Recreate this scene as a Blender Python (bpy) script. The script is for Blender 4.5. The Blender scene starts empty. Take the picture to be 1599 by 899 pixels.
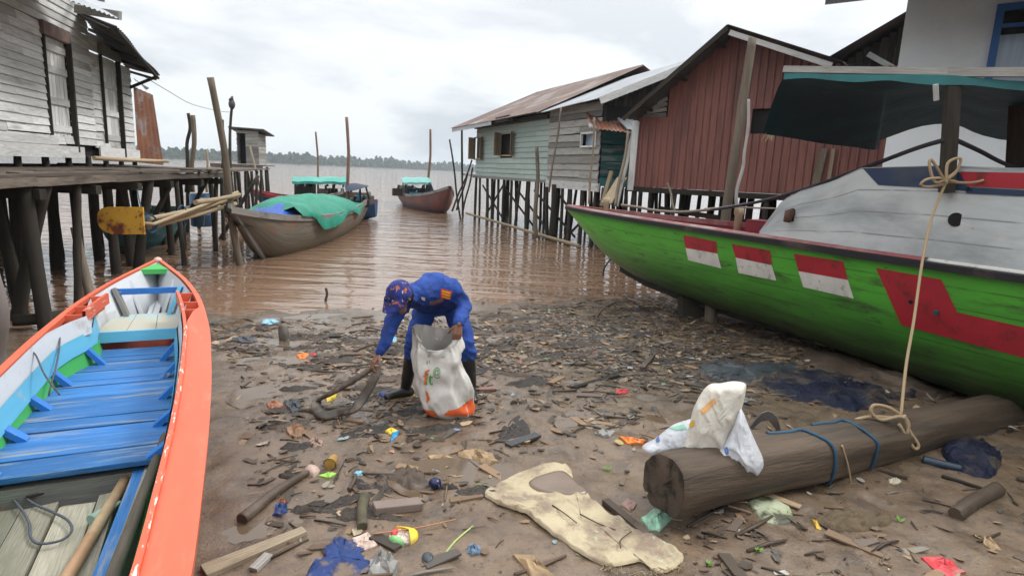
import bpy, bmesh, math, random
import numpy as np
from mathutils import Vector, Matrix, noise
random.seed(7)
C = bpy.context.scene
COL = C.collection
V = Vector
# ---------------------------------------------------------------- camera
FPX, EYE = 950.0, 2.1
CAMROT = Matrix.Rotation(math.radians(90 - 10.7), 3, 'X') @ Matrix.Rotation(math.radians(2.6), 3, 'Z')
cd = bpy.data.cameras.new('camera'); cam = bpy.data.objects.new('camera', cd); COL.objects.link(cam)
cam.location = (0, 0, EYE); cam.rotation_euler = CAMROT.to_euler()
cd.sensor_width = 36; cd.lens = 36 * FPX / 1599; cd.clip_start = 0.05; cd.clip_end = 8000
C.camera = cam
# ---------------------------------------------------------------- world: overcast sky
SUN_EL, SUN_AZ = 50, 72
w = bpy.data.worlds.new('World'); C.world = w; w.use_nodes = True
nt = w.node_tree; nt.nodes.clear()
def wn(t): return nt.nodes.new(t)
L = nt.links.new
sky = wn('ShaderNodeTexSky'); sky.sky_type = 'NISHITA'; sky.sun_disc = False
sky.sun_elevation = math.radians(SUN_EL); sky.sun_rotation = math.radians(SUN_AZ); sky.dust_density = 4
tc = wn('ShaderNodeTexCoord'); mp = wn('ShaderNodeMapping'); mp.inputs['Scale'].default_value = (1, 1, 3.2)
L(tc.outputs['Generated'], mp.inputs['Vector'])
n1 = wn('ShaderNodeTexNoise'); n1.inputs['Scale'].default_value = 2.9; n1.inputs['Detail'].default_value = 7; n1.inputs['Roughness'].default_value = .55; n1.inputs['Distortion'].default_value = .3
L(mp.outputs[0], n1.inputs['Vector'])
r1 = wn('ShaderNodeValToRGB'); r1.color_ramp.elements[0].position = .40; r1.color_ramp.elements[1].position = .54
r1.color_ramp.elements[0].color = (6.1, 6.6, 7.2, 1); r1.color_ramp.elements[1].color = (9.0, 9.4, 9.6, 1)
L(n1.outputs['Fac'], r1.inputs[0])
# brighter, whiter cloud higher up
sep = wn('ShaderNodeSeparateXYZ'); L(tc.outputs['Generated'], sep.inputs[0])
r2 = wn('ShaderNodeMapRange'); r2.inputs['From Min'].default_value = .06; r2.inputs['From Max'].default_value = .34
L(sep.outputs['Z'], r2.inputs['Value'])
mh = wn('ShaderNodeMixRGB'); mh.inputs['Color2'].default_value = (10.2, 10.4, 10.5, 1)
mf = wn('ShaderNodeMath'); mf.operation = 'MULTIPLY'; mf.inputs[1].default_value = .55
L(r2.outputs[0], mf.inputs[0]); L(mf.outputs[0], mh.inputs[0]); L(r1.outputs[0], mh.inputs['Color1'])
# an overcast sky is brighter overhead than near the horizon
r3 = wn('ShaderNodeMapRange'); r3.inputs['From Min'].default_value = .38; r3.inputs['From Max'].default_value = .95; r3.inputs['To Min'].default_value = 1; r3.inputs['To Max'].default_value = 2.5
L(sep.outputs['Z'], r3.inputs['Value'])
vm = wn('ShaderNodeVectorMath'); vm.operation = 'SCALE'; L(mh.outputs[0], vm.inputs[0]); L(r3.outputs[0], vm.inputs['Scale'])
mx = wn('ShaderNodeMixRGB'); mx.inputs[0].default_value = .93
L(sky.outputs[0], mx.inputs['Color1']); L(vm.outputs[0], mx.inputs['Color2'])
bg = wn('ShaderNodeBackground'); bg.inputs['Strength'].default_value = .075
out = wn('ShaderNodeOutputWorld'); L(mx.outputs[0], bg.inputs[0]); L(bg.outputs[0], out.inputs[0])
# soft sun behind the cloud
sl = bpy.data.lights.new('sun', 'SUN'); sl.energy = 1.5; sl.angle = math.radians(14); sl.color = (1, .97, .92)
so = bpy.data.objects.new('sun', sl); COL.objects.link(so)
az, el = math.radians(SUN_AZ), math.radians(SUN_EL)
sd = V((math.sin(az) * math.cos(el), math.cos(az) * math.cos(el), math.sin(el)))   # towards the sun
so.rotation_euler = sd.to_track_quat('Z', 'Y').to_euler()
C.view_settings.view_transform = 'Standard'; C.view_settings.look = 'None'; C.view_settings.exposure = 0.62; C.view_settings.gamma = 1
C.cycles.max_bounces = 6; C.cycles.diffuse_bounces = 3; C.cycles.glossy_bounces = 3; C.cycles.transmission_bounces = 3; C.cycles.volume_bounces = 0
C.cycles.use_denoising = True
C.cycles.use_adaptive_sampling = True; C.cycles.adaptive_threshold = 0.02
C.cycles.volume_step_rate = 10; C.cycles.volume_max_steps = 16
# ---------------------------------------------------------------- points from the photograph's measurements
def ray(px, py): return CAMROT @ V(((px - 799.5) / FPX, (449.5 - py) / FPX, -1))
def U(px, py, z):
    d = ray(px, py); t = (z - EYE) / d.z; return V((0, 0, EYE)) + d * t
def P(px, py, Y):
    d = ray(px, py); t = Y / d.y; return V((0, 0, EYE)) + d * t
# ---------------------------------------------------------------- ground height
EX = [-60, -8, -6, -4.5, -3.15, -1.9, -.4, 1.8, 3, 5, 9, 60]
EY = [3, 6.6, 7.2, 8.3, 8.5, 9.1, 9.7, 10.7, 11.5, 12.6, 14, 14]
def gz0(x, y):
    e = float(np.interp(x, EX, EY)) - y
    if e > 0: z = .012 * e if e < 1.5 else (.018 + .032 * (e - 1.5) if e < 6 else .162 + .01 * (e - 6))
    else: z = max(.05 * e, -.9)
    return z
FEET = {}
def _feet():
    r = random.Random(9)
    for x, y, a, n in ((-1.0, 3.0, 1.4, 9), (.6, 3.4, 1.9, 8), (1.2, 5.2, 2.6, 7), (-1.8, 5.6, .3, 7), (.1, 6.1, 1.2, 6), (2.3, 3.5, 2.2, 6), (-.4, 4.1, .4, 5), (-2.2, 7.2, .5, 8)):
        for k in range(n):
            px, py = x + math.cos(a) * .33 * k + math.sin(a) * .10 * (-1) ** k + r.uniform(-.05, .05), y + math.sin(a) * .33 * k - math.cos(a) * .10 * (-1) ** k + r.uniform(-.05, .05); t = a + r.uniform(-.3, .3)
            for i in (-1, 0, 1):
                for j in (-1, 0, 1): FEET.setdefault((int(math.floor(px / .4)) + i, int(math.floor(py / .4)) + j), []).append((px, py, math.cos(t), math.sin(t), r.uniform(.012, .028)))
_feet()
def gz(x, y):
    e = float(np.interp(x, EX, EY)) - y
    z = gz0(x, y)
    for fx, fy, c_, s_, d_ in FEET.get((int(math.floor(x / .4)), int(math.floor(y / .4))), ()):
        u, v = ((x - fx) * c_ + (y - fy) * s_) / .125, (-(x - fx) * s_ + (y - fy) * c_) / .055; q = u * u + v * v
        if q < 5: z += -d_ * math.exp(-q * q * .8) + d_ * .3 * math.exp(-(q - 1.9) ** 2 * 1.2)
    if -12 < x < 12 and -2 < y < 18:
        a = min(1, max(.25, e / 2.2)) if e > 0 else .25
        z += a * (.030 * noise.noise(V((x * .9, y * .9, 3))) + .022 * noise.noise(V((x * 2.7, y * 2.7, 1))) + .012 * noise.noise(V((x * 7, y * 7, 5))) + .006 * noise.noise(V((x * 17, y * 17, 9))))
    return z
# ---------------------------------------------------------------- mesh collector
class MB:
    def __init__(s): s.v = []; s.f = []; s.uv = []; s.c = []; s.m = []; s.sm = []
    def face(s, idx, uv=None, c=None, m=0, smooth=False):
        s.f.append(idx); s.uv.append(uv or [(0, 0)] * len(idx)); s.c.append(c if c is not None else random.random()); s.m.append(m); s.sm.append(smooth)
    def quad(s, a, b, c, d, col=None, m=0):
        i = len(s.v); s.v += [V(a), V(b), V(c), V(d)]
        la = (V(b) - V(a)).length; lb = (V(d) - V(a)).length
        s.face([i, i + 1, i + 2, i + 3], [(0, 0), (la, 0), (la, lb), (0, lb)], col, m)
    def poly(s, pts, thick=None, col=None, m=0):
        """flat polygon, extruded by the vector thick"""
        i = len(s.v); n = len(pts); pts = [V(p) for p in pts]; s.v += pts
        col = random.random() if col is None else col
        o = pts[0]; ax = (pts[1] - pts[0]).normalized(); nn = V((0, 0, 0))
        for k in range(1, n - 1): nn += (pts[k] - o).cross(pts[k + 1] - o)
        nn.normalize(); ay = nn.cross(ax)
        uv = [((p - o).dot(ax), (p - o).dot(ay)) for p in pts]
        s.face(list(range(i, i + n)), uv, col, m)
        if thick is not None:
            t = V(thick); s.v += [p + t for p in pts]
            s.face(list(range(i + 2 * n - 1, i + n - 1, -1)), uv[::-1], col, m)
            for k in range(n):
                k2 = (k + 1) % n; l = (pts[k2] - pts[k]).length
                s.face([i + k, i + n + k, i + n + k2, i + k2], [(0, 0), (0, t.length), (l, t.length), (l, 0)], col, m)
    def bar(s, p, q, w, t, side=None, col=None, m=0, w2=None, t2=None, uo=None, jag=0):
        """plank from p to q: w wide (along side), t thick"""
        p, q = V(p), V(q); d = q - p; ln = d.length
        if ln < 1e-6: return
        d.normalize()
        if side is None: side = d.cross(V((0, 0, 1)))
        side = V(side); side -= d * side.dot(d)
        if side.length < 1e-4: side = d.orthogonal()
        side.normalize(); up = side.cross(d)
        w2 = w if w2 is None else w2; t2 = t if t2 is None else t2
        col = random.random() if col is None else col
        i = len(s.v)
        for (o, ww, tt) in ((p, w, t), (q, w2, t2)):
            for a, b in ((-1, -1), (1, -1), (1, 1), (-1, 1)):
                j = d * random.uniform(-jag, jag) if jag else V((0, 0, 0))
                s.v.append(o + side * (a * ww / 2) + up * (b * tt / 2) + j)
        u0 = random.uniform(0, 50) if uo is None else uo; v0 = random.uniform(0, 50)
        for k, (wid) in enumerate((w, t, w, t)):
            k2 = (k + 1) % 4
            s.face([i + k, i + k2, i + 4 + k2, i + 4 + k], [(u0, v0), (u0, v0 + wid), (u0 + ln, v0 + wid), (u0 + ln, v0)], col, m)
            v0 += wid
        s.face([i + 3, i + 2, i + 1, i], [(u0, v0), (u0 + .01, v0), (u0 + .01, v0 + t), (u0, v0 + t)], col, m)
        s.face([i + 4, i + 5, i + 6, i + 7], [(u0, v0), (u0 + .01, v0), (u0 + .01, v0 + t), (u0, v0 + t)], col, m)
    def tube(s, pts, r, n=8, col=None, m=0, caps=True, noise_amp=0, smooth=True, flat=1.0):
        pts = [V(p) for p in pts]; k = len(pts)
        if not hasattr(r, '__len__'): r = [r] * k
        if len(r) != k: r = [float(x) for x in np.interp(np.linspace(0, 1, k), np.linspace(0, 1, len(r)), r)]
        col = random.random() if col is None else col
        i0 = len(s.v); u = random.uniform(0, 30); us = []; prev = None; sd0 = random.uniform(0, 99)
        for j, p in enumerate(pts):
            t = (pts[min(j + 1, k - 1)] - pts[max(j - 1, 0)]).normalized()
            if prev is None: x = t.orthogonal().normalized()
            else: x = (prev - t * prev.dot(t)).normalized()
            prev = x; y = t.cross(x)
            if j: u += (p - pts[j - 1]).length
            us.append(u)
            for a in range(n):
                th = 2 * math.pi * a / n; rr = r[j]
                if noise_amp: rr *= 1 + noise_amp * noise.noise(V((math.cos(th) * 1.3 + sd0, math.sin(th) * 1.3, u * 2.5)))
                s.v.append(p + x * (math.cos(th) * rr) + y * (math.sin(th) * rr * flat))
        for j in range(k - 1):
            for a in range(n):
                b = (a + 1) % n; c0 = 2 * math.pi * r[j] / n
                s.face([i0 + j * n + a, i0 + j * n + b, i0 + (j + 1) * n + b, i0 + (j + 1) * n + a],
                       [(us[j], a * c0), (us[j], (a + 1) * c0), (us[j + 1], (a + 1) * c0), (us[j + 1], a * c0)], col, m, smooth)
        if caps:
            s.face([i0 + a for a in range(n)][::-1], None, col, m); s.face([i0 + (k - 1) * n + a for a in range(n)], None, col, m)
    def grid(s, rows, col=None, m=0, smooth=True, close=False, uvs=None):
        """rows: list of equal lists of points"""
        i0 = len(s.v); nr = len(rows); nc = len(rows[0]); col = random.random() if col is None else col
        for r in rows: s.v += [V(p) for p in r]
        um = 0; U_ = [0]
        for j in range(1, nr):
            um += (V(rows[j][nc // 2]) - V(rows[j - 1][nc // 2])).length; U_.append(um)
        vm = 0; V_ = [0]
        for c in range(1, nc + 1):
            vm += (V(rows[nr // 2][c % nc]) - V(rows[nr // 2][c - 1])).length; V_.append(vm)
        for j in range(nr - 1):
            for c in range(nc if close else nc - 1):
                c2 = (c + 1) % nc
                s.face([i0 + j * nc + c, i0 + j * nc + c2, i0 + (j + 1) * nc + c2, i0 + (j + 1) * nc + c],
                       [(U_[j], V_[c]), (U_[j], V_[c + 1]), (U_[j + 1], V_[c + 1]), (U_[j + 1], V_[c])], col, m, smooth)
    def ball(s, c, r, sub=2, col=None, m=0, sc=(1, 1, 1), rot=None):
        bm = bmesh.new(); bmesh.ops.create_icosphere(bm, subdivisions=sub, radius=r)
        i0 = len(s.v); col = random.random() if col is None else col
        for v in bm.verts:
            p = V((v.co.x * sc[0], v.co.y * sc[1], v.co.z * sc[2]))
            if rot is not None: p = rot @ p
            s.v.append(V(c) + p)
        for f in bm.faces: s.face([i0 + v.index for v in f.verts], None, col, m, True)
        bm.free()
    def build(s, name, mats, parent=None, **tags):
        off = absloc(parent) if parent is not None else None
        me = bpy.data.meshes.new(name)
        vs = s.v
        if parent is None:
            if tags.get('origin') is not None: off = V(tags.pop('origin'))
            else:
                n = max(1, len(vs)); off = V((sum(v.x for v in vs) / n, sum(v.y for v in vs) / n, min(v.z for v in vs))) if tags.get('kind') is None else V((0, 0, 0))
        me.from_pydata([tuple(v - off) for v in vs], [], s.f)
        me.uv_layers.new(name='UVMap'); me.color_attributes.new('Col', 'FLOAT_COLOR', 'CORNER')
        uvf = []; cf = []
        for f, uv, c in zip(s.f, s.uv, s.c):
            cc = (c[0], c[1], c[2], 1) if hasattr(c, '__len__') else (c, c, c, 1)
            for q in uv: uvf += [q[0], q[1]]; cf += cc
        me.uv_layers['UVMap'].data.foreach_set('uv', uvf); me.color_attributes['Col'].data.foreach_set('color', cf)
        for m_ in (mats if isinstance(mats, (list, tuple)) else [mats]): me.materials.append(m_)
        me.polygons.foreach_set('material_index', s.m); me.polygons.foreach_set('use_smooth', s.sm)
        me.update()
        o = bpy.data.objects.new(name, me); COL.objects.link(o)
        if parent is not None: o.parent = parent
        else: o.location = off
        return tag(o, **tags)
def absloc(o):
    l = V((0, 0, 0))
    while o is not None: l = l + V(o.location); o = o.parent
    return l
def tag(o, label=None, cat=None, group=None, kind=None, origin=None):
    if label: o['label'] = label
    if cat: o['category'] = cat
    if group: o['group'] = group
    if kind: o['kind'] = kind
    return o
def thing(name, loc, label, cat, group=None):
    o = bpy.data.objects.new(name, None); COL.objects.link(o); o.location = loc; o.empty_display_size = .1
    return tag(o, label, cat, group)
def crom(pts, n=6, closed=False):
    """Catmull-Rom through pts"""
    pts = [V(p) for p in pts]; k = len(pts); res = []
    rng = k if closed else k - 1
    for i in range(rng):
        if closed: a, b, c, d = pts[i - 1], pts[i], pts[(i + 1) % k], pts[(i + 2) % k]
        else: a, b, c, d = pts[max(i - 1, 0)], pts[i], pts[i + 1], pts[min(i + 2, k - 1)]
        for j in range(n):
            t = j / n
            res.append(.5 * ((2 * b) + (c - a) * t + (2 * a - 5 * b + 4 * c - d) * t * t + (3 * b - a - 3 * c + d) * t ** 3))
    if not closed: res.append(pts[-1])
    return res
def remesh(mb, name, mat, parent, voxel, smooth=4, disp=None, iters_scale=None, **tags):
    """one continuous surface out of overlapping closed shells"""
    tmp = mb.build('tmp_' + name, mat, None, kind='x', origin=None)
    m1 = tmp.modifiers.new('r', 'REMESH'); m1.mode = 'VOXEL'; m1.voxel_size = voxel; m1.use_smooth_shade = True
    if smooth:
        m2 = tmp.modifiers.new('s', 'SMOOTH'); m2.factor = .6; m2.iterations = smooth
    bpy.context.view_layer.update()
    dg = bpy.context.evaluated_depsgraph_get(); ev = tmp.evaluated_get(dg); me = bpy.data.meshes.new_from_object(ev)
    bpy.data.objects.remove(tmp)
    if disp:
        no = [v.normal.copy() for v in me.vertices]
        for v, n in zip(me.vertices, no): v.co += n * disp(v.co)
    off = absloc(parent) if parent is not None else V((0, 0, 0))
    if parent is None:
        xs = [v.co.copy() for v in me.vertices]; n = len(xs)
        off = V((sum(v.x for v in xs) / n, sum(v.y for v in xs) / n, min(v.z for v in xs)))
    for v in me.vertices: v.co -= off
    for p in me.polygons: p.use_smooth = True
    me.name = name; me.materials.clear(); me.materials.append(mat); me.update()
    o = bpy.data.objects.new(name, me); COL.objects.link(o)
    if parent is not None: o.parent = parent
    else: o.location = off
    return tag(o, **tags)
def capsule(mb, p, q, r, r2=None, flat=None):
    r2 = r if r2 is None else r2; p, q = V(p), V(q); d = q - p; n = 6; pts = []; rs = []
    u = d.normalized() if d.length > 1e-6 else V((0, 0, 1))
    for i in range(n + 1):
        a = math.pi / 2 * (1 - i / n); pts.append(p - u * (r * math.sin(a) * .999)); rs.append(max(r * math.cos(a), .0005))
    for i in range(n + 1):
        a = math.pi / 2 * i / n; pts.append(q + u * (r2 * math.sin(a) * .999)); rs.append(max(r2 * math.cos(a), .0005))
    mb.tube(pts, rs, n=14)
def chain(mb, pts, rs):
    for i in range(len(pts) - 1): capsule(mb, pts[i], pts[i + 1], rs[i], rs[i + 1])
# ---------------------------------------------------------------- materials
def mat(name, c1, c2=None, s=4, stretch=(1, 1, 1), co='obj', rough=.8, c3=None, s3=1.5, t3=(.55, .65), stretch3=(1, 1, 1), bump=.3, bs=None, bd=.01,
        vc=0, spec=.4, rough3=None, metal=0, detail=6, grain=0, planks=None, trans=0, thr=(.3, .7), c4=None, s4=20, t4=(.6, .62), zdirt=None):
    m = bpy.data.materials.new(name); m.use_nodes = True; t = m.node_tree; N = t.nodes; K = t.links.new
    t3 = (t3[0] - .045, t3[1] - .045); t4 = (t4[0] - .02, t4[1] - .02)
    b = N['Principled BSDF']; b.inputs['Roughness'].default_value = rough; b.inputs['Specular IOR Level'].default_value = spec; b.inputs['Metallic'].default_value = metal
    tc = N.new('ShaderNodeTexCoord'); src = tc.outputs['UV'] if co == 'uv' else tc.outputs['Object']
    def mp(sc):
        x = N.new('ShaderNodeMapping'); x.inputs['Scale'].default_value = sc; K(src, x.inputs[0]); return x.outputs[0]
    def nz(vec, scale, det=6, ro=.6, dist=0):
        x = N.new('ShaderNodeTexNoise'); x.inputs['Scale'].default_value = scale; x.inputs['Detail'].default_value = det; x.inputs['Roughness'].default_value = ro; x.inputs['Distortion'].default_value = dist
        K(vec, x.inputs['Vector']); return x.outputs['Fac']
    def mr(v, a, b_, lo=0, hi=1):
        x = N.new('ShaderNodeMapRange'); x.inputs['From Min'].default_value = a; x.inputs['From Max'].default_value = b_; x.inputs['To Min'].default_value = lo; x.inputs['To Max'].default_value = hi
        K(v, x.inputs['Value']); return x.outputs[0]
    def mix(f, a, b_, mode='MIX'):
        x = N.new('ShaderNodeMixRGB'); x.blend_type = mode
        for k, q in ((0, f), (1, a), (2, b_)):
            if isinstance(q, (int, float)): x.inputs[k].default_value = q
            elif isinstance(q, tuple): x.inputs[k].default_value = (*q, 1)
            else: K(q, x.inputs[k])
        return x.outputs[0]
    c2 = c2 or tuple(x * .75 for x in c1)
    v1 = mp(stretch); f1 = nz(v1, s, detail)
    col = mix(mr(f1, *thr), c1, c2)
    hgt = f1
    if grain:      # fine grain along u
        vg = mp((1.2, 45, 45)); fg = nz(vg, grain, 4, .7); col = mix(mr(fg, .35, .7, 0, .75), col, tuple(x * .42 for x in c2)); hgt = fg
    if vc:
        a = N.new('ShaderNodeAttribute'); a.attribute_name = 'Col'
        if vc == 'col': col = mix(.85, col, a.outputs['Color'], 'MULTIPLY') if False else mix(mr(f1, .2, .8, 0, .35), a.outputs['Color'], c2)
        else:
            col = mix(1.0, col, mix(mr(a.outputs['Fac'], 0, 1), (1 - vc,) * 3, (1 + vc * .5,) * 3), 'MULTIPLY')
    if planks:     # dark seams every planks metres across v
        sp = N.new('ShaderNodeSeparateXYZ'); K(src, sp.inputs[0])
        md = N.new('ShaderNodeMath'); md.operation = 'PINGPONG'; md.inputs[1].default_value = planks / 2
        ad = N.new('ShaderNodeMath'); ad.operation = 'ADD'; K(sp.outputs['Y'], ad.inputs[0]); K(mr(nz(mp((.6, 1, 1)), 1.5, 2), 0, 1, 0, planks * .12), ad.inputs[1])
        K(ad.outputs[0], md.inputs[0]); seam = mr(md.outputs[0], .001, .011, 1, 0)
        gate = mr(nz(mp((1, .3, 1)), 2.2, 3), .36, .50)
        g2 = N.new('ShaderNodeMath'); g2.operation = 'MULTIPLY'; K(seam, g2.inputs[0]); K(gate, g2.inputs[1])
        col = mix(mr(g2.outputs[0], 0, 1, 0, .6), col, (.015, .015, .012))
    if c3:
        f3 = nz(mp(stretch3), s3, 8, .65, .2); k3 = mr(f3, *t3); col = mix(k3, col, c3)
        if rough3 is not None: K(mr(k3, 0, 1, rough, rough3), b.inputs['Roughness'])
    if zdirt:
        sz_ = N.new('ShaderNodeSeparateXYZ'); K(tc.outputs['Object'], sz_.inputs[0]); q_ = N.new('ShaderNodeMath'); q_.operation = 'ADD'; K(sz_.outputs['Z'], q_.inputs[0]); K(mr(nz(mp((.5, 3, 3)), 2.5, 7, .7), .2, .8, -zdirt[3], zdirt[3]), q_.inputs[1]); col = mix(mr(q_.outputs[0], zdirt[0], zdirt[1], .9, 0), col, zdirt[2])
    if c4:
        f4 = nz(mp(stretch3), s4, 5, .7); col = mix(mr(f4, *t4), col, c4)
    K(col, b.inputs['Base Color'])
    if bump:
        bp = N.new('ShaderNodeBump'); bp.inputs['Strength'].default_value = bump; bp.inputs['Distance'].default_value = bd
        if bs: hgt = nz(mp(stretch), bs, 6, .65)
        K(hgt, bp.inputs['Height']); K(bp.outputs[0], b.inputs['Normal'])
    if trans:
        tl = N.new('ShaderNodeBsdfTranslucent'); K(col, tl.inputs[0]); ms = N.new('ShaderNodeMixShader'); ms.inputs[0].default_value = trans
        K(b.outputs[0], ms.inputs[1]); K(tl.outputs[0], ms.inputs[2]); K(ms.outputs[0], N['Material Output'].inputs['Surface'])
    return m
def wood(name, c1, c2, c3=None, vc=.45, s=3, rough=.85, **k):
    return mat(name, c1, c2, s=s, stretch=(.5, 5, 5), co='uv', rough=rough, grain=3.5, vc=vc, c3=c3, stretch3=(.7, 3, 3), bump=.5, bd=.006, spec=.25, **k)
W_GREY = wood('weathered_grey_wood', (.44, .425, .40), (.29, .275, .25), (.13, .115, .095), t3=(.6, .75))
W_SILV = wood('silvery_boards', (.86, .855, .84), (.62, .61, .59), (.24, .22, .20), t3=(.60, .76), vc=.30)
W_DARK = wood('dark_wet_wood', (.07, .058, .045), (.038, .031, .024), (.03, .028, .02), t3=(.5, .7))
W_POST = wood('old_stilt_wood', (.082, .070, .056), (.044, .037, .030), (.035, .03, .024), t3=(.5, .68))
W_POLE = wood('bare_pole_wood', (.30, .245, .19), (.19, .15, .11), (.10, .08, .06), t3=(.6, .75))
W_PALE = wood('pale_new_wood', (.52, .42, .29), (.38, .29, .19), None)
W_DECK = wood('deck_boards', (.22, .18, .145), (.13, .105, .085), (.06, .05, .04), t3=(.52, .7))
W_MINT = wood('mint_painted_boards', (.46, .54, .50), (.38, .46, .43), (.28, .30, .27), t3=(.66, .8), vc=.1)
W_TEAL = wood('teal_painted_boards', (.05, .19, .20), (.03, .11, .12), (.16, .17, .15), t3=(.55, .7), vc=.5)
BAMBOO = wood('bamboo', (.50, .40, .26), (.38, .29, .18), (.22, .17, .11), t3=(.6, .75), vc=.3)
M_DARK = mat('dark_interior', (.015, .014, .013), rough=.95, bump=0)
M_BLACK = mat('black_rubber', (.012, .013, .014), (.02, .02, .02), rough=.35, bump=.1, spec=.5)
M_RUST = mat('rusty_sheet', (.24, .10, .055), (.14, .06, .04), s=3, c3=(.32, .33, .33), t3=(.55, .68), rough=.65, metal=.1, bump=.2)
M_RUSTROOF = mat('brown_rusted_roofing', (.18, .115, .09), (.11, .075, .065), s=1.2, c3=(.30, .27, .25), s3=.8, t3=(.55, .75), rough=.6, bump=.15)
M_ZINC = mat('zinc_sheet', (.42, .44, .46), (.30, .31, .33), s=1.2, c3=(.20, .15, .12), t3=(.62, .72), rough=.38, metal=.5, bump=.1)
M_DKZINC = mat('dark_zinc', (.085, .08, .08), (.05, .048, .05), s=2, c3=(.12, .07, .05), t3=(.6, .72), rough=.7, bump=.2)
M_BRICKRED = mat('brown_red_sheet', (.26, .105, .082), (.20, .08, .066), s=.8, stretch=(2, 2, .5), c3=(.085, .042, .038), s3=1.2, stretch3=(2.5, 2.5, .35), t3=(.5, .8), rough=.55, bump=.08, vc=.12, spec=.35)
M_WHITEWALL = mat('white_render', (.80, .81, .82), (.72, .74, .76), s=.9, c3=(.52, .53, .54), s3=.5, t3=(.55, .85), rough=.85, bump=.1)
M_BLUEPAINT = mat('blue_paint', (.03, .12, .36), (.025, .09, .26), rough=.5, bump=.1)
M_GLASSY = mat('curtained_pane', (.25, .32, .42), (.38, .45, .55), s=2, stretch=(6, 6, .3), rough=.15, bump=0, spec=.6)
M_LEAF = mat('leaf_green', (.06, .10, .03), (.04, .07, .025), rough=.6, bump=0, vc=.5)
M_FOREST = mat('far_foliage', (.038, .085, .026), (.022, .05, .016), s=.15, rough=.8, bump=0, vc=.75)
M_MUDDYROPE = mat('dark_rope', (.035, .035, .045), (.06, .06, .07), s=60, co='uv', rough=.9, bump=.6, bd=.004)
M_BLUEROPE = mat('blue_rope', (.02, .09, .16), (.015, .05, .10), s=60, co='uv', rough=.8, bump=.6, bd=.004)
# ================================================================ SETTING
def mud_material():
    m = bpy.data.materials.new('wet_mud'); m.use_nodes = True; t = m.node_tree; N = t.nodes; K = t.links.new; b = N['Principled BSDF']
    tc = N.new('ShaderNodeTexCoord').outputs['Object']
    def nz(s, d=8, r=.62, sc=(1, 1, 1), dist=0):
        mp = N.new('ShaderNodeMapping'); mp.inputs['Scale'].default_value = sc; K(tc, mp.inputs[0])
        x = N.new('ShaderNodeTexNoise'); x.inputs['Scale'].default_value = s; x.inputs['Detail'].default_value = d; x.inputs['Roughness'].default_value = r; x.inputs['Distortion'].default_value = dist; K(mp.outputs[0], x.inputs['Vector']); return x.outputs['Fac']
    def mr(v, a, c, lo=0, hi=1):
        x = N.new('ShaderNodeMapRange'); x.inputs['From Min'].default_value = a; x.inputs['From Max'].default_value = c; x.inputs['To Min'].default_value = lo; x.inputs['To Max'].default_value = hi; K(v, x.inputs['Value']); return x.outputs[0]
    def mix(f, a, c):
        x = N.new('ShaderNodeMixRGB')
        for k, q in ((0, f), (1, a), (2, c)):
            if isinstance(q, tuple): x.inputs[k].default_value = (*q, 1)
            elif isinstance(q, float): x.inputs[k].default_value = q
            else: K(q, x.inputs[k])
        return x.outputs[0]
    col = mix(mr(nz(.8), .35, .65), (.185, .128, .084), (.118, .082, .054))
    col = mix(mr(nz(5, 10, .7), .45, .68), col, (.070, .050, .037))
    col = mix(mr(nz(2.1, 8, .65, dist=.5), .60, .68, 0, .8), col, (.055, .04, .03))
    col = mix(mr(nz(40, 4, .7), .58, .7, 0, .8), col, (.05, .04, .03))
    col = mix(mr(nz(70, 3, .7), .66, .74, 0, .7), col, (.36, .29, .21))
    K(col, b.inputs['Base Color'])
    # wetness follows the height above the water
    sp = N.new('ShaderNodeSeparateXYZ'); K(tc, sp.inputs[0])
    wet = mr(sp.outputs['Z'], .01, .17, .05, .30)
    ad = N.new('ShaderNodeMath'); ad.operation = 'ADD'; K(wet, ad.inputs[0]); K(mr(nz(1.7, 6), .38, .62, -.2, .2), ad.inputs[1])
    cl = N.new('ShaderNodeClamp'); cl.inputs['Min'].default_value = .06; K(ad.outputs[0], cl.inputs['Value']); K(cl.outputs[0], b.inputs['Roughness'])
    b.inputs['Specular IOR Level'].default_value = .5
    b1 = N.new('ShaderNodeBump'); b1.inputs['Strength'].default_value = .5; b1.inputs['Distance'].default_value = .02; K(nz(9, 10, .7), b1.inputs['Height'])
    b2 = N.new('ShaderNodeBump'); b2.inputs['Strength'].default_value = .5; b2.inputs['Distance'].default_value = .006; K(nz(55, 5, .7), b2.inputs['Height']); K(b1.outputs[0], b2.inputs['Normal'])
    K(b2.outputs[0], b.inputs['Normal'])
    return m
def axis(lo, hi, step, far, g=1.35):
    a = list(np.arange(lo, hi + 1e-6, step)); s = step; x = a[-1]
    while x < far: s *= g; x += s; a.append(x)
    s = step; x = a[0]; pre = []
    while x > -far: s *= g; x -= s; pre.append(x)
    return pre[::-1] + a
def build_ground():
    xs = axis(-5.6, 5.6, .03, 3000); ys = axis(1.9, 11.6, .03, 3000)
    nx = len(xs); vs = [(x, y, gz(x, y)) for y in ys for x in xs]
    i = np.arange((nx - 1) * (len(ys) - 1)); r, c = i // (nx - 1), i % (nx - 1); a = r * nx + c
    f = np.stack([a, a + 1, a + 1 + nx, a + nx], 1)
    me = bpy.data.meshes.new('mud_ground'); me.from_pydata(vs, [], f.tolist()); me.polygons.foreach_set('use_smooth', [True] * len(f))
    me.materials.append(mud_material()); o = bpy.data.objects.new('mud_ground', me); COL.objects.link(o); o['kind'] = 'structure'
build_ground()
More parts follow.
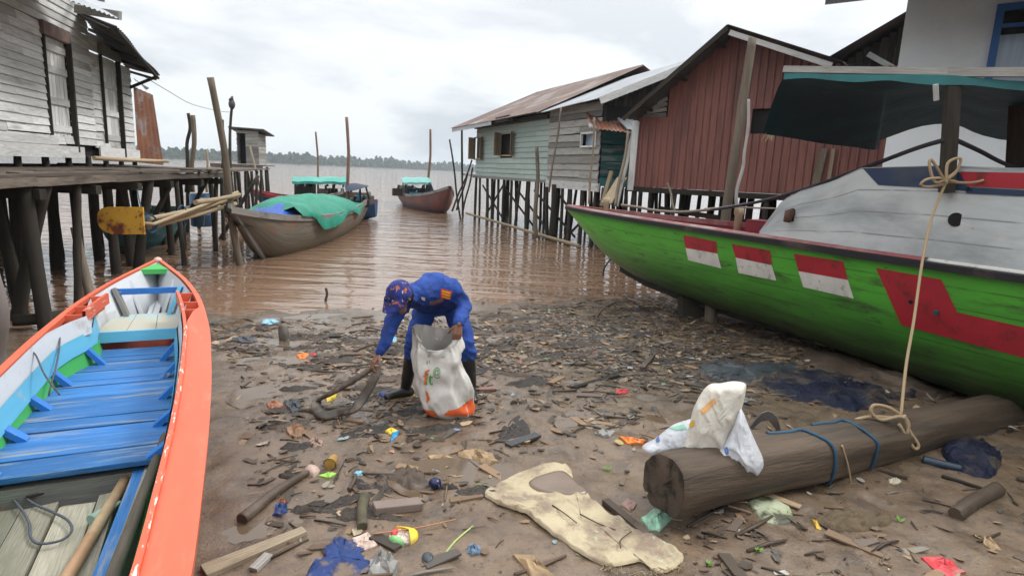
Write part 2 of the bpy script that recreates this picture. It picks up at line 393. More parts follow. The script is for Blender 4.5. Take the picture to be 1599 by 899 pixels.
def water_material():
    m = bpy.data.materials.new('river_water'); m.use_nodes = True; t = m.node_tree; N = t.nodes; K = t.links.new; b = N['Principled BSDF']
    b.inputs['Roughness'].default_value = .035; b.inputs['IOR'].default_value = 1.45; b.inputs['Specular IOR Level'].default_value = .6
    tc = N.new('ShaderNodeTexCoord').outputs['Object']
    def nz(s, sc, d=4, r=.5, dist=0):
        mp = N.new('ShaderNodeMapping'); mp.inputs['Scale'].default_value = sc; K(tc, mp.inputs[0])
        x = N.new('ShaderNodeTexNoise'); x.inputs['Scale'].default_value = s; x.inputs['Detail'].default_value = d; x.inputs['Roughness'].default_value = r; x.inputs['Distortion'].default_value = dist; K(mp.outputs[0], x.inputs['Vector']); return x.outputs['Fac']
    r = N.new('ShaderNodeMixRGB'); K(nz(.25, (1, 1, 1)), r.inputs[0]); r.inputs[1].default_value = (.225, .142, .093, 1); r.inputs[2].default_value = (.185, .112, .073, 1); K(r.outputs[0], b.inputs['Base Color'])
    sp = N.new('ShaderNodeSeparateXYZ'); K(tc, sp.inputs[0])
    calm = N.new('ShaderNodeMapRange'); calm.inputs['From Min'].default_value = 8.5; calm.inputs['From Max'].default_value = 13; calm.inputs['To Min'].default_value = .3; K(sp.outputs['Y'], calm.inputs['Value'])
    b1 = N.new('ShaderNodeBump'); b1.inputs['Distance'].default_value = .10; K(nz(1.3, (.40, 1.8, 1), 3, .5, .4), b1.inputs['Height']); K(calm.outputs[0], b1.inputs['Strength'])
    b2 = N.new('ShaderNodeBump'); b2.inputs['Strength'].default_value = .4; b2.inputs['Distance'].default_value = .02; K(nz(4, (.5, 1.5, 1), 3, .5, .3), b2.inputs['Height']); K(b1.outputs[0], b2.inputs['Normal'])
    K(b2.outputs[0], b.inputs['Normal']); return m
mb = MB(); mb.quad((-3000, -20, 0), (3000, -20, 0), (3000, 3000, 0), (-3000, 3000, 0))
mb.build('river_water', water_material(), kind='structure')
mb = MB()
for x, y, r in ((-3.2, 7.6, .5), (-2.3, 7.9, .6), (-1.2, 8.1, .5), (.1, 8.3, .6), (1.2, 9.0, .5), (-2.9, 6.6, .4), (-1.6, 6.8, .45), (.3, 7.3, .4), (2.4, 9.6, .4), (-1.9, 5.0, .35), (.9, 4.6, .35), (-.3, 3.6, .3), (1.6, 2.9, .3), (2.6, 4.1, .35), (-1.2, 3.1, .3), (-2.4, 5.9, .35)):
    zz = gz0(x, y) - .004; mb.poly([V((x + r * math.cos(t) * 1.5, y + r * math.sin(t), zz)) for t in np.linspace(0, 2 * math.pi, 17)[:-1]])
mb.build('puddles', mat('puddle_water', (.125, .088, .058), (.105, .074, .048), s=3, rough=.06, bump=.15, bs=6, bd=.01, spec=.6), kind='structure')
# far bank and the forest on it
mb = MB(); bl = [(-900, -150), (-600, 190), (-330, 545), (-104, 940), (300, 1640), (900, 2600)]
for (x0, y0), (x1, y1) in zip(bl, bl[1:]):
    d = V((x1 - x0, y1 - y0, 0)).normalized(); n = V((-d.y, d.x, 0))
    mb.poly([V((x0, y0, -.5)), V((x1, y1, -.5)), V((x1, y1, .8)) + n * 3, V((x0, y0, .8)) + n * 3]); mb.poly([V((x0, y0, .8)) + n * 3, V((x1, y1, .8)) + n * 3, V((x1, y1, .8)) + n * 300, V((x0, y0, .8)) + n * 300])
mb.build('far_bank', mat('bank_mud', (.12, .10, .07), rough=.9, bump=0), kind='structure')
def forest():
    rnd = random.Random(5); v = []; f = []; col = []
    def tri(c, s, cc):
        i = len(v); a = rnd.uniform(0, 6.28); n = V((rnd.uniform(-1, 1), rnd.uniform(-1, 1), rnd.uniform(-.4, 1))).normalized(); x = n.orthogonal().normalized(); x.rotate(Matrix.Rotation(a, 3, n)); y = n.cross(x)
        for k in range(4):
            th = k * 1.57 + rnd.uniform(-.4, .4); v.append(c + x * (math.cos(th) * s) + y * (math.sin(th) * s))
        f.append([i, i + 1, i + 2, i + 3]); col.append(cc)
    for (x0, y0), (x1, y1) in zip(bl, bl[1:]):
        ln = math.hypot(x1 - x0, y1 - y0); d = V((x1 - x0, y1 - y0, 0)).normalized(); n = V((-d.y, d.x, 0)); k = int(ln / 4.2)
        for i in range(k):
            s = (i + rnd.random()) / k * ln
            for row in range(2):
                base = V((x0, y0, 0)) + d * (s + rnd.uniform(-2, 2)) + n * (4 + row * 9 + rnd.uniform(0, 6)); q = base.x * .012 + base.y * .009
                h = 8.2 + 2.6 * noise.noise(V((q, 0, row))) * 2 + rnd.uniform(-1.5, 3.5) + row * 1.5; rr = rnd.uniform(2.2, 4.2); cc = rnd.random()
                for j in range(64):
                    th = rnd.uniform(0, 6.28); ph = rnd.random() ** .5; z = rnd.uniform(.0, 1)
                    e = math.sin(math.pi * min(1, .25 + z * .75)) ** .6
                    tri(base + V((math.cos(th) * rr * ph * e, math.sin(th) * rr * ph * e, .6 + z * h)), rnd.uniform(1.0, 2.1), min(1, max(0, cc * .6 + rnd.uniform(0, .4))))
    me = bpy.data.meshes.new('far_forest'); me.from_pydata([tuple(p) for p in v], [], f)
    ca = me.color_attributes.new('Col', 'FLOAT_COLOR', 'CORNER'); arr = np.repeat(np.array(col), 4); a4 = np.stack([arr] * 3 + [np.ones_like(arr)], 1).ravel(); ca.data.foreach_set('color', a4)
    me.materials.append(M_FOREST); o = bpy.data.objects.new('far_forest', me); COL.objects.link(o)
    tag(o, 'low line of green trees along the far river bank', 'forest', kind='stuff')
forest()
# haze box
mb = MB(); x0, x1, y0, y1, z0, z1 = -1000, 1000, -160, 2750, -2, 32
q = [V((x, y, z)) for z in (z0, z1) for x, y in ((x0, y0), (x1, y0), (x1, y1), (x0, y1))]
mb.v = q
for fc in ((3, 2, 1, 0), (4, 5, 6, 7), (0, 1, 5, 4), (1, 2, 6, 5), (2, 3, 7, 6), (3, 0, 4, 7)): mb.face(list(fc))
hm = bpy.data.materials.new('haze_air'); hm.use_nodes = True; hm.node_tree.nodes.remove(hm.node_tree.nodes['Principled BSDF'])
pv = hm.node_tree.nodes.new('ShaderNodeVolumePrincipled'); pv.inputs['Color'].default_value = (.86, .93, 1, 1); pv.inputs['Density'].default_value = .00045; pv.inputs['Anisotropy'].default_value = .2
hm.node_tree.links.new(pv.outputs[0], hm.node_tree.nodes['Material Output'].inputs['Volume'])
mb.build('haze', hm, kind='stuff')['label'] = 'pale river haze over the water'

# ================================================================ building tools
class Frame:
    """vertical facade: s metres along it, d metres inward, z up"""
    def __init__(f, o, u, flip=1):
        f.o = V((o[0], o[1], 0)); f.u = V((u[0], u[1], 0)).normalized(); f.n = V((-f.u.y, f.u.x, 0)) * flip
    def p(f, s, d, z): return f.o + f.u * s + f.n * d + V((0, 0, z))
    def sz(f, px, py, d=0):
        r = ray(px, py); o = f.o + f.n * d; e = V((0, 0, EYE)); t = (o - e).dot(f.n) / r.dot(f.n); q = e + r * t
        return (q - f.o).dot(f.u), q.z
def clad(mb, fr, s0, s1, z0, top, bh=.16, holes=(), d=0, t=.022, rough=.006, seg=(1.6, 3.2), bot=None, outdir=-1, m=0):
    """horizontal boards between s0 and s1 up to top(s); holes: (sa, sb, za, zb)"""
    z = z0; zmax = max(top(s0 + (s1 - s0) * k / 20) for k in range(21))
    while z < zmax:
        h = bh * random.uniform(.85, 1.12); zc = z + h / 2
        # spans where the board lies under the roofline
        ss = [s0 + (s1 - s0) * k / 120 for k in range(121)]; ok = [top(q) > zc for q in ss]; spans = []; st = None
        for q, o in zip(ss, ok):
            if o and st is None: st = q
            if not o and st is not None: spans.append((st, q)); st = None
        if st is not None: spans.append((st, s1))
        for ha, hb, za, zb in holes:
            if za < zc < zb:
                new = []
                for a, b in spans:
                    if hb <= a or ha >= b: new.append((a, b)); continue
                    if ha > a: new.append((a, ha))
                    if hb < b: new.append((hb, b))
                spans = new
        for a, b in spans:
            x = a
            while x < b - .02:
                e = min(b, x + random.uniform(*seg))
                if b - e < .4: e = b
                dz = random.uniform(-rough, rough); dd = d + outdir * (t / 2 + random.uniform(0, .006))
                A = fr.p(x, dd, zc + dz); B = fr.p(e - .004, dd, zc + dz + random.uniform(-rough, rough))
                mb.bar(A, B, h * 1.04, t, side=V((0, 0, 1)) + fr.n * (.16), m=m)
                x = e
        z += h
def corr(mb, a, b, c, d, pitch=.09, amp=.014, nl=1, col=None, sag=0, wob=0):
    """corrugated sheet a-b (across the waves) / d-c far edge"""
    a, b, c, d = V(a), V(b), V(c), V(d); n = max(6, int((b - a).length / pitch * 4)); nrm = (b - a).cross(d - a).normalized(); rows = []
    for j in range(nl + 1):
        t = j / nl; p, q = a.lerp(d, t), b.lerp(c, t); w_ = wob * noise.noise(V((p.x, p.y, j * .7)))
        rows.append([p.lerp(q, i / n) + nrm * (amp * math.cos(i * math.pi / 2) + w_ * math.sin(i / n * 9) - sag * math.sin(math.pi * t)) for i in range(n + 1)])
    mb.grid(rows, smooth=True, col=col)
def pile(parent, top, bot, r, m=W_POST, name='stilt', n=7, **k):
    b = MB(); top, bot = V(top), V(bot); mid = top.lerp(bot, .5) + V((random.uniform(-1, 1), random.uniform(-1, 1), 0)) * r * .35
    b.tube(crom([top, mid, bot], 3), [r * .92, r * 1.08], n=n, noise_amp=.22); return b.build(name, m, parent, **k)
def window_box(parent, fr, s0, s1, z0, z1, d=0, fm=W_PALE, depth=.12, ft=.05, shut=None, pane=None):
    f = MB()
    for a, b in (((s0, z0), (s1, z0)), ((s0, z1), (s1, z1))): f.bar(fr.p(a[0] - ft / 2, d - .035, a[1]), fr.p(b[0] + ft / 2, d - .035, b[1]), ft, .07, side=V((0, 0, 1)))
    for s in (s0, s1): f.bar(fr.p(s, d - .038, z0 + ft / 2), fr.p(s, d - .038, z1 - ft / 2), ft, .07, side=fr.u)
    o = f.build('window', fm, parent)
    p = MB(); p.poly([fr.p(s0, d + depth, z0), fr.p(s1, d + depth, z0), fr.p(s1, d + depth, z1), fr.p(s0, d + depth, z1)])
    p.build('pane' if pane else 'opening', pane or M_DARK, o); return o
def shell(mb, fr, s0, s1, d0, d1, z0, z1):  # near-black box added behind the cladding to block light, no real wall
    """dark inner box that closes a hut"""
    q = [fr.p(s, d, z) for z in (z0, z1) for s, d in ((s0, d0), (s1, d0), (s1, d1), (s0, d1))]
    i = len(mb.v); mb.v += q
    for fc in ((3, 2, 1, 0), (4, 5, 6, 7), (0, 1, 5, 4), (1, 2, 6, 5), (2, 3, 7, 6), (3, 0, 4, 7)): mb.face([i + k for k in fc])
# ================================================================ LEFT: deck on stilts
DL = [(-4.7, 3.0), (-5.15, 5.6), (-5.55, 7.1), (-6.0, 9.2), (-6.5, 11.9), (-6.75, 14.3)]         # outer edge of the deck
def dedge(y): return float(np.interp(y, [p[1] for p in DL], [p[0] for p in DL]))
deck = thing('walkway_deck', (-6.5, 9, 0), 'weathered plank walkway on dark stilts along the left side of the inlet', 'walkway')
mb = MB(); ZD = 1.83
for k in range(19):
    off = .1 + k * .155; y = 2.6 + random.uniform(0, 1)
    while y < 14.3:
        y2 = min(14.4 + random.uniform(-.25, .2), y + random.uniform(1.8, 3.4)); z = ZD + random.uniform(-.012, .018) - (.02 if k == 0 else 0)
        j = random.uniform(-.02, .02) + (random.uniform(-.06, .10) if k == 0 else 0)
        mb.bar((dedge(y) - off + j, y, z), (dedge(y2) - off + random.uniform(-.02, .02) + (random.uniform(-.06, .04) if k == 0 else 0), y2 - .01, z + random.uniform(-.012, .012)), .145, .035, jag=.03)
        y = y2
for k in range(20):
    y = 8.4 + k * .155 + 3; mb.bar((dedge(y) - 2.9, y, ZD + .04), (dedge(y) + random.uniform(-.05, .12), y + random.uniform(-.05, .05), ZD + .035), .13, .03, side=(0, 1, 0)) if k > 8 else None
mb.build('decking', W_DECK, deck)
mb = MB()
for a, b in zip(DL, DL[1:]):
    mb.bar((a[0] - .02, a[1], ZD - .085), (b[0] - .02, b[1], ZD - .075), .10, .05, side=(0, 0, 1))
    mb.bar((a[0] - 1.6, a[1], ZD - .10), (b[0] - 1.6, b[1], ZD - .10), .13, .08, side=(0, 0, 1))
mb.build('edge_beam', W_DECK, deck)
for y in (4.2, 5.6, 7.1, 8.5, 9.9, 11.3, 12.8, 14.0):
    mb = MB(); mb.bar((dedge(y) + .06, y, ZD - .22), (dedge(y) - 6.5, y + .3, ZD - .24), .12, .10, side=(0, 0, 1)); mb.build('cross_beam', W_DARK, deck)
FR = [(75, 515, .085), (22, 498, .08), (120, 478, .05), (150, 470, .06), (210, 430, .085), (243, 392, .045), (290, 415, .05), (335, 392, .05), (322, 372, .05), (185, 410, .05)]
for px, py, r in FR:
    b = U(px, py, 0); x = min(b.x, dedge(b.y) + .0); lean = random.uniform(-.12, .04)
    if px == 150: pile(deck, (x - .28, b.y + .1, 1.05), (x, b.y, -.25), .062, W_POLE); continue
    pile(deck, (dedge(b.y) - .1 + lean * .3, b.y, ZD - .1), (b.x, b.y, gz0(b.x, b.y) - .15), r)
rnd = random.Random(11)
for row, off in enumerate((.9, 1.9, 3.0, 4.4, 6.0)):
    y = 5.4 + row * .3
    while y < 14.5:
        x = dedge(y) - off + rnd.uniform(-.15, .15)
        pile(deck, (x + rnd.uniform(-.08, .08), y, ZD - .12), (x + rnd.uniform(-.12, .12), y + rnd.uniform(-.1, .1), gz0(x, y) - .2), rnd.uniform(.045, .1), W_POST if rnd.random() < .4 else W_DARK)
        y += rnd.uniform(.75, 1.5)
# ---- loose poles lying on the deck edge
mb = MB(); mb.tube([P(147, 247, 9.5), P(200, 250, 10.3), P(262, 252, 11.6)], [.035, .03], n=7); mb.build('loose_pole', BAMBOO, label='bare pale pole lying along the walkway below the far plank door', cat='pole', group='loose poles lying on the walkway')
# ================================================================ LEFT SHACK
FL = Frame((-7.6, 10.3), (-.2607, .9654), 1)           # s grows away from the camera, wall faces +X ; n points inward (-X)
sh = thing('plank_shack', FL.p(0, 1.5, 0), 'big weathered grey plank shack with two plank doors at the left edge', 'shack')
def SL(px, py): return FL.sz(px, py)
d1a, d1b = SL(70, 130)[0], SL(105, 130)[0]; dz0, dz1 = SL(88, 212)[1], SL(80, 60)[1]
e1a, e1b = SL(160, 170)[0], SL(184, 170)[0]; ez0, ez1 = SL(175, 225)[1], SL(160, 88)[1]
sE = SL(209, 200)[0]; s7 = SL(147, 200)[0]
def topL(s): return float(np.interp(s, [-8, s7 - .6, s7, sE], [5.25, 5.15, 4.35, 3.95]))
mb = MB(); clad(mb, FL, -7, s7, 2.24, topL, .125, [(d1a - .03, d1b + .03, dz0, dz1 + .18)], rough=.012, seg=(1.8, 4))
clad(mb, FL, s7, sE, 2.22, topL, .15, [(e1a, e1b, ez0, ez1)], rough=.02, d=.02, seg=(.7, 1.4))
mb.build('wall', W_SILV, sh)
mb = MB(); shell(mb, FL, -7, sE, .06, 5, 2.05, 3.9); shell(mb, FL, -7, s7 - .05, .07, 5, 3.9, 5.0); mb.build('light_block_box', M_DARK, sh)
mb = MB(); clad(mb, Frame(FL.p(sE, 0, 0)[:2], FL.n[:2]), 0, 5, 2.1, lambda s: 3.95, .16, outdir=1); mb.build('end_wall', W_GREY, sh)
for a, b, z0, z1, nb in ((d1a, d1b, dz0, dz1, 6), (e1a, e1b, ez0, ez1, 4)):
    mb = MB(); 
    for k in range(nb):
        sa = a + (b - a) * (k + .5) / nb; mb.bar(FL.p(sa, .02, z0), FL.p(sa, .02, z1), (b - a) / nb - .012, .025, side=FL.u)
    for zz in (z0 + .12, z0 + (z1 - z0) * .36, z0 + (z1 - z0) * .68, z1 - .15): mb.bar(FL.p(a + .02, -.008, zz), FL.p(b - .02, -.008, zz), .11, .022, side=(0, 0, 1))
    dr = mb.build('door', W_SILV, sh)
    f = MB(); f.bar(FL.p(a - .02, -.04, z0), FL.p(a - .02, -.04, z1 + .02), .03, .05, side=FL.u); f.bar(FL.p(b + .03, -.05, z0 - .25), FL.p(b + .03, -.05, z1 + .02), .06, .08, side=FL.u)
    f.build('door_frame', W_DARK if nb == 4 else W_POST, dr)
    f = MB(); f.bar(FL.p(a - .07, -.05, z1 + .10), FL.p(b + .07, -.05, z1 + .10), .20, .07, side=(0, 0, 1)); f.build('lintel', M_RUSTROOF if nb == 6 else W_GREY, dr)
mb = MB(); mb.bar(FL.p(-5.5, -.07, 2.12), FL.p(SL(124, 235)[0], -.07, 2.11), .19, .03, side=(0, 0, 1)); mb.bar(FL.p(-5.5, -.05, 2.27), FL.p(SL(84, 215)[0], -.05, 2.27), .11, .03, side=(0, 0, 1)); mb.bar(FL.p(SL(150, 230)[0], -.06, 2.14), FL.p(sE + .05, -.06, 2.12), .20, .03, side=(0, 0, 1)); mb.build('skirt_board', W_SILV, sh)
for k in range(9): pile(sh, FL.p(-3 + k * .85, .05, 2.05), FL.p(-3 + k * .85, .05, ZD - .05), .05, W_DARK, name='short_post')
rb = SL(233, 230)[0]
mb = MB()       # brown metal panel beyond the end of the wall
FR2 = Frame(FL.p(sE + .02, -.02, 0)[:2], (.05, 1), 1)
corr(mb, FR2.p(0, 0, 1.95), FR2.p(.95, 0, 1.9), FR2.p(.7, 0, 3.5), FR2.p(0, 0, 3.6), pitch=.2, amp=.02); mb.build('metal_panel', M_RUST, sh)
# lean-to roof sheets
def roofL(mb, pts, pitch=.1):
    a, b, c, d = pts; corr(mb, a, b, c, d, pitch=pitch, amp=.012, nl=3, wob=.05)
mb = MB(); A = FL.p(SL(128, 40)[0], .1, 4.62); B = P(180, 40, 10.3); C2 = P(250, 119, 13.9); D = FL.p(sE + .35, .2, 4.02)
roofL(mb, (A, D, C2, B)); mb.build('lean_to_roof', M_DKZINC, sh)
mb = MB(); mb.bar(B + V((-.05, .1, -.05)), C2 + V((-.05, 0, -.05)), .06, .04); mb.build('eave_batten', W_DARK, sh)
for k in range(5): t = k / 4; mb = MB(); mb.bar(A.lerp(D, t) + V((0, 0, -.06)), B.lerp(C2, t) + V((-.1, 0, -.07)), .05, .05); mb.build('rafter', W_DARK, sh)
mb = MB(); mb.bar(FL.p(sE - .2, -.05, 3.55), P(242, 121, 13.6), .05, .05); mb.build('strut', W_DARK, sh)
mb = MB(); roofL(mb, (FL.p(sE + .2, 0, 3.78), FL.p(sE + 1.3, 0, 3.7), P(228, 140, 14.6), P(209, 122, 13.4))); mb.build('small_eave_sheet', M_DKZINC, sh)
mb = MB(); roofL(mb, (P(-140, -130, 8), P(118, -6, 10.4), P(189, 32, 10.0), P(-40, -60, 7.2))); mb.build('upper_eave_sheet', M_ZINC, sh)
mb = MB(); mb.bar(P(118, 14, 10.5), P(188, 25, 10.1), .13, .05, side=(0, 0, 1)); mb.bar(FL.p(s7 - .1, .1, 4.95), P(160, 0, 10.2), .06, .06); mb.build('eave_beam', W_GREY, sh)
mb = MB(); corr(mb, FL.p(-7, -.5, 5.3), FL.p(s7 - .5, -.4, 5.3), FL.p(s7 - .5, 5, 6.6), FL.p(-7, 5, 6.6), pitch=.12, nl=2); mb.build('roof', M_DKZINC, sh)
# overhead wire
mb = MB(); mb.tube(crom([P(222, 118, 14.5), P(262, 142, 16), P(300, 163, 18), P(345, 174, 21), P(358, 175, 22)], 4), .008, n=5); mb.build('overhead_wire', M_BLACK, label='thin black wire from the shack eave to the crooked lamp pole', cat='wire')
# ================================================================ outhouse
oh = thing('outhouse', P(387, 262, 27), 'tiny grey plank outhouse on stilts over the water beyond the walkway', 'outhouse')
FO = Frame(P(371, 255, 26.5)[:2], (1, .12), 1); s1 = FO.sz(404, 230)[0]; zt = FO.sz(385, 205)[1]; zb = FO.sz(385, 256)[1]
o0, o1 = FO.sz(371, 230)[0], FO.sz(384, 230)[0]
mb = MB(); clad(mb, FO, 0, s1, zb, lambda s: zt, .13, [(o0, o1, zb, zt - .15)]); clad(mb, Frame(FO.p(s1, 0, 0)[:2], FO.n[:2]), 0, 1.1, zb, lambda s: zt - .1, .13, outdir=1); clad(mb, Frame(FO.p(0, 0, 0)[:2], FO.n[:2]), 0, 1.1, zb, lambda s: zt - .1, .13); clad(mb, FO, 0, s1, zb, lambda s: zt - .15, .13, d=1.1)
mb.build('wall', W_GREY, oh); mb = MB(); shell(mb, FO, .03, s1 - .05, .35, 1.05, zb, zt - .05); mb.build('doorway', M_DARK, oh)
mb = MB(); mb.poly([FO.p(-.25, -.25, zt + .1), FO.p(s1 + .3, -.25, zt + .06), FO.p(s1 + .3, 1.4, zt - .12), FO.p(-.25, 1.4, zt - .1)], (0, 0, .05)); mb.build('roof', M_DKZINC, oh)
mb = MB()
for k in range(9): mb.bar(FO.p(-.9, -.55 + k * .2, zb - .05), FO.p(s1 + .35, -.55 + k * .2, zb - .05), .18, .04)
mb.bar(FO.p(-.9, -.6, zb - .13), FO.p(s1 + .3, -.6, zb - .13), .12, .08, side=(0, 0, 1)); mb.build('platform', W_DECK, oh)
for s, d in ((-.7, -.5), (0, -.5), (.5, -.45), (s1 + .2, -.5), (-.5, .5), (.2, .6), (s1 + .1, .8), (s1, .2)): pile(oh, FO.p(s, d, zb - .1), FO.p(s + random.uniform(-.2, .3), d, -.5), .055, n=6)
mb = MB(); mb.tube([P(390, 228, 25.4), P(414, 325, 25)], .045, n=6); mb.build('leaning_prop', W_POLE, oh)
mb = MB()       # narrow gangway joining it to the deck
for k in range(22): mb.bar(V((-7.2, 14.5 + k * .52, 1.8)) + V((-.28 * k * .52 + 0, 0, 0)), V((-8.6, 14.5 + k * .52, 1.8)) + V((-.28 * k * .52, 0, 0)), .42, .04, side=(0, 1, 0))
gw = thing('gangway', (-9, 19, 0), 'narrow grey plank gangway running out to the outhouse', 'gangway'); mb.build('decking', W_DECK, gw)
for k in range(9):
    for sx in (-7.3, -8.5): pile(gw, V((sx - .28 * k * 1.3, 14.7 + k * 1.3, 1.76)), V((sx - .28 * k * 1.3 + random.uniform(-.15, .15), 14.7 + k * 1.3, -.5)), .055, n=6)
# ================================================================ RIGHT HOUSES A (mint) and B (planks)
FA = Frame((-1.85, 27.8), (.408, -.913), 1)
if FA.n.x < 0: FA.n = -FA.n
SA = 7.15; SB = FA.sz(937, 260)[0]
hA = thing('mint_stilt_house', FA.p(3.5, 3.5, 0), 'pale mint plank house on stilts with two shuttered windows, farthest out in the river', 'house')
w1 = (FA.sz(783, 220)[0], FA.sz(802, 220)[0], FA.sz(792, 243)[1], FA.sz(792, 207)[1]); w0 = (FA.sz(741, 230)[0] + .12, FA.sz(754, 230)[0], FA.sz(748, 249)[1], FA.sz(748, 215)[1])
fz = lambda s: 1.93
mb = MB(); clad(mb, FA, 0, SA, 1.9, lambda s: 4.2, .2, [w1, w0], rough=.004); mb.build('wall', W_MINT, hA)
mb = MB(); shell(mb, FA, .05, SA, .1, 6.9, 1.88, 4.2); mb.build('light_block_box', M_DARK, hA)
mb = MB(); clad(mb, Frame(FA.p(0, 0, 0)[:2], FA.n[:2]), 0, 7, 1.9, lambda s: 4.15 + 1.5 * (1 - abs(s - 3.5) / 3.5), .2, outdir=-1); mb.build('gable_wall', W_GREY, hA)
mb = MB(); clad(mb, Frame(FA.p(SA, 0, 0)[:2], FA.n[:2]), 0, 7, 3.9, lambda s: 4.15 + 1.5 * (1 - abs(s - 3.5) / 3.5), .2, outdir=-1); mb.build('gable_wall', W_GREY, hA)
for q in (w1, w0):
    o = window_box(hA, FA, q[0], q[1], q[2], q[3], fm=W_PALE, depth=.3)
    for s, sgn in ((q[0], -1), (q[1], 1)):
        m_ = MB(); ww = .30 if sgn > 0 else .42
        base = FA.p(s, -.08, 0); dirv = (FA.u * sgn * (.8 if sgn > 0 else -.35) - FA.n * .5).normalized()
        for k in range(3): m_.bar(base + dirv * (ww * (k + .5) / 3) + V((0, 0, q[2])), base + dirv * (ww * (k + .5) / 3) + V((0, 0, q[3])), ww / 3 - .01, .02, side=dirv)
        m_.build('shutter', W_PALE, o)
    m_ = MB(); m_.poly([FA.p(q[0] + .3, .15, q[2]), FA.p(q[0] + .62, .15, q[2]), FA.p(q[0] + .62, .15, q[3]), FA.p(q[0] + .3, .15, q[3])]); m_.build('curtain', mat('dark_red_curtain', (.18, .03, .04), bump=0), o)
mb = MB(); corr(mb, FA.p(-1.5, -.75, 3.98), FA.p(SA + .1, -.6, 4.12), FA.p(SA + .1, 3.5, 6.05), FA.p(-1.0, 3.5, 5.95), pitch=.16, amp=.02, nl=3, wob=.06)
corr(mb, FA.p(-1.0, 3.5, 5.95), FA.p(SA + .1, 3.5, 6.05), FA.p(SA + .1, 7.5, 4.1), FA.p(-1.3, 7.5, 4.0), pitch=.16, amp=.02, nl=3); mb.build('roof', M_RUSTROOF, hA)
mb = MB(); mb.bar(FA.p(-1.5, -.68, 3.9), FA.p(SA * .45, -.62, 3.98), .16, .03, side=(0, 0, 1)); mb.build('fascia', M_ZINC, hA)
mb = MB(); mb.bar(FA.p(SA * .5, -.5, 4.05), FA.p(SA * .68, -.5, 4.08), .2, .2, side=(0, 0, 1)); mb.bar(FA.p(-1.5, -.68, 3.95), FA.p(-1.2, 3.5, 5.9), .14, .04, side=(0, 0, 1)); mb.bar(FA.p(0, -.1, 3.98), FA.p(SA, -.1, 4.02), .12, .1, side=(0, 0, 1)); mb.build('eave_beam', W_DARK, hA)
mb = MB(); mb.bar(FA.p(-.2, -.05, 1.86), FA.p(SA, -.05, 1.86), .1, .1, side=(0, 0, 1)); mb.bar(FA.p(-1.3, -.1, 1.93), FA.p(0, -.1, 1.9), .12, .1); mb.build('floor_beam', W_GREY, hA)
pile(hA, FA.p(-1.25, -.3, 3.95), FA.p(-1.25, -.1, -.5), .05, W_POST, name='porch_post', n=6)
hB = thing('plank_stilt_house', FA.p(9, 3, 0), 'grey plank stilt house with a teal corner beside the mint house', 'house')
w2 = (FA.sz(911, 218)[0], FA.sz(934, 218)[0], FA.sz(922, 229)[1], FA.sz(922, 208)[1])
mb = MB(); clad(mb, FA, SA, SB, 1.82, lambda s: 4.15, .23, [w2], rough=.02, seg=(1.4, 3.8), d=-.03); mb.build('wall', W_GREY, hB)
window_box(hB, FA, *w2, fm=W_SILV, pane=M_GLASSY, d=-.03)
mb = MB(); shell(mb, FA, SA + .02, SB, .1, 5.6, 1.85, 4.15); mb.build('light_block_box', M_DARK, hB)
FB = Frame(FA.p(SB, 0, 0)[:2], FA.n[:2]); zr = FA.sz(1045, 112, 2.8)[1]
mb = MB()       # gable end: vertical dark boards
for k in range(36):
    s = .08 + k * .16; zt_ = min(5.5, 4.15 + 1.35 * (1 - abs(s - 2.9) / 2.9)); mb.bar(FB.p(s, .02, 3.3), FB.p(s, .02, zt_), .15, .02, side=FB.u)
mb.build('gable_wall', W_POST, hB)
mb = MB(); corr(mb, FA.p(SA - .3, -.45, 4.1), FA.p(SB + .55, -.5, 4.25), FA.p(SB + .6, 2.9, 5.72), FA.p(SA - .3, 2.9, 5.55), pitch=.14, amp=.018, nl=2, wob=.05)
corr(mb, FA.p(SA - .3, 2.9, 5.55), FA.p(SB + .6, 2.9, 5.72), FA.p(SB + .5, 6.2, 4.2), FA.p(SA - .3, 6.2, 4.1), pitch=.14, amp=.018, nl=2); mb.build('roof', M_ZINC, hB)
mb = MB(); mb.bar(FA.p(SB + .58, -.5, 4.17), FA.p(SB + .62, 2.9, 5.62), .2, .04, side=(0, 0, 1)); mb.build('fascia', W_SILV, hB)
# teal corner
mb = MB(); TB = Frame(FA.p(SB + .02, 0, 0)[:2], (1, -.03)); tw = TB.sz(983, 240)[0]
clad(mb, TB, 0, tw, 1.85, lambda s: 3.55, .24, outdir=-1, rough=.02, seg=(1, 2)); mb.build('teal_corner', W_TEAL, hB)
mb = MB(); a1 = FA.p(SB - .55, -.35, 3.83); b1 = TB.p(tw + .1, 0, 3.75); corr(mb, a1 + V((.1, .4, .15)), b1 + V((0, .6, .12)), TB.p(tw + .15, -.75, 3.32), TB.p(-.45, -.75, 3.42), pitch=.12, amp=.02, nl=2); mb.build('awning', M_RUST, hB)
mb = MB(); corr(mb, TB.p(tw * .45, -.1, 3.79), TB.p(tw + .35, -.05, 3.72), TB.p(tw + .45, -.7, 3.40), TB.p(tw * .75, -.72, 3.43), pitch=.12, amp=.02, nl=1); mb.build('awning_sheet', M_ZINC, hB)
mb = MB(); mb.bar(FA.p(SA, -.06, 1.80), FA.p(SB + .1, -.06, 1.78), .24, .06, side=(0, 0, 1)); mb.build('floor_beam', W_SILV, hB)
for nm, q, r in (('leaning_board', [P(990, 205, 16.5), P(962, 322, 15.8)], .05), ):
    mb = MB(); mb.bar(q[0], q[1], .12, .04); mb.build(nm, W_GREY, hB)
mb = MB(); mb.bar(P(972, 278, 16.6), P(947, 318, 16), .3, .05); mb.bar(P(955, 268, 17), P(940, 322, 16.6), .1, .1); mb.build('step_plank', W_PALE, hB)
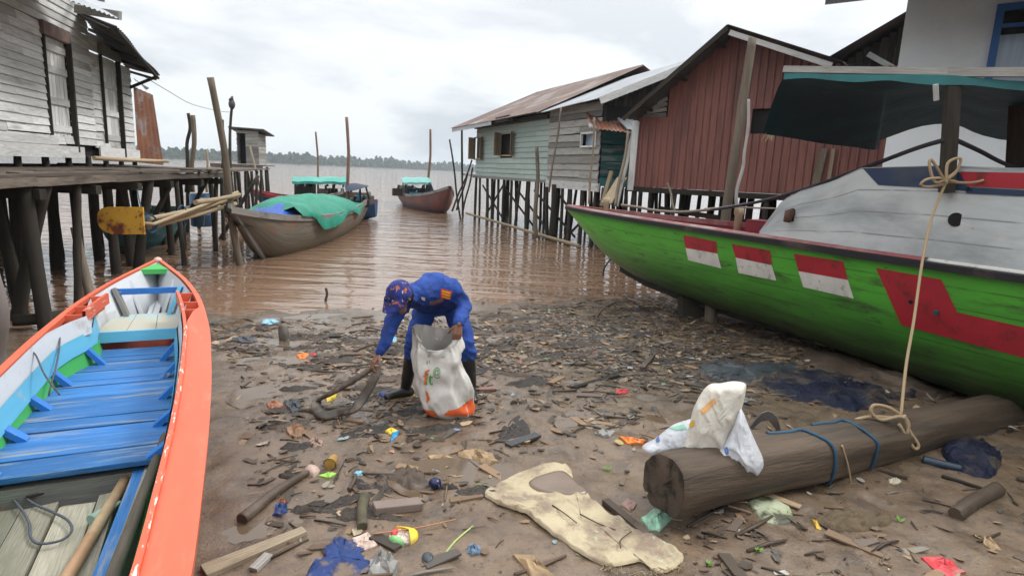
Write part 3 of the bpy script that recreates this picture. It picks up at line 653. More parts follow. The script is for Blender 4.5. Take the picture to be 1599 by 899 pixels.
for k in range(7): pile(hB, TB.p(.1 + k * .18, random.uniform(-.5, .4), 1.8), TB.p(.1 + k * .18 + random.uniform(-.1, .1), random.uniform(-.5, .4), -.3), .06, n=6)
# stilts
rnd = random.Random(3)
for (h, sa, sb) in ((hA, -1.2, SA), (hB, SA + .3, SB)):
    for row, dd in enumerate((0.0, .9, 2.1, 3.6, 5.5)):
        s = sa + rnd.uniform(0, .3) + (0 if row else (1.2 if h is hA else 0))
        while s < sb:
            pile(h, FA.p(s + rnd.uniform(-.06, .06), dd, 1.85), FA.p(s + rnd.uniform(-.22, .22), dd + rnd.uniform(-.1, .1), -.5), rnd.uniform(.045, .075), W_POST if row < 3 else W_DARK, n=6)
            s += rnd.uniform(.5, .85) if row == 0 else rnd.uniform(.85, 1.5)
pile(hB, P(867, 288, 20.6), P(862, 372, 20.6) , .13, W_POST)
for a, b in (((.5, 1.5), (3.2, .1)), ((2.8, 1.6), (6, .15)), ((7, .2), (4.2, 1.5)), ((5.8, 1.5), (9, .15)), ((7.2, 1.7), (10, .3)), ((8.6, .2), (10.6, 1.5)), ((1, .2), (3, 1.7))):
    mb = MB(); mb.bar(FA.p(a[0], .15, a[1]), FA.p(b[0], .15, b[1]), .07, .04, side=(0, 0, 1)); mb.build('cross_brace', W_POST, hA if a[0] < 7 else hB)
# ================================================================ HOUSE C brown-red shed
FC = Frame((3.2, 16), (.804, -.595), 1)
if FC.n.x < 0: FC.n = -FC.n
hC = thing('red_metal_shed', FC.p(3.5, 3, 0), 'large brown-red corrugated metal shed on stilts behind the green boat', 'shed')
cL, czL = FC.sz(990, 240)[0], FC.sz(1003, 188)[1]; cR, czR = FC.sz(1138, 42); cE, czE = FC.sz(1312, 100)
sI, zI = FC.sz(1040, 180); cEnd = cE + 1.2
def topC(s): return float(np.interp(s, [cL - .6, cR, cE], [czL - .35, czR - .12, czE - .1]))
mb = MB(); pitch = .17; s = cL + .05; k = 0; zbC = FC.sz(1100, 297)[1]
prof = [(0, 0), (.10, 0), (.12, -.038), (.15, -.038)]
pts = []
while s < cEnd:
    for a, dd in prof: pts.append((s + a, dd))
    s += pitch
hole = (FC.sz(1168, 190)[0], FC.sz(1200, 190)[0] + .9, FC.sz(1180, 209)[1], FC.sz(1180, 170)[1])
seamz = FC.sz(1080, 175)[1]
for (a, da), (b, db) in zip(pts, pts[1:]):
    zt_ = (topC(a), topC(b))
    if a < sI: zt_ = (min(zt_[0], FC.sz(1020, 183)[1]), min(zt_[1], FC.sz(1020, 183)[1]))
    bands = [(zbC, seamz, 0), (seamz - .04, 99, -.006)]
    if hole[0] < a < hole[1]: bands = [(zbC, hole[2], 0), (hole[3], 99, -.006)]
    for z0_, z1_, ex in bands:
        ta, tb = min(zt_[0], z1_), min(zt_[1], z1_)
        if ta > z0_ + .02:
            i = len(mb.v); mb.v += [FC.p(a, da + ex, z0_), FC.p(b, db + ex, z0_), FC.p(b, db + ex, tb), FC.p(a, da + ex, ta)]
            mb.face([i, i + 1, i + 2, i + 3], None, .5 + .3 * math.sin(int((a - cL) / .92) * 2.1))
mb.build('wall', M_BRICKRED, hC)
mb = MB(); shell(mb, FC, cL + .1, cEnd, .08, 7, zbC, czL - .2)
mb.poly([FC.p(cL + .15, .09, czL - .25), FC.p(cEnd, .09, czL - .25), FC.p(cEnd, .09, czE - .25), FC.p(cR, .09, czR - .25)], FC.n * 6.8); mb.build('light_block_box', M_DARK, hC)
mb = MB(); RO = -.75
corr(mb, FC.p(cL - .75, RO, FC.sz(972, 183)[1] - .03), FC.p(cR, RO, czR + .03), FC.p(cR, 7.4, czR + .03), FC.p(cL - .75, 7.4, FC.sz(972, 183)[1]), pitch=.12, amp=.015) if False else None
za = FC.sz(972, 183, RO)[1]; sa = FC.sz(972, 183, RO)[0]; sr, zrr = FC.sz(1136, 39, RO); se, ze = FC.sz(1316, 96, RO)
corr(mb, FC.p(sa, 7.4, za), FC.p(sa, RO, za), FC.p(sr, RO, zrr), FC.p(sr, 7.4, zrr), pitch=.14, amp=.015)
corr(mb, FC.p(sr, 7.4, zrr), FC.p(sr, RO, zrr), FC.p(se, RO, ze), FC.p(se, 7.4, ze), pitch=.14, amp=.015)
mb.build('roof', M_DKZINC, hC)
mb = MB(); mb.bar(FC.p(sa, RO + .03, za - .05), FC.p(sr, RO + .03, zrr - .06), .09, .04, side=(0, 0, 1)); mb.build('rake_board', W_DARK, hC)
mb = MB(); mb.bar(FC.p(*[FC.sz(1138, 50, RO)[0], RO + .06, FC.sz(1138, 50, RO)[1]]), FC.p(FC.sz(1298, 102, RO)[0], RO + .06, FC.sz(1298, 102, RO)[1]), .11, .04, side=(0, 0, 1)); mb.build('rake_board', W_SILV, hC)
for s in np.arange(sa + .4, se, .85): mb = MB(); zz = float(np.interp(s, [sa, sr, se], [za, zrr, ze])) - .09; mb.bar(FC.p(s, RO + .05, zz), FC.p(s, .2, zz), .07, .06); mb.build('rafter', W_DARK, hC)
mb = MB(); s0_, z0_ = FC.sz(1003, 190); mb.bar(FC.p(cL, -.04, zbC - .1), FC.p(FC.sz(1001, 185)[0] - .1, -.04, z0_), .17, .05, side=FC.u); mb.build('corner_board', W_SILV, hC)
zw = FC.sz(1020, 183)[1]
for k in range(4): 
    s_a = cL + .12 + k * .13; mb = MB(); mb.bar(FC.p(s_a, .05, zw + .03 + k * .10), FC.p(sI - .02, .05, zw + .06 + k * .13), .09, .02, side=(0, 0, 1)); mb.build('gable_slat', W_GREY, hC)
for pa, pb in (((1288, 232), (1270, 300)), ((1303, 232), (1292, 300))):
    mb = MB(); q = FC.sz(*pa); r_ = FC.sz(*pb); mb.bar(FC.p(q[0], -.07, q[1]), FC.p(r_[0], -.07, r_[1] - .3), .15 if pa[0] == 1288 else .07, .04, side=FC.u); mb.build('wall_batten', W_POLE if pa[0] == 1288 else W_PALE, hC)
mb = MB(); mb.bar(FC.p(cL - .1, 0, zbC - .07), FC.p(cEnd, 0, zbC - .07), .13, .1, side=(0, 0, 1)); mb.build('floor_beam', W_DARK, hC)
rnd = random.Random(8)
for row, dd in enumerate((0.05, .8, 1.7, 2.8, 4.2, 6)):
    s = cL + rnd.uniform(0, .4)
    while s < cEnd + 1:
        pile(hC, FC.p(s, dd, zbC - .1), FC.p(s + rnd.uniform(-.15, .15), dd, -.5), rnd.uniform(.05, .09), W_POST if row < 2 else W_DARK, n=6); s += rnd.uniform(.6, 1.3)
mb = MB(); shb = FC.sz(1200, 180)
mb.bar(FC.p(cL + 2, .3, .9), FC.p(cL + 6, .3, 1.0), .12, .06, side=(0, 0, 1)); mb.bar(FC.p(cL + .6, .5, 1.35), FC.p(cL + 4, .5, 1.1), .12, .06, side=(0, 0, 1)); mb.build('under_beam', W_DARK, hC)
# ================================================================ HOUSE D dark gable behind
FD = Frame(P(1302, 92, 15.5)[:2], (.86, -.5), 1)
if FD.n.y < 0: FD.n = -FD.n
hD = thing('dark_plank_house', FD.p(2, 2, 0), 'dark plank house with a rising tin roof between the brown-red shed and the white house', 'house')
a = FD.sz(1304, 92); b = FD.sz(1420, 22)
mb = MB(); sl_ = (b[1] - a[1]) / (b[0] - a[0])
for k in range(34):
    s = a[0] - .3 + k * .16; zt_ = a[1] - .15 + sl_ * (s - a[0]); mb.bar(FD.p(s, .3, 1.6), FD.p(s, .3, max(zt_, 3.5)), .15, .02, side=FD.u)
mb.build('wall', W_POST, hD)
mb = MB(); corr(mb, FD.p(a[0] - .2, 6, a[1] - .05), FD.p(a[0] - .2, -.3, a[1] - .05), FD.p(b[0] + 1.2, -.3, b[1] + 1.2 * sl_), FD.p(b[0] + 1.2, 6, b[1] + 1.2 * sl_), pitch=.14); mb.build('roof', M_RUSTROOF, hD)
q0, q1 = FD.sz(1355, 82), FD.sz(1402, 108)
mb = MB(); mb.bar(FD.p(q0[0], .2, q0[1]), FD.p(q1[0], .2, q1[1]), .12, .04, side=(0, 0, 1)); mb.bar(FD.p(a[0], .22, a[1] - .55), FD.p(b[0], .22, a[1] - .5), .1, .04, side=(0, 0, 1)); mb.build('wall_batten', W_SILV, hD)
mb = MB(); shell(mb, FD, a[0], a[0] + 5, .35, 6, 1.6, a[1] - .2); mb.build('light_block_box', M_DARK, hD)
for k in range(6): pile(hD, FD.p(a[0] + k * .9, .4, 1.6), FD.p(a[0] + k * .9, .4, -.3), .07, n=6)
# ================================================================ HOUSE E white
FE = Frame(P(1400, 115, 11.6)[:2], (.80, -.60), 1)
hE = thing('white_house', FE.p(4, 3, 0), 'white rendered house with a blue window frame at the right edge', 'house')
eL = FE.sz(1400, 115)[0]; ww = [FE.sz(1553, 70)[0], FE.sz(1680, 70)[0], FE.sz(1560, 122)[1] - .35, FE.sz(1575, 12)[1]]
mb = MB()
def slab(s0, s1, z0, z1): mb.poly([FE.p(s0, 0, z0), FE.p(s1, 0, z0), FE.p(s1, 0, z1), FE.p(s0, 0, z1)], FE.n * .12)
slab(eL, ww[0], .9, 6.4); slab(ww[0], ww[1], .9, ww[2]); slab(ww[0], ww[1], ww[3], 6.4); slab(ww[1], eL + 9, .9, 6.4); mb.build('wall', M_WHITEWALL, hE)
mb = MB(); mb.poly([FE.p(eL, .12, .9), FE.p(eL, 7, .9), FE.p(eL, 7, 6.4), FE.p(eL, .12, 6.4)], FE.u * .12); mb.build('side_wall', M_WHITEWALL, hE)
o = window_box(hE, FE, *ww, fm=M_BLUEPAINT, depth=.1, ft=.11, pane=M_GLASSY)
zm = FE.sz(1560, 42)[1]
mb = MB(); mb.bar(FE.p(ww[0], -.03, zm), FE.p(ww[1], -.03, zm), .06, .05, side=(0, 0, 1)); mb.bar(FE.p((ww[0] + ww[1]) / 2, -.028, ww[2]), FE.p((ww[0] + ww[1]) / 2, -.028, zm), .06, .05, side=FE.u); mb.build('mullion', M_BLUEPAINT, o)
mb = MB(); mb.poly([FE.p(ww[0] + .05, .085, zm - .12), FE.p(ww[1] - .05, .085, zm - .12), FE.p(ww[1] - .05, .085, ww[3]), FE.p(ww[0] + .05, .085, ww[3])]); mb.build('upper_pane', M_DARK, o)
r0 = P(1288, 8, 10.6); mb = MB(); mb.poly([r0, r0 + FE.u * 9, r0 + FE.u * 9 + FE.n * 8 + V((0, 0, 4.6)), r0 + FE.n * 8 + V((0, 0, 4.6))], (0, 0, .09)); mb.build('roof', M_DKZINC, hE)
mb = MB(); shell(mb, FE, eL + .2, eL + 8.8, .3, 7, 1, 6.3); mb.build('light_block_box', M_DARK, hE)
for k in range(8): pile(hE, FE.p(eL + .2 + k * 1.1, .1, .95), FE.p(eL + .2 + k * 1.1, .1, -.3), .08, n=6)
# ================================================================ BOATS
def hullfn(T, a, sts, z0=0):
    T = V((T[0], T[1], 0)); a = V((a[0], a[1], 0)).normalized(); n = V((a.y, -a.x, 0)); S = [q[0] for q in sts]
    def ip(k, s): return float(np.interp(s, S, [q[k] for q in sts]))
    # smooth the profile a little
    def sm(k, s): h = .22; return (ip(k, s - h) + 2 * ip(k, s) + ip(k, s + h)) / 4 if S[0] + h < s < S[-1] - h else ip(k, s)
    def H(s, t, side=1, inset=0, up=0):
        b = max(sm(1, s) - inset, .004); zr = sm(2, s); zk = min(sm(3, s) + up, zr - .005); e = sm(4, s); th = t * math.pi / 2
        return T + a * s + n * (side * b * max(math.cos(th), 0) ** e) + V((0, 0, z0 + zk + (zr - zk) * (1 - math.sin(th) ** (1.0 + .35 * (1 - min(e, 1)) * 2))))
    H.T, H.a, H.n, H.S, H.ip = T, a, n, S, sm
    return H
def loft(mb, H, s0, s1, ns, t0=0, t1=1, nt=12, sides=(1, -1), inset=0, up=0, m=0, off=0, flip=False):
    if len(sides) == 2:
        ts = [(1, t0 + (t1 - t0) * k / nt) for k in range(nt + 1)] + [(-1, t0 + (t1 - t0) * k / nt) for k in range(nt - 1, -1, -1)]
    else: ts = [(sides[0], t0 + (t1 - t0) * k / nt) for k in range(nt + 1)]
    rows = []
    for j in range(ns + 1):
        s = s0 + (s1 - s0) * j / ns; rows.append([H(s, t, sd, inset, up) for sd, t in ts])
    mb.grid(rows, m=m, col=.5)
CI = CAMROT.transposed()
def prj(p):
    c = CI @ (V(p) - V((0, 0, EYE))); return 799.5 + FPX * c.x / -c.z, 449.5 - FPX * c.y / -c.z
def inv(fn, ur, vr, px, py, n=26, it=6):
    """surface parameters of the point of fn seen at (px, py) in the photograph"""
    (u0, u1), (v0, v1) = ur, vr; best = None
    for _ in range(it):
        best = None
        for i in range(n + 1):
            for j in range(n + 1):
                u = u0 + (u1 - u0) * i / n; v = v0 + (v1 - v0) * j / n; x, y = prj(fn(u, v)); d = (x - px) ** 2 + (y - py) ** 2
                if best is None or d < best[0]: best = (d, u, v)
        du, dv = (u1 - u0) / n * 1.5, (v1 - v0) / n * 1.5; u0, u1 = max(ur[0], best[1] - du), min(ur[1], best[1] + du); v0, v1 = max(vr[0], best[2] - dv), min(vr[1], best[2] + dv); n = 8
    return best[1], best[2]
def patch(mb, fn, q, off=.006, nu=10, nv=6, thick=.003):
    """four (u, v) corners TL TR BR BL -> a thin painted patch lying on fn, facing the camera"""
    rows = []
    for j in range(nv + 1):
        r = []
        for i in range(nu + 1):
            a, b = i / nu, j / nv; u = (q[0][0] * (1 - a) + q[1][0] * a) * (1 - b) + (q[3][0] * (1 - a) + q[2][0] * a) * b; v = (q[0][1] * (1 - a) + q[1][1] * a) * (1 - b) + (q[3][1] * (1 - a) + q[2][1] * a) * b
            p = fn(u, v); e = 1e-3; nn = (fn(u + e, v) - p).cross(fn(u, v + e) - p).normalized()
            if nn.dot(V((0, 0, EYE)) - p) < 0: nn = -nn
            r.append(p + nn * off)
        rows.append(r)
    mb.grid(rows, col=.5)
# ---------------------------------------------------------------- the big green boat
GREEN = mat('green_hull_paint', (.085, .37, .035), (.062, .29, .03), s=1.6, stretch=(.7, 3, 3), co='uv', rough=.38, c3=(.045, .05, .025), s3=2.6, stretch3=(.5, 2.2, 2.2), t3=(.60, .74), planks=.19, bump=.2, bs=6, zdirt=(.38, 1.12, (.022, .021, .012), .26), c4=(.03, .03, .02), s4=7, t4=(.66, .70), spec=.45)
MAROON = mat('maroon_paint', (.22, .03, .04), (.15, .02, .03), s=2, rough=.45, c3=(.10, .03, .03), t3=(.55, .7), planks=.22, co='uv', bump=.15)
REDP = mat('red_flag_paint', (.38, .02, .03), (.30, .018, .028), s=4, rough=.5, c3=(.14, .02, .02), s3=5, t3=(.58, .72), bump=.1, c4=(.05, .02, .02), s4=14, t4=(.68, .71))
WHITEP = mat('white_flag_paint', (.66, .63, .58), (.52, .49, .45), s=4, rough=.5, c3=(.25, .23, .18), s3=6, t3=(.60, .72), bump=.1, c4=(.08, .08, .06), s4=11, t4=(.66, .69))
BULW = mat('worn_white_boards', (.56, .58, .57), (.42, .45, .46), s=1.6, stretch=(.5, 1.2, 1.2), co='uv', rough=.6, c3=(.22, .235, .24), s3=1.3, stretch3=(.5, 1.4, 1.4), t3=(.48, .74), planks=.215, bump=.12, bs=5, c4=(.12, .11, .10), s4=13, t4=(.70, .74))
NAVY = mat('navy_paint', (.025, .045, .10), (.015, .03, .07), s=3, rough=.5, c3=(.06, .07, .09), t3=(.55, .7), bump=.1)
BLACKW = mat('black_rub_rail', (.022, .023, .028), (.012, .012, .014), s=5, co='uv', rough=.5, c3=(.10, .07, .06), t3=(.6, .72), bump=.2)
gb = thing('green_boat', (4.5, 6, 0), 'large green wooden boat with three red and white flags painted on its hull', 'boat')
GST = [(0, .02, 1.50, 1.42, 1.3), (.35, .13, 1.49, 1.22, 1.25), (.8, .23, 1.48, .93, 1.15), (1.3, .34, 1.475, .66, 1.05), (2.0, .46, 1.465, .45, .95), (3.13, .63, 1.46, .32, .8), (4.1, .83, 1.46, .26, .66), (5.1, 1.03, 1.46, .23, .58), (6.4, 1.27, 1.46, .17, .47), (7.7, 1.46, 1.465, .12, .41), (9.5, 1.6, 1.5, .12, .4), (12, 1.55, 1.56, .2, .45), (14, 1.3, 1.62, .45, .55)]  # aft keel made lower and flatter to block light under the hull
H = hullfn((1.02, 12.0), (.56, -.83), GST)
NS = 1 if (H.n.dot(V((-1, -1, 0))) > 0) else -1         # the side that faces the camera
mb = MB(); loft(mb, H, 0, 14, 70, nt=16); mb.build('hull', GREEN, gb)
mb = MB(); loft(mb, H, .12, 14, 50, nt=8, inset=.05, up=.05); mb.grid([[H(s, 0, 1, .06) + V((0, 0, -.22)), H(s, 0, -1, .06) + V((0, 0, -.22))] for s in np.linspace(.3, 13.9, 40)], smooth=False); mb.build('inner_hull', MAROON, gb)
mb = MB(); mb.poly([H(14, t / 10, 1) for t in range(11)] + [H(14, t / 10, -1) for t in range(9, -1, -1)]); mb.build('transom', GREEN, gb)
ss = list(np.linspace(0, 14, 60))
for sd in (1, -1):
    mb = MB(); R = []
    for s in ss:
        p = H(s, 0, sd); o = H.n * sd; z = V((0, 0, 1)); R.append([p + o * .0 - z * .055, p + o * .05 - z * .05, p + o * .055 + z * .012, p + o * 0 + z * .02, p - o * .0 - z * .055])
    mb.grid(R, smooth=False); mb.build('rub_rail', BLACKW, gb)
    mb = MB(); mb.grid([[H(s, 0, sd) + V((0, 0, .021)) + H.n * sd * .03, H(s, 0, sd) + V((0, 0, .045)) - H.n * sd * .0, H(s, 0, sd) + V((0, 0, .045)) - H.n * sd * .07, H(s, 0, sd) - H.n * sd * .07 - V((0, 0, .03))] for s in ss[:30]], smooth=False); mb.build('gunwale', mat('faded_maroon_rail', (.26, .07, .075), (.2, .05, .05), c3=(.3, .22, .2), t3=(.5, .7), rough=.5) if sd == 1 else bpy.data.materials['faded_maroon_rail'], gb)
hn = lambda s, t: H(s, t, NS)
def st(px, py): return inv(hn, (0, 13.9), (0, 1), px, py)
for k, F_ in enumerate([((1067, 367), (1119, 377), (1121, 396), (1127, 419), (1075, 406), (1071, 387)), ((1143, 381), (1203, 391), (1206, 414), (1213, 438), (1154, 426), (1149, 402)), ((1240, 396), (1317, 408), (1325, 437), (1334, 466), (1255, 448), (1247, 423))]):
    tl, tr, mr_, br, bl, ml = [st(*q) for q in F_]
    mb = MB(); patch(mb, hn, (tl, tr, mr_, ml)); o = mb.build('painted_flag', REDP, gb)
    mb = MB(); patch(mb, hn, (ml, mr_, br, bl)); mb.build('flag_white_half', WHITEP, o)
a1, a2, a3, a4 = st(1368, 418), st(1470, 436), st(1495, 487), st(1408, 507); b2, b3 = st(1640, 519), st(1640, 568)
mb = MB(); patch(mb, hn, (a1, a2, a3, a4)); patch(mb, hn, (a3, b2, b3, a4), nu=16); patch(mb, hn, (b2, (13.2, b2[1]), (13.2, b3[1]), b3), nu=24); mb.build('painted_stripe', REDP, gb)
for px, py, mm in ((1423, 471, M_DARK), (1464, 486, W_TEAL)):
    u_, v_ = st(px, py); p = hn(u_, v_); o = (H.n * NS + V((0, 0, -.2))).normalized(); mb = MB(); mb.tube([p - o * .03, p + o * (.05 if mm is W_TEAL else .012)], .02, n=10); mb.build('drain_pipe', mm, gb)
def bul(s, z): return H(s, 0, NS, .075) + V((0, 0, z))          # z above the rail
def bq(px, py): return inv(bul, (2, 13.9), (-.1, 1.6), px, py)
prof = [bq(*q) for q in ((1186, 361), (1203, 338), (1222, 312), (1250, 298), (1300, 283), (1345, 262), (1400, 260), (1480, 258), (1560, 262))]
def btop(s): return float(np.interp(s, [q[0] for q in prof], [q[1] for q in prof]))
s0b = prof[0][0]; sA_ = np.concatenate([np.linspace(s0b, s0b + 2, 24), np.linspace(s0b + 2.1, 13, 30)])
for sd in (1, -1):
    mb = MB()
    f_ = lambda s, z, i: H(s, 0, sd, .075 + i) + V((0, 0, z))
    rows = [[f_(s, .0, 0), f_(s, btop(s) * .25, 0), f_(s, btop(s) * .5, 0), f_(s, btop(s) * .75, 0), f_(s, btop(s), 0), f_(s, btop(s), .05), f_(s, 0, .05)] for s in sA_]
    mb.grid(rows, smooth=False, col=.5); ob = mb.build('bulwark', BULW, gb)
    if sd == NS:
        u1, u2, u3, u4 = bq(1348, 263), bq(1480, 259), bq(1500, 300), bq(1372, 289)
        mb = MB(); patch(mb, bul, (u1, u2, bq(1480, 295), u4), nu=14); patch(mb, bul, (bq(1480, 259), bq(1500, 270), bq(1520, 300), bq(1480, 295)), nu=4); patch(mb, bul, (bq(1505, 292), bq(1640, 299), bq(1640, 308), bq(1510, 302))); mb.build('navy_band', NAVY, ob)
        mb = MB(); patch(mb, bul, (bq(1499, 268), bq(1640, 271), bq(1640, 297), bq(1512, 291)), off=.008); mb.build('red_panel', REDP, ob)
        for px, py, r in ((1237, 336, .075), (1493, 343, .062)):
            u_, v_ = bq(px, py); p = bul(u_, v_); o = H.n * NS
            mb = MB(); mb.tube([p - o * .02, p + o * .006], r, n=20); hw = mb.build('hawse_hole', M_DARK, ob)
            if px == 1237:
                mb = MB(); mb.tube([p - o * .02 + V((0, 0, .04)), p + o * .07 + V((0, 0, .02)), p + o * .09 + V((.0, 0, -.08))], [.04, .05, .035], n=9, noise_amp=.3); mb.build('wooden_cleat', mat('brown_stub', (.13, .06, .04), (.07, .04, .03), rough=.7), ob)
        mb = MB(); mb.grid([[f_(s, -.0, -.012), f_(s, .035, -.014), f_(s, .04, 0)] for s in sA_]); mb.build('white_strip', WHITEP, ob)
# little hatch box and bits on the fore deck, bitts
mb = MB(); b0 = H(3.9, 0, -NS, .45) + V((0, 0, .05)); mb.bar(b0, b0 + H.a * 1.5 , .35, .16); mb.build('deck_hatch', MAROON, gb)
for s, off, h, r in ((1.15, .05, .17, .05), (3.6, -.4, .16, .055)):
    mb = MB(); c = H.T + H.a * s + H.n * off + V((0, 0, 1.25)); mb.tube([c, c + V((0, 0, .2 + h)), c + V((0, 0, .24 + h)), c + V((0, 0, .32 + h))], [r, r, r * 1.35, r * 1.2], n=10, noise_amp=.1); mb.build('mooring_bitt', W_PALE, gb)
mb = MB()
for k in range(7): c = H.T + H.a * (4.4 + .12 * k) + H.n * (-NS * .1) + V((0, 0, 1.42)); mb.bar(c, c - H.n * NS * .5 + V((0, 0, .0)), .1, .02)
mb.build('loose_deck_board', W_GREY, gb)
mb = MB(); mb.grid([[H(s, 1, 1) + V((0, 0, .02)) + H.n * .03, H(s, 1, 1) - V((0, 0, .1)) + H.n * .03, H(s, 1, 1) - V((0, 0, .1)) - H.n * .03, H(s, 1, 1) + V((0, 0, .02)) - H.n * .03] for s in np.linspace(1.6, 13.9, 20)], smooth=False); mb.build('keel', BLACKW, gb)
# canopy
CANV = mat('dark_green_tarpaulin', (.012, .065, .075), (.008, .04, .05), s=3, rough=.6, c3=(.02, .10, .105), t3=(.55, .75), bump=.6, bs=4, bd=.03, trans=.14)
yb = 5.35
c0, c1 = P(1226, 118, 6.5), P(1480, 123, 5.45); c2 = P(1640, 134, 4.95)
f0 = P(1192, 208, 7.4); f1 = P(1366, 234, 8.6); f2 = P(1700, 215, 7.6)
cv = thing('canopy', (c1.x, c1.y, 0), None, None); cv.parent = gb; cv.location = V((c1.x, c1.y, 0)) - gb.location
mb = MB(); rows = []
near = crom([c0, P(1300, 121, 6.15), P(1370, 122, 5.85), P(1405, 122, 5.72), c1, c2, P(2100, 120, 3.8)], 6)
far = crom([f0, P(1270, 222, 8.0), f1, P(1374, 219, 8.6), P(1480, 193, 8.4), P(1600, 222, 8.2), P(2100, 230, 7.5)], 6)
for a_, b_ in zip(near, far):
    rows.append([a_.lerp(b_, t) + V((0, 0, .10 * math.sin(math.pi * t) + .02 * noise.noise(a_.lerp(b_, t) * 2.2) - (.05 * math.sin(t * 40) if t < .06 else 0))) for t in [k / 14 for k in range(15)]])
mb.grid(rows); mb.grid([[p + V((0, 0, .006)) for p in r] for r in rows][::-1]); mb.build('tarpaulin', CANV, cv)
mb = MB(); mb.grid([[p + V((0, 0, .02)) + V((-.03, -.05, 0)) for p in near], [p + V((0, 0, -.045 - .03 * noise.noise(p * 3))) + V((-.035, -.055, 0)) for p in near]]); mb.build('tarpaulin_hem', mat('teal_hem', (.02, .15, .15), (.015, .10, .11), rough=.6), cv)
mb = MB(); mb.bar(c0 + V((-.02, -.02, .055)), c1 + V((0, 0, .055)), .06, .075, side=(0, 0, 1)); mb.bar(c1 + V((0, 0, .05)), P(2100, 112, 3.8), .07, .075, side=(0, 0, 1)); mb.build('canopy_beam', W_GREY, cv)
def post(name, a, b, wd, td, m_, par):
    mb = MB(); mb.bar(a, b, wd, td, side=(1, -.2, 0)); return mb.build(name, m_, par)
post('canopy_post', P(1488, 134, 5.40), P(1478, 300, 5.5), .10, .09, W_POST, cv); post('canopy_post', P(1461, 132, 5.44), P(1462, 157, 5.46), .035, .03, W_SILV, cv); post('canopy_post', P(1592, 140, 6.4), P(1583, 285, 6.6), .13, .1, W_DARK, cv)
post('canopy_post', P(1240, 160, 7.6), P(1262, 330, 7.2) , .05, .05, W_DARK, cv) if False else None
for k in range(7):
    mb = MB(); a_ = f0 + V((.05 + .04 * k, .06 * k, .02)); mb.tube(crom([a_ + V((0, 0, .06)), a_ + V((-.02, .01, -.02)), a_ + V((-.05 + random.uniform(-.03, .03), 0, -.06 - random.uniform(0, .06)))], 3), .006, n=5); mb.build('frayed_tie', BAMBOO, cv)
# blocks that carry it
mb = MB(); mb.bar(P(1079, 463, 9.35), P(1079, 497, 9.3), .34, .3, side=(1, 0, 0)); mb.build('support_block', M_DARK and W_DARK, label='squat black timber block propping the green hull near its bow', cat='block')
mb = MB(); mb.tube([P(1111, 468, 8.95), P(1110, 500, 8.9), P(1110, 514, 8.9)], [.085, .09], n=10, noise_amp=.15); mb.build('support_log', W_POLE, label='round upright log propping the green hull beside the black block', cat='log')
# ropes of the green boat
def rope(name, pts, r, m_, label, n=6, grp=None, k=6):
    mb = MB(); mb.tube(crom(pts, k), r, n=8); return mb.build(name, m_, label=label, cat='rope', group=grp)
BEIGE = mat('beige_rope', (.42, .31, .19), (.30, .21, .12), s=9, co='uv', stretch=(14, 14, 14), rough=.85, bump=.9, bd=.006)
DKROPE = mat('thick_dark_rope', (.05, .05, .06), (.025, .025, .03), s=9, co='uv', stretch=(10, 10, 10), rough=.85, bump=.9, bd=.008)
TANR = mat('greyish_mooring_rope', (.28, .24, .19), (.16, .14, .11), s=9, co='uv', stretch=(12, 12, 12), rough=.9, bump=.9, bd=.006)
rope('mooring_rope', [P(1478, 218, 5.42), P(1430, 232, 5.9), P(1350, 262, 6.7), P(1260, 294, 7.7), P(1180, 316, 8.6), P(1110, 328, 9.6)], .022, DKROPE, 'thick dark rope slanting down from the canopy post to the fore deck')
rope('mooring_rope', [P(1491, 218, 5.42), P(1530, 236, 5.8), P(1575, 258, 6.2), P(1640, 275, 6.4)], .02, DKROPE, 'thick dark rope running right from the canopy post to the frame edge')
rope('mooring_rope', [P(970, 320, 11.2), P(1000, 324, 10.9), P(1020, 328, 10.7), P(1060, 331, 10.2), P(1110, 327, 9.7), P(1170, 318, 8.9)], .022, TANR, 'pale old rope coiled along the maroon gunwale of the green boat')
rope('mooring_rope', [P(1100, 326, 9.8), P(1150, 324, 9.5), P(1245, 327, 8.6)], .013, TANR, 'thin pale rope stretched across the fore deck to the porthole')
K0 = P(1479, 285, 5.32)
hr = thing('hanging_rope', K0, 'long beige rope hanging from the canopy post knot down to the log', 'rope')
mb = MB(); mb.tube(crom([P(1475, 290, 5.3), P(1455, 340, 5.2), P(1440, 410, 5.0), P(1427, 500, 4.7), P(1415, 570, 4.45), P(1407, 648, 4.2)], 8), .011, n=8); mb.build('strand', BEIGE, hr)
mb = MB()
for lp in ([(1478, 287), (1455, 250), (1452, 262), (1462, 285), (1490, 272), (1500, 248), (1480, 255), (1478, 287)], [(1478, 287), (1450, 292), (1438, 288), (1448, 280), (1468, 278)], [(1470, 280), (1485, 274), (1499, 262)], [(1464, 278), (1480, 281), (1494, 284)]):
    mb.tube(crom([P(x, y, 5.3 - .012 * i) for i, (x, y) in enumerate(lp)], 6), .012, n=8)
mb.build('upper_knot', BEIGE, hr)
mb = MB()
for lp in ([(1407, 648), (1388, 636), (1366, 632), (1360, 642), (1375, 655), (1402, 650), (1412, 652)], [(1412, 648), (1420, 672), (1434, 694), (1426, 698), (1404, 662)], [(1398, 652), (1360, 650), (1335, 655)], [(1412, 650), (1419, 662), (1416, 678)]):
    mb.tube(crom([P(x, y, 4.16 - .006 * i) for i, (x, y) in enumerate(lp)], 6), .012, n=8)
mb.build('lower_knot', BEIGE, hr)
rope('mooring_rope', [P(1482, 284, 5.3), P(1520, 285, 5.3), P(1560, 274, 5.25), P(1650, 250, 5.1)], .011, BEIGE, 'beige rope sagging right from the canopy post across the red panel')
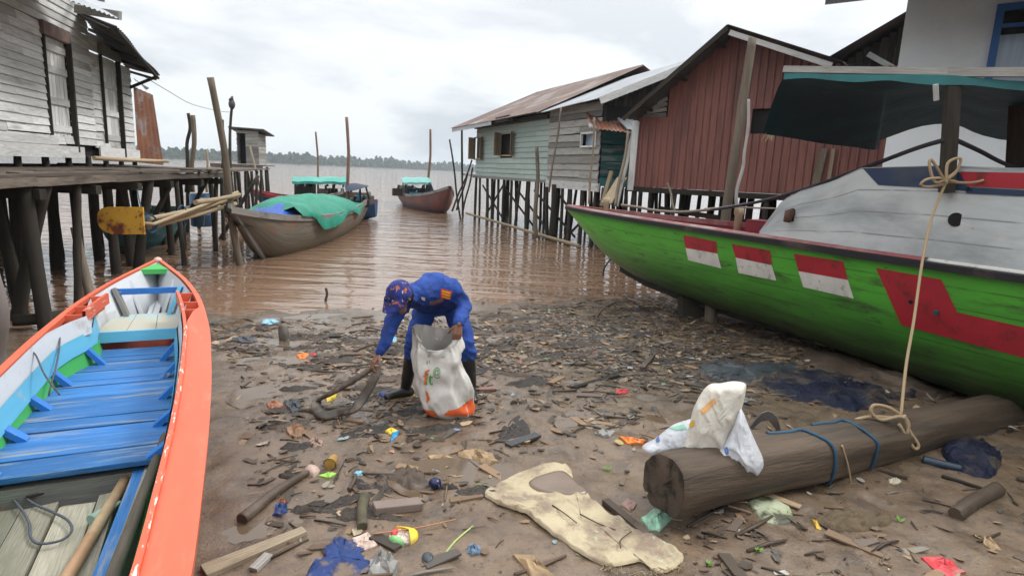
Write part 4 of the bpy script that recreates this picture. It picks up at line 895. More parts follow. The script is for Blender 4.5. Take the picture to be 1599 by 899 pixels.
rope('mooring_rope', [P(964, 362, 11.0), P(955, 400, 11.1), P(944, 418, 11.3), P(942, 430, 11.5)], .016, M_BLUEROPE, 'blue rope hanging down the green bow into the water')
# ---------------------------------------------------------------- left canoe
ORNG = mat('orange_paint', (.62, .125, .065), (.54, .10, .05), s=2, rough=.5, c3=(.50, .20, .13), s3=2.0, t3=(.60, .85), bump=.15, co='uv', stretch=(.6, 3, 3), stretch3=(1, 4, 4), c4=(.66, .40, .30), s4=6, t4=(.70, .72))
ORNW = mat('chipped_orange_paint', (.64, .11, .05), (.54, .09, .045), s=2, rough=.5, c3=(.68, .58, .50), s3=9, stretch3=(.8, 4, 4), t3=(.62, .66), bump=.3, co='uv')
CWHITE = mat('canoe_white_paint', (.56, .58, .60), (.48, .50, .53), s=2, co='uv', stretch=(.6, 3, 3), rough=.55, c3=(.33, .29, .25), s3=4, t3=(.62, .75), planks=.16, bump=.2)
CLBLUE = mat('canoe_light_blue', (.12, .42, .60), (.10, .34, .50), s=2, co='uv', stretch=(.6, 3, 3), rough=.5, c3=(.38, .38, .33), s3=5, t3=(.64, .74), bump=.2)
CGREEN = mat('canoe_green', (.07, .42, .10), (.05, .32, .08), s=2, rough=.5, c3=(.2, .25, .15), t3=(.62, .75), bump=.15)
CBLUE = mat('canoe_blue_boards', (.04, .22, .55), (.026, .15, .43), s=2.4, co='uv', stretch=(.5, 5, 5), rough=.65, c3=(.20, .23, .26), s3=3.4, stretch3=(.45, 6, 6), t3=(.57, .69), bump=.5, bs=8, bd=.004, vc=.35, grain=3, c4=(.03, .045, .08), s4=5, t4=(.63, .70))
CBLUE2 = mat('canoe_blue_trim', (.03, .17, .52), (.02, .13, .42), rough=.5, bump=.15, c3=(.3, .32, .33), s3=6, t3=(.66, .72), co='uv')
CFORE = mat('canoe_fore_boards', (.20, .44, .54), (.42, .41, .34), s=1.6, co='uv', stretch=(.6, 4, 4), rough=.6, c3=(.40, .37, .29), s3=2.2, t3=(.42, .56), bump=.25)
CBILGE = wood('bilge_boards', (.40, .37, .29), (.27, .25, .19), (.14, .13, .10), t3=(.56, .7))
cn = thing('orange_canoe', (-2.6, 4, 0), 'long wooden canoe with orange rails and a blue plank floor at the lower left', 'canoe')
CST = [(0, .012, .97, .90, 1.1), (.12, .045, .965, .70, 1.05), (.4, .15, .935, .48, .95), (.87, .30, .90, .33, .85), (1.32, .40, .87, .26, .75), (1.8, .475, .845, .22, .62), (2.64, .55, .80, .18, .52), (3.7, .578, .765, .16, .46), (4.5, .58, .75, .16, .44), (5.6, .56, .745, .17, .44), (7.0, .47, .76, .2, .5)]
K = hullfn((-3.95, 6.68), (.426, -.905), CST)
KR = 1 if K.n.x > 0 else -1        # the side towards the middle of the photograph
mb = MB(); loft(mb, K, 0, 7, 60, nt=12); mb.build('hull', ORNG, cn)
TOPB = lambda s: np.interp(s, [0, 1, 1.9, 3], [.10, .12, .14, .14])
for sd in (1, -1):
    # inner skin in bands: white over light blue over green
    def I(s, z, ins=.0, sd=sd):
        zr = K.ip(2, s); b = max(K.ip(1, s) - (.03 if s < 1.5 else .03 + (min(.137, (s - 1.5) * .25) if sd == KR or s < 2.1 else max(.0, .09 - (s - 2.1) * .3))) - ins, .003); k = max(0, (zr - z)); return K.T + K.a * s + K.n * (sd * max(b - .35 * k * min(1, s / 1.5) ** .3 * (1.3 if s < 1.3 else .55), .002)) + V((0, 0, z))
    S_ = list(np.linspace(.06, 6.95, 50))
    mb = MB(); mb.grid([[I(s, K.ip(2, s) - .005), I(s, K.ip(2, s) - .07), I(s, K.ip(2, s) - .14)] + ([I(s, K.ip(2, s) - .2), I(s, max(K.ip(3, s) + .05, K.ip(2, s) - .42))] if s < 1.7 else [I(s, K.ip(2, s) - .145), I(s, K.ip(2, s) - .15)]) for s in S_], smooth=False, col=.5); mb.build('inner_planking', CWHITE, cn)
    S_ = list(np.linspace(1.55, 6.95, 30))
    mb = MB(); mb.grid([[I(s, K.ip(2, s) - .13, .012), I(s, K.ip(2, s) - .26, .012), I(s, K.ip(2, s) - .26, -.01)] for s in S_], smooth=False, col=.5); mb.build('blue_stringer', CLBLUE, cn)
    mb = MB(); mb.grid([[I(s, K.ip(2, s) - .25, -.005), I(s, .36, -.005), I(s, .22, .05)] for s in S_], smooth=False, col=.5); mb.build('green_planking', CGREEN, cn)
    # rail: thin at the bow, a broad wash board aft of the box
    sB0, sB1 = (1.45, 2.02)
    mb = MB(); S_ = list(np.linspace(0, sB0, 16)); Z = lambda s, u: V((0, 0, K.ip(2, s) + u))
    def E_(s, o, u, sd=sd): return K.T + K.a * s + K.n * (sd * (max(K.ip(1, s), .01) + o)) + V((0, 0, K.ip(2, s) + u))
    mb.grid([[E_(s, .012, -.05), E_(s, .018, .012), E_(s, -.02, .012), E_(s, -.02, -.03)] for s in S_], smooth=False)
    S_ = list(np.linspace(sB0, 7, 44)); wdt = lambda s, sd=sd: (min(.135, .035 + max(0, s - 1.9) * .2) if sd == KR else .03) if s > sB1 else .02
    mb.grid([[E_(s, .014, -.06), E_(s, .02, .010), E_(s, -wdt(s), .010), E_(s, -wdt(s), -.03)] for s in S_], smooth=False); mb.build('rail', ORNG, cn)
    mb = MB(); S_ = list(np.linspace(sB0 - .0, 7 if sd == KR else sB1, 44)); mb.grid([[E_(s, -.135, -.06), E_(s, -.135, .032), E_(s, -.158, .034), E_(s, -.16, -.06)] for s in S_], smooth=False); mb.build('inner_rail', ORNW, cn)
    # orange open box beside the rail
    mb = MB(); s_ = [sB0, sB0 + .25, sB1 + .02]
    mb.grid([[E_(s, .0, .005), E_(s, -.012, -.11), E_(s, -.12, -.11), E_(s, -.135, .0)] for s in np.linspace(sB0, sB1, 6)], smooth=False)
    for s in (sB0, sB0 + .32, sB1): mb.poly([E_(s, .0, .008), E_(s, -.01, -.11), E_(s, -.12, -.11), E_(s, -.135, .008)], K.a * .02)
    mb.build('rail_box', ORNG, cn)
    for s in np.linspace(2.1, 4.0, 5) if sd != KR else np.linspace(2.1, 4.0, 5):
        mb = MB(); mb.bar(I(s, K.ip(2, s) - .26, .0), I(s + .0, .43, .08), .07, .035, side=K.a); mb.build('rib', CBLUE2, cn)
def KP(s, o, z): return K.T + K.a * s + K.n * (KR * o) + V((0, 0, z))
# bow ribs, breasthook, stem cap, thwart, fore deck
mb = MB(); mb.poly([KP(.13, .0, .955), KP(.42, .135, .935), KP(.42, -.135, .935)], (0, 0, -.05)); mb.build('breasthook', CGREEN, cn)
mb = MB(); mb.ball(KP(.03, 0, .97), .045, sc=(1, 1, .9)); mb.build('stem_cap', mat('pale_red_cap', (.62, .30, .25), (.6, .45, .4), rough=.6), cn)
mb = MB(); mb.bar(KP(.35, 0, .58), KP(1.2, 0, .50), .10, .02); mb.build('keelson', CWHITE, cn)
for s, o in ((.78, .16), (.78, -.16)):
    mb = MB(); mb.bar(KP(s - .1, o * 1.25, .86), KP(s + .1, o * .45, .50), .045, .03, side=K.a); mb.build('bow_rib', CWHITE, cn)
mb = MB(); mb.bar(KP(1.06, -.31, .83), KP(1.06, .31, .83), .055, .035, side=(0, 0, 1)); mb.build('thwart', CBLUE2, cn)
for o in (-.27, .27):
    mb = MB(); mb.bar(KP(1.06, o, .86), KP(1.15, o * .62, .60), .10, .035, side=K.a); mb.build('thwart_knee', CLBLUE if o * KR < 0 else W_GREY, cn)
mb = MB()
for a_, b_ in zip((-.34, -.12, .10), (-.125, .095, .34)): mb.poly([KP(1.12, a_ * .80, .62), KP(1.12, b_ * .80, .62), KP(1.62, b_ * 1.02, .585), KP(1.62, a_ * 1.02, .585)], (0, 0, -.025))
mb.build('fore_platform', CFORE, cn)
mb = MB(); mb.poly([KP(1.625, -.36, .59), KP(1.625, .36, .59), KP(1.64, .35, .50), KP(1.64, -.35, .50)], K.a * .03); mb.build('platform_face', CLBLUE, cn)
mb = MB(); s = 1.68
while s < 3.85:
    wd = random.choice((.13, .17, .21, .24)); hw = K.ip(1, s) - .10
    mb.bar(KP(s + wd / 2, -hw - .02, .425 + random.uniform(-.006, .006)), KP(s + wd / 2 + random.uniform(-.012, .012), hw - .02, .425 + random.uniform(-.006, .006)), wd - .010, .03, side=K.a); s += wd
mb.build('floor_boards', CBLUE, cn)
mb = MB(); mb.bar(KP(3.84, -.42, .37), KP(3.84, .44, .37), .10, .06, side=(0, 0, 1)); mb.bar(KP(4.0, -.40, .27), KP(3.98, .42, .27), .2, .07, side=(0, 0, 1)); mb.build('cross_timber', W_GREY, cn)
mb = MB()
for a_, b_, dz in ((-.44, -.30, 0), (-.29, -.14, .012), (-.13, .03, .0), (.045, .13, .025)): mb.bar(KP(4.1, (a_ + b_) / 2, .27 + dz), KP(6.9, (a_ + b_) / 2 + .03, .27 + dz), b_ - a_, .025, side=K.n, jag=.04)
mb.build('bilge_boards', CBILGE, cn)
mb = MB(); mb.grid([[KP(s, -.42, .2), KP(s, .42, .2)] for s in (1.6, 4, 6.9)], smooth=False); mb.build('bilge', mat('canoe_bilge', (.06, .10, .05), (.03, .04, .03), rough=.4), cn)
mb = MB(); mb.bar(KP(3.98, .24, .36), KP(6.8, .13, .36), .09, .03, side=K.n); mb.build('blue_batten', CBLUE, cn)
mb = MB(); mb.tube([KP(3.95, .16, .33), KP(4.9, .05, .34), KP(6.3, -.05, .34)], [.027, .03], n=12, noise_amp=.05); mb.build('bamboo_pole', mat('brown_bamboo', (.40, .24, .13), (.30, .17, .09), s=5, co='uv', rough=.45, c3=(.5, .38, .22), t3=(.5, .7)), label='brown jointed bamboo pole lying along the canoe bilge', cat='pole')
mb = MB(); mb.tube([KP(3.75, .33, .45), KP(5, .25, .42), KP(6.4, .2, .4)], [.022, .03, .035], n=8, noise_amp=.15); mb.build('long_stick', W_POLE, label='long grey-brown stick lying along the canoe inner rail, beside the blue batten', cat='stick')
mb = MB(); mb.bar(KP(3.9, .28, .37), KP(6.4, .18, .38), .05, .03, side=K.n); mb.build('thin_batten', W_GREY, label='thin grey batten between the blue batten and the long stick in the canoe', cat='batten')
ck = [P(x, y, yy) for x, y, yy in ((-6, 735, 2.35), (0, 757, 2.3), (30, 790, 2.2), (45, 815, 2.12), (48, 838, 2.06), (62, 848, 2.03), (95, 843, 2.03), (112, 828, 2.07), (106, 812, 2.12), (85, 800, 2.17), (55, 787, 2.22), (30, 772, 2.28), (5, 770, 2.32))]
ck = [U(x, y, .315) for x, y in ((-14, 735), (0, 757), (30, 790), (45, 815), (48, 838), (62, 848), (95, 843), (112, 828), (106, 812), (85, 800), (55, 787), (30, 772), (5, 770))]
rope('coiled_rope', ck, .0065, mat('slate_rope', (.05, .055, .07), (.09, .09, .11), s=50, co='uv', rough=.8, bump=.8, bd=.004), 'slate grey rope looped on the grey boards in the canoe')
rope('tie_rope', [P(x, y, Y) for x, y, Y in ((84, 510, 4.55), (93, 525, 4.4), (90, 560, 4.2), (80, 600, 3.95), (76, 618, 3.9))], .006, bpy.data.materials['slate_rope'], 'dark rope draped over the orange canoe box, the right one of two')
rope('tie_rope', [P(x, y, Y) for x, y, Y in ((42, 548, 4.0), (55, 553, 3.95), (70, 585, 3.75), (93, 616, 3.7))], .006, bpy.data.materials['slate_rope'], 'dark rope draped over the canoe side left of the other one')
mb = MB(); q = U(142, 812, .325); mb.tube([q, q + V((.02, .09, 0)), q + V((.03, .14, 0)), q + V((.035, .17, 0))], [.028, .03, .012, .012], n=10); mb.build('plastic_bottle', mat('cloudy_green_plastic', (.18, .28, .22), (.25, .33, .28), rough=.25, bump=.3, bs=12), label='cloudy green plastic bottle wedged between the canoe bilge boards', cat='bottle')
mb = MB(); mb.tube([U(40, 776, .325), U(112, 757, .33)], .009, n=6); mb.tube([U(112, 757, .33), U(122, 745, .335), U(128, 748, .33)], [.009, .022, .012], n=6, noise_amp=.5); mb.build('dark_stick', W_DARK, label='thin dark stick with a frayed end lying across the canoe boards', cat='stick')
# ---------------------------------------------------------------- grey boat with the green tarp
OLDW = mat('old_boat_planks', (.19, .165, .13), (.11, .10, .08), s=2.4, co='uv', stretch=(.5, 4, 4), rough=.7, c3=(.24, .10, .06), s3=1.3, stretch3=(.5, 1.5, 1.5), t3=(.56, .7), planks=.18, bump=.35, bs=8, zdirt=(.05, .45, (.12, .10, .06), .12))
OLDG = mat('old_gunwale', (.25, .24, .22), (.15, .14, .13), s=3, co='uv', stretch=(.5, 3, 3), rough=.75, c3=(.08, .08, .08), t3=(.55, .7), bump=.3)
def boat(name, label, T, a, sts, m_h, m_in, m_g, z0=0, gw=.07, deckz=.3, loc=None):
    H_ = hullfn(T, a, sts, z0); r = thing(name, (T[0], T[1], 0), label, 'boat'); L_ = sts[-1][0]
    mb = MB(); loft(mb, H_, 0, L_, 46, nt=10); mb.poly([H_(L_, t / 8, 1) for t in range(9)] + [H_(L_, t / 8, -1) for t in range(7, -1, -1)]); mb.build('hull', m_h, r)
    mb = MB(); loft(mb, H_, .1, L_ - .02, 40, nt=6, inset=.05, up=.06); mb.grid([[H_(s, 0, 1, .07) - V((0, 0, deckz)), H_(s, 0, -1, .07) - V((0, 0, deckz))] for s in np.linspace(.3, L_ - .02, 26)], smooth=False); mb.build('inner_hull', m_in, r)
    for sd in (1, -1):
        mb = MB(); mb.grid([[H_(s, 0, sd) + H_.n * sd * .0 - V((0, 0, .12)), H_(s, 0, sd) + H_.n * sd * .035 - V((0, 0, .11)), H_(s, 0, sd) + H_.n * sd * .04 + V((0, 0, .02)), H_(s, 0, sd) - H_.n * sd * gw + V((0, 0, .02)), H_(s, 0, sd) - H_.n * sd * gw - V((0, 0, .08))] for s in np.linspace(0, L_, 40)], smooth=False); mb.build('gunwale', m_g, r)
    return r, H_
gt, HG = boat('tarp_boat', 'long grey wooden boat covered by a green tarp, moored by the leaning pole', (-5.42, 11.5), (-.075, 1), [(0, .03, 1.23, 1.17, 1.2), (.6, .20, 1.12, .84, 1.15), (1.3, .38, 1.02, .42, 1.1), (2.0, .54, .94, -.05, 1.0), (2.8, .70, .88, -.2, .9), (3.8, .86, .83, -.25, .7), (5, .97, .80, -.25, .6), (7, 1.0, .80, -.25, .55), (9.5, .92, .86, -.2, .55), (11.5, .78, .96, -.05, .6), (13, .55, 1.06, .2, .7)], OLDW, W_DARK, OLDG)
mb = MB(); mb.bar(HG(0, 0, 1) + V((.02, -.03, .03)), HG(2.0, 1, 1) + V((.02, -.04, -.05)), .06, .10, side=(1, 0, 0)); mb.build('stem_post', OLDG, gt)
TARPG = mat('bright_green_tarp', (.007, .195, .12), (.006, .15, .095), s=2, rough=.45, bump=.8, bs=3.5, bd=.05, c3=(.015, .24, .16), t3=(.5, .7), spec=.3)
TARPB = mat('blue_plastic_sheet', (.02, .10, .42), (.012, .06, .28), s=4, rough=.3, bump=.9, bs=7, bd=.04)
rows = []; n2 = HG.n * (1 if HG.n.x > 0 else -1)
for i in range(37):
    s = 2.5 + 6.3 * i / 36; r_ = []
    hgt = float(np.interp(s, [2.5, 2.9, 3.6, 5.1, 6.6, 7.8, 8.8], [.02, .24, .38, .42, .36, .30, .05])); b = HG.ip(1, s)
    drop = float(np.interp(s, [2.5, 3.1, 3.4, 3.7, 4.5, 5.3, 6.0, 6.8, 7.5, 8.0, 8.8], [.0, .02, .22, .34, .33, .26, .05, .02, .16, .30, .05]))
    for k in range(19):
        v = -1 + 2 * k / 18; x = b * v * 1.03; z = HG.ip(2, s) + .04 + hgt * (1 - abs(v) ** 2.4) + (.20 * max(0, v) * max(0, 1 - (s - 2.5) / 1.1))
        if v > .97 - 1e-6: x = b + .07; z = HG.ip(2, s) - drop
        elif v > .86: x = b + .06; z = HG.ip(2, s) + .03 - drop * .35
        p = HG.T + HG.a * s + n2 * x + V((0, 0, z)); p += V((.6 * n2.x, 0, .9)) * (.08 * noise.noise(V((s * 1.1 + v, v * 2.2, 0))) + .12 * (.2 - abs(noise.noise(V((s * 1.6 + v * 1.2, v * 1.1, 4)))))) * (1 if abs(v) < .9 else .5); r_.append(p)
    rows.append(r_)
mb = MB(); mb.grid(rows); mb.grid([[p - V((0, 0, .008)) for p in r] for r in rows][::-1]); mb.build('green_tarp', TARPG, label='bright green tarp draped over the grey wooden boat and its side', cat='tarp')
rows = []
for i in range(20):
    s = 2.15 + 6.6 * i / 19; b = HG.ip(1, s) - .02
    rows.append([HG.T + HG.a * s + n2 * (b * v) + V((0, 0, HG.ip(2, s) - .12 + (.34 * (1 - abs(v) ** 2.6) + .12 * abs(noise.noise(V((s * 2.6, v * 3, 2))))) * min(1, (i + .3) / 2, (19.3 - i) / 2))) for v in [-1 + 2 * k / 14 for k in range(15)]])
mb = MB(); mb.grid(rows); mb.build('blue_sheet', TARPB, label='crumpled blue plastic sheet showing under the green tarp', cat='tarp')
mb = MB(); mb.grid([[HG(s, 0, 1, .1) - V((0, 0, .06)), HG(s, 0, -1, .1) - V((0, 0, .06))] for s in (9.4, 11.6)], smooth=False); mb.build('rear_deck', W_TEAL, gt)
mb = MB(); mb.grid([[HG(s, 0, 1, .1) - V((0, 0, .05)), HG(s, 0, -1, .1) - V((0, 0, .05))] for s in (.15, 1.4, 2.5)], smooth=False); mb.build('fore_deck', OLDG, gt)
# dark awning aft on the same boat and posts
mb = MB(); A_ = [P(536, 285, 21.6), P(572, 289, 23), P(577, 294, 23), P(540, 293, 21.6)]; mb.grid([[P(536, 287, 22.6), P(556, 286, 23), P(576, 290, 23.4)], [P(538, 290, 20.4), P(556, 292, 20.6), P(574, 292, 20.8)], [P(540, 299, 20.2), P(556, 297, 20.4), P(572, 292, 20.6)]]); mb.build('stern_awning', mat('navy_cloth', (.02, .03, .06), rough=.7), gt)
for a_, b_ in (((542, 293), (545, 318)), ((571, 291), (577, 312)), ((562, 291), (563, 314))): mb = MB(); mb.tube([P(*a_, 21), P(*b_, 21)], .035, n=6); mb.build('awning_post', W_POST, gt)
for k, (px, py, w_, h_) in enumerate(((553, 320, .5, .3), (567, 318, .4, .26), (576, 312, .3, .3), (560, 310, .25, .2))):
    mb = MB(); c = P(px, py, 21.5 + k * .3); mb.bar(c - V((w_ / 2, 0, 0)), c + V((w_ / 2, .1, 0)), .4, h_); mb.tube([c + V((0, 0, h_ / 2)), c + V((.05, 0, h_ / 2 + .15))], .05, n=8); mb.build('deck_gear', (W_POST, M_BLACK, W_GREY, CLBLUE)[k], gt)
# ---------------------------------------------------------------- boat behind with the green roof
RIMR = mat('red_rim_paint', (.38, .04, .05), (.28, .03, .04), rough=.5); HB_ = mat('blue_hull_paint', (.03, .10, .26), (.02, .07, .18), rough=.45, c3=(.05, .05, .06), t3=(.55, .7))
rb_, HR = boat('red_rimmed_boat', 'blue boat with a red rim and green roof behind the tarp boat', (-10.6, 24.2), (.97, .10), [(0, .03, 1.02, .95, 1.2), (.5, .3, .92, .5, 1.1), (1.0, .5, .84, .05, 1), (1.8, .7, .74, -.1, .7), (3.3, .75, .66, -.2, .55), (4.3, .65, .70, -.1, .6), (5.0, .5, .76, .1, .7)], HB_, W_POST, RIMR)
AQ = mat('aqua_roof_sheet', (.04, .30, .24), (.03, .22, .18), rough=.5, c3=(.10, .36, .30), t3=(.5, .7))
def roofpart(par, pts, posts, m_, name='roof_sheet'):
    mb = MB(); rows = []
    for j in range(5):
        t = j / 4; a_, b_ = pts[0].lerp(pts[3], t), pts[1].lerp(pts[2], t); rows.append([a_.lerp(b_, i / 8) + V((0, 0, .09 * math.sin(math.pi * t) - .02 * math.sin(i * 2.0))) for i in range(9)])
    mb.grid(rows); mb.grid([[p - V((0, 0, .05)) for p in r] for r in rows][::-1]); mb.grid([[p for p in rows[0]], [p - V((0, 0, .10)) for p in rows[0]]]); o = mb.build(name, m_, par)
    for a_, b_ in posts: mb = MB(); mb.tube([a_, b_], .04, n=6); mb.build('roof_post', W_POST, par)
roofpart(rb_, (P(456, 283, 23.6), P(542, 284, 23.6), P(541, 277, 25.4), P(459, 277, 25.4)), [(P(x, 283, 23.7), P(x, 312, 23.7)) for x in (461, 490, 522)] + [(P(x, 280, 25.2), P(x, 305, 25.2)) for x in (481, 536)], AQ)
for k, (px, py, w_, h_, m_) in enumerate(((474, 300, .6, .45, M_BLACK), (484, 296, .3, .5, M_BLACK), (505, 302, .5, .35, W_GREY), (518, 304, .35, .5, M_BLACK), (530, 306, .5, .3, CWHITE), (545, 308, .4, .3, W_POST), (467, 292, .25, .3, NAVY))):
    mb = MB(); c = P(px, py, 24.2 + .1 * k); mb.bar(c - V((w_ / 2, 0, 0)), c + V((w_ / 2, .15, 0)), .5, h_); mb.tube([c + V((w_ * .2, 0, h_ / 2)), c + V((w_ * .2, 0, h_ / 2 + .12)), c + V((w_ * .4, 0, h_ / 2 + .16))], .05, n=7); mb.build('engine_box' if k in (0, 3) else 'deck_gear', m_, rb_)
# ---------------------------------------------------------------- brown boat in mid river
BRN = mat('brown_hull_paint', (.21, .075, .055), (.14, .055, .045), s=1.6, co='uv', stretch=(.6, 3, 3), rough=.55, c3=(.09, .06, .07), t3=(.5, .7), planks=.2, zdirt=(.0, .35, (.05, .05, .06), .1))
bb, HBb = boat('brown_boat', 'brown wooden boat with a pale green roof and a tall pole, in midstream', (-3.1, 28.6), (-.36, .93), [(0, .03, 1.35, 1.25, 1.3), (.6, .3, 1.18, .6, 1.2), (1.2, .52, 1.04, .0, 1.1), (2.4, .85, .86, -.2, .85), (4.5, 1.05, .72, -.25, .6), (7.5, 1.0, .72, -.2, .55), (9.5, .8, .84, .0, .6), (10.8, .5, 1.02, .3, .8)], BRN, W_DARK, OLDG)
roofpart(bb, (P(629, 285, 33.5), P(674, 285, 31.5), P(666, 277, 34), P(625, 277, 36)), [(P(633, 284, 33.6), P(634, 305, 33.6)), (P(670, 285, 31.6), P(671, 303, 31.6)), (P(629, 280, 35.8), P(630, 300, 35.8)), (P(662, 280, 33.8), P(663, 300, 33.8))], mat('pale_aqua_roof', (.16, .40, .36), (.12, .32, .30), rough=.5))
mb = MB(); mb.grid([[P(665, 283, 33), P(672, 284, 31.6)], [P(664, 303, 33), P(680, 303, 31.4)]]); mb.build('side_cloth', NAVY, bb)
for k, (px, py, w_, h_, m_) in enumerate(((633, 297, .6, .5, W_GREY), (642, 300, .5, .4, NAVY), (658, 299, .7, .35, W_POST), (648, 304, .6, .25, CLBLUE), (620, 300, .5, .4, W_POST))):
    mb = MB(); c = P(px, py, 34.5 - .2 * k); mb.bar(c - V((w_ / 2, 0, 0)), c + V((w_ / 2, .15, 0)), .5, h_); mb.tube([c, c + V((.1, 0, h_))], .06, n=7); mb.build('deck_gear', m_, bb)
# ---------------------------------------------------------------- teal boat and blue drum under the deck
tb, _ = boat('teal_boat', 'dark teal boat moored in the shade behind the deck stilts', (-8.3, 12.2), (-.25, 1), [(0, .03, .95, .85, 1.2), (.6, .3, .88, .2, 1), (1.6, .5, .8, -.1, .8), (3.5, .6, .75, -.1, .6), (4.5, .5, .8, 0, .7)], W_TEAL, W_DARK, OLDG)
dr = P(314, 312, 17); mb = MB(); z_ = [0, .02, .3, .32, .34, .6, .62, .64, .88, .9]; mb.tube([V((dr.x, dr.y, 1.15 - .9 + z)) for z in z_], [.26, .29, .29, .305, .29, .29, .305, .29, .29, .26], n=20); mb.build('blue_drum', mat('blue_drum_plastic', (.05, .13, .24), (.03, .09, .18), rough=.45), label='blue plastic drum floating among the far walkway stilts', cat='drum')
# ---------------------------------------------------------------- poles standing in the water and against things
def pole(name, a, b, r, label, m_=W_POLE, r2=None, mid=None, cat='pole', n=9):
    mb = MB(); pts = [a] + (mid or [a.lerp(b, .35) + V((r * .8, 0, 0)), a.lerp(b, .7) - V((r * .5, 0, 0))]) + [b]; mb.tube(crom(pts, 4), [r, r2 or r * 1.2], n=n, noise_amp=.16); return mb.build(name, m_, label=label, cat=cat)
pole('mooring_pole', P(328, 121, 11.6), P(377, 425, 12.3), .06, 'tall grey pole leaning left beside the tarp boat bow, the nearest one standing in water')
pole('mooring_pole', P(294, 177, 16), P(291, 300, 16), .04, 'thin dark crooked post, left of a thicker pale one beyond the walkway', W_DARK, mid=[P(297, 200, 16), P(292, 225, 16), P(293, 260, 16)])
pole('mooring_pole', P(301, 180, 15.2), P(300, 300, 15.2), .05, 'thick pale post standing beyond the walkway, right of the thin dark one')
pole('mooring_pole', P(348, 187, 20), P(347, 300, 20), .03, 'thin pole standing just right of the tall leaning pole', W_POST)
pole('mooring_pole', P(323, 235, 15.5), P(323, 300, 15.5), .025, 'very short thin post at the far end of the walkway', W_PALE)
lp = thing('crooked_lamp_pole', P(362, 270, 22), 'crooked thin pole with a dark lamp head on top beside the outhouse', 'lamp pole')
mb = MB(); mb.tube(crom([P(362, 168, 22), P(360, 190, 22), P(359, 225, 22), P(360, 330, 22)], 4), [.04, .06], n=7, noise_amp=.2); mb.build('pole', W_POST, lp)
mb = MB(); mb.ball(P(362, 163, 22), .14, sc=(.8, .8, 1.3)); mb.tube([P(361, 158, 22), P(363, 150, 22)], [.1, .02], n=7); mb.build('lamp_head', M_DKZINC, lp)
pole('mooring_pole', P(493, 206, 25.4), P(499, 320, 25.4), .038, 'pole rising through the green boat roof, shorter than its right neighbour', mat('reddish_pole', (.25, .15, .11), (.17, .10, .08), co='uv'))
pole('mooring_pole', P(541, 183, 21), P(545, 335, 21), .05, 'tallest pole standing between the tarp boat and the red rimmed boat', bpy.data.materials['reddish_pole'])
pole('mooring_pole', P(672, 202, 33), P(668, 320, 33.5), .06, 'straight pole standing behind the brown boat in midstream', bpy.data.materials['reddish_pole'])
for k, (a_, b_, l_) in enumerate((((702, 218), (719, 343), 'thin crooked stick standing alone in the water left of the mint house'), ((737, 250), (706, 330), 'longest of the bare sticks leaning against the mint house porch'), ((731, 268), (713, 328), 'middle one of the bare sticks leaning against the mint house porch'), ((738, 262), (722, 335), 'rightmost of the bare sticks leaning against the mint house porch'))):
    pole('leaning_stick', P(*a_, 27), P(*b_, 26.4), .035, l_, W_POST)
for a_, b_, Y, r, l_ in (((838, 230), (837, 372), 19.8, .06, 'grey pole standing in front of the seam of mint and plank houses'), ((876, 168), (857, 300), 19.2, .028, 'thin stick leaning across the grey plank wall, left one of two'), ((928, 184), (920, 318), 16.6, .028, 'thin stick leaning beside the small window of the plank house'), ((981, 205), (961, 322), 15.2, .035, 'stick leaning across the teal corner of the plank house'), ((1042, 286), (1054, 330), 12.5, .02, 'short thin stick poking up behind the green boat bow')):
    pole('leaning_stick', P(*a_, Y), P(*b_, Y - .3), r, l_, W_POLE)
pole('floating_pole', P(728, 333, 27.2), P(905, 384, 17.8), .045, 'long bamboo pole floating in front of the mint house stilts', BAMBOO)
bp = P(1175, 60, 10.6)
mb = MB(); mb.tube(crom([bp, P(1160, 160, 10.6), P(1148, 240, 10.5), P(1134, 330, 10.5), P(1128, 400, 10.5)], 5), [.10, .12, .125, .13], n=10, noise_amp=.12, flat=.55); mb.build('split_log_pole', W_POLE, label='tall broad split log standing before the brown-red shed', cat='pole')
mb = MB(); mb.tube(crom([P(1169, 155, 10.3), P(1168, 200, 10.3), P(1162, 240, 10.3), P(1160, 262, 10.3), P(1150, 300, 10.3), P(1151, 330, 10.3)], 5), [.022, .03], n=7, noise_amp=.25); mb.build('crooked_branch', mat('bleached_branch', (.42, .40, .38), (.30, .28, .26), co='uv'), label='bleached crooked branch leaning on the tall split log', cat='branch')
pole('leaning_post', P(-16, 425, 4.9), U(6, 600, .1), .06, 'smooth grey post leaning at the left frame edge beside the canoe', mat('smooth_grey_post', (.24, .21, .19), (.17, .15, .14), co='uv', s=3))
pole('lying_log', U(20, 500, .12), U(135, 492, .1), .07, 'dark wet log lying across the walkway posts behind the canoe', W_DARK, cat='log')
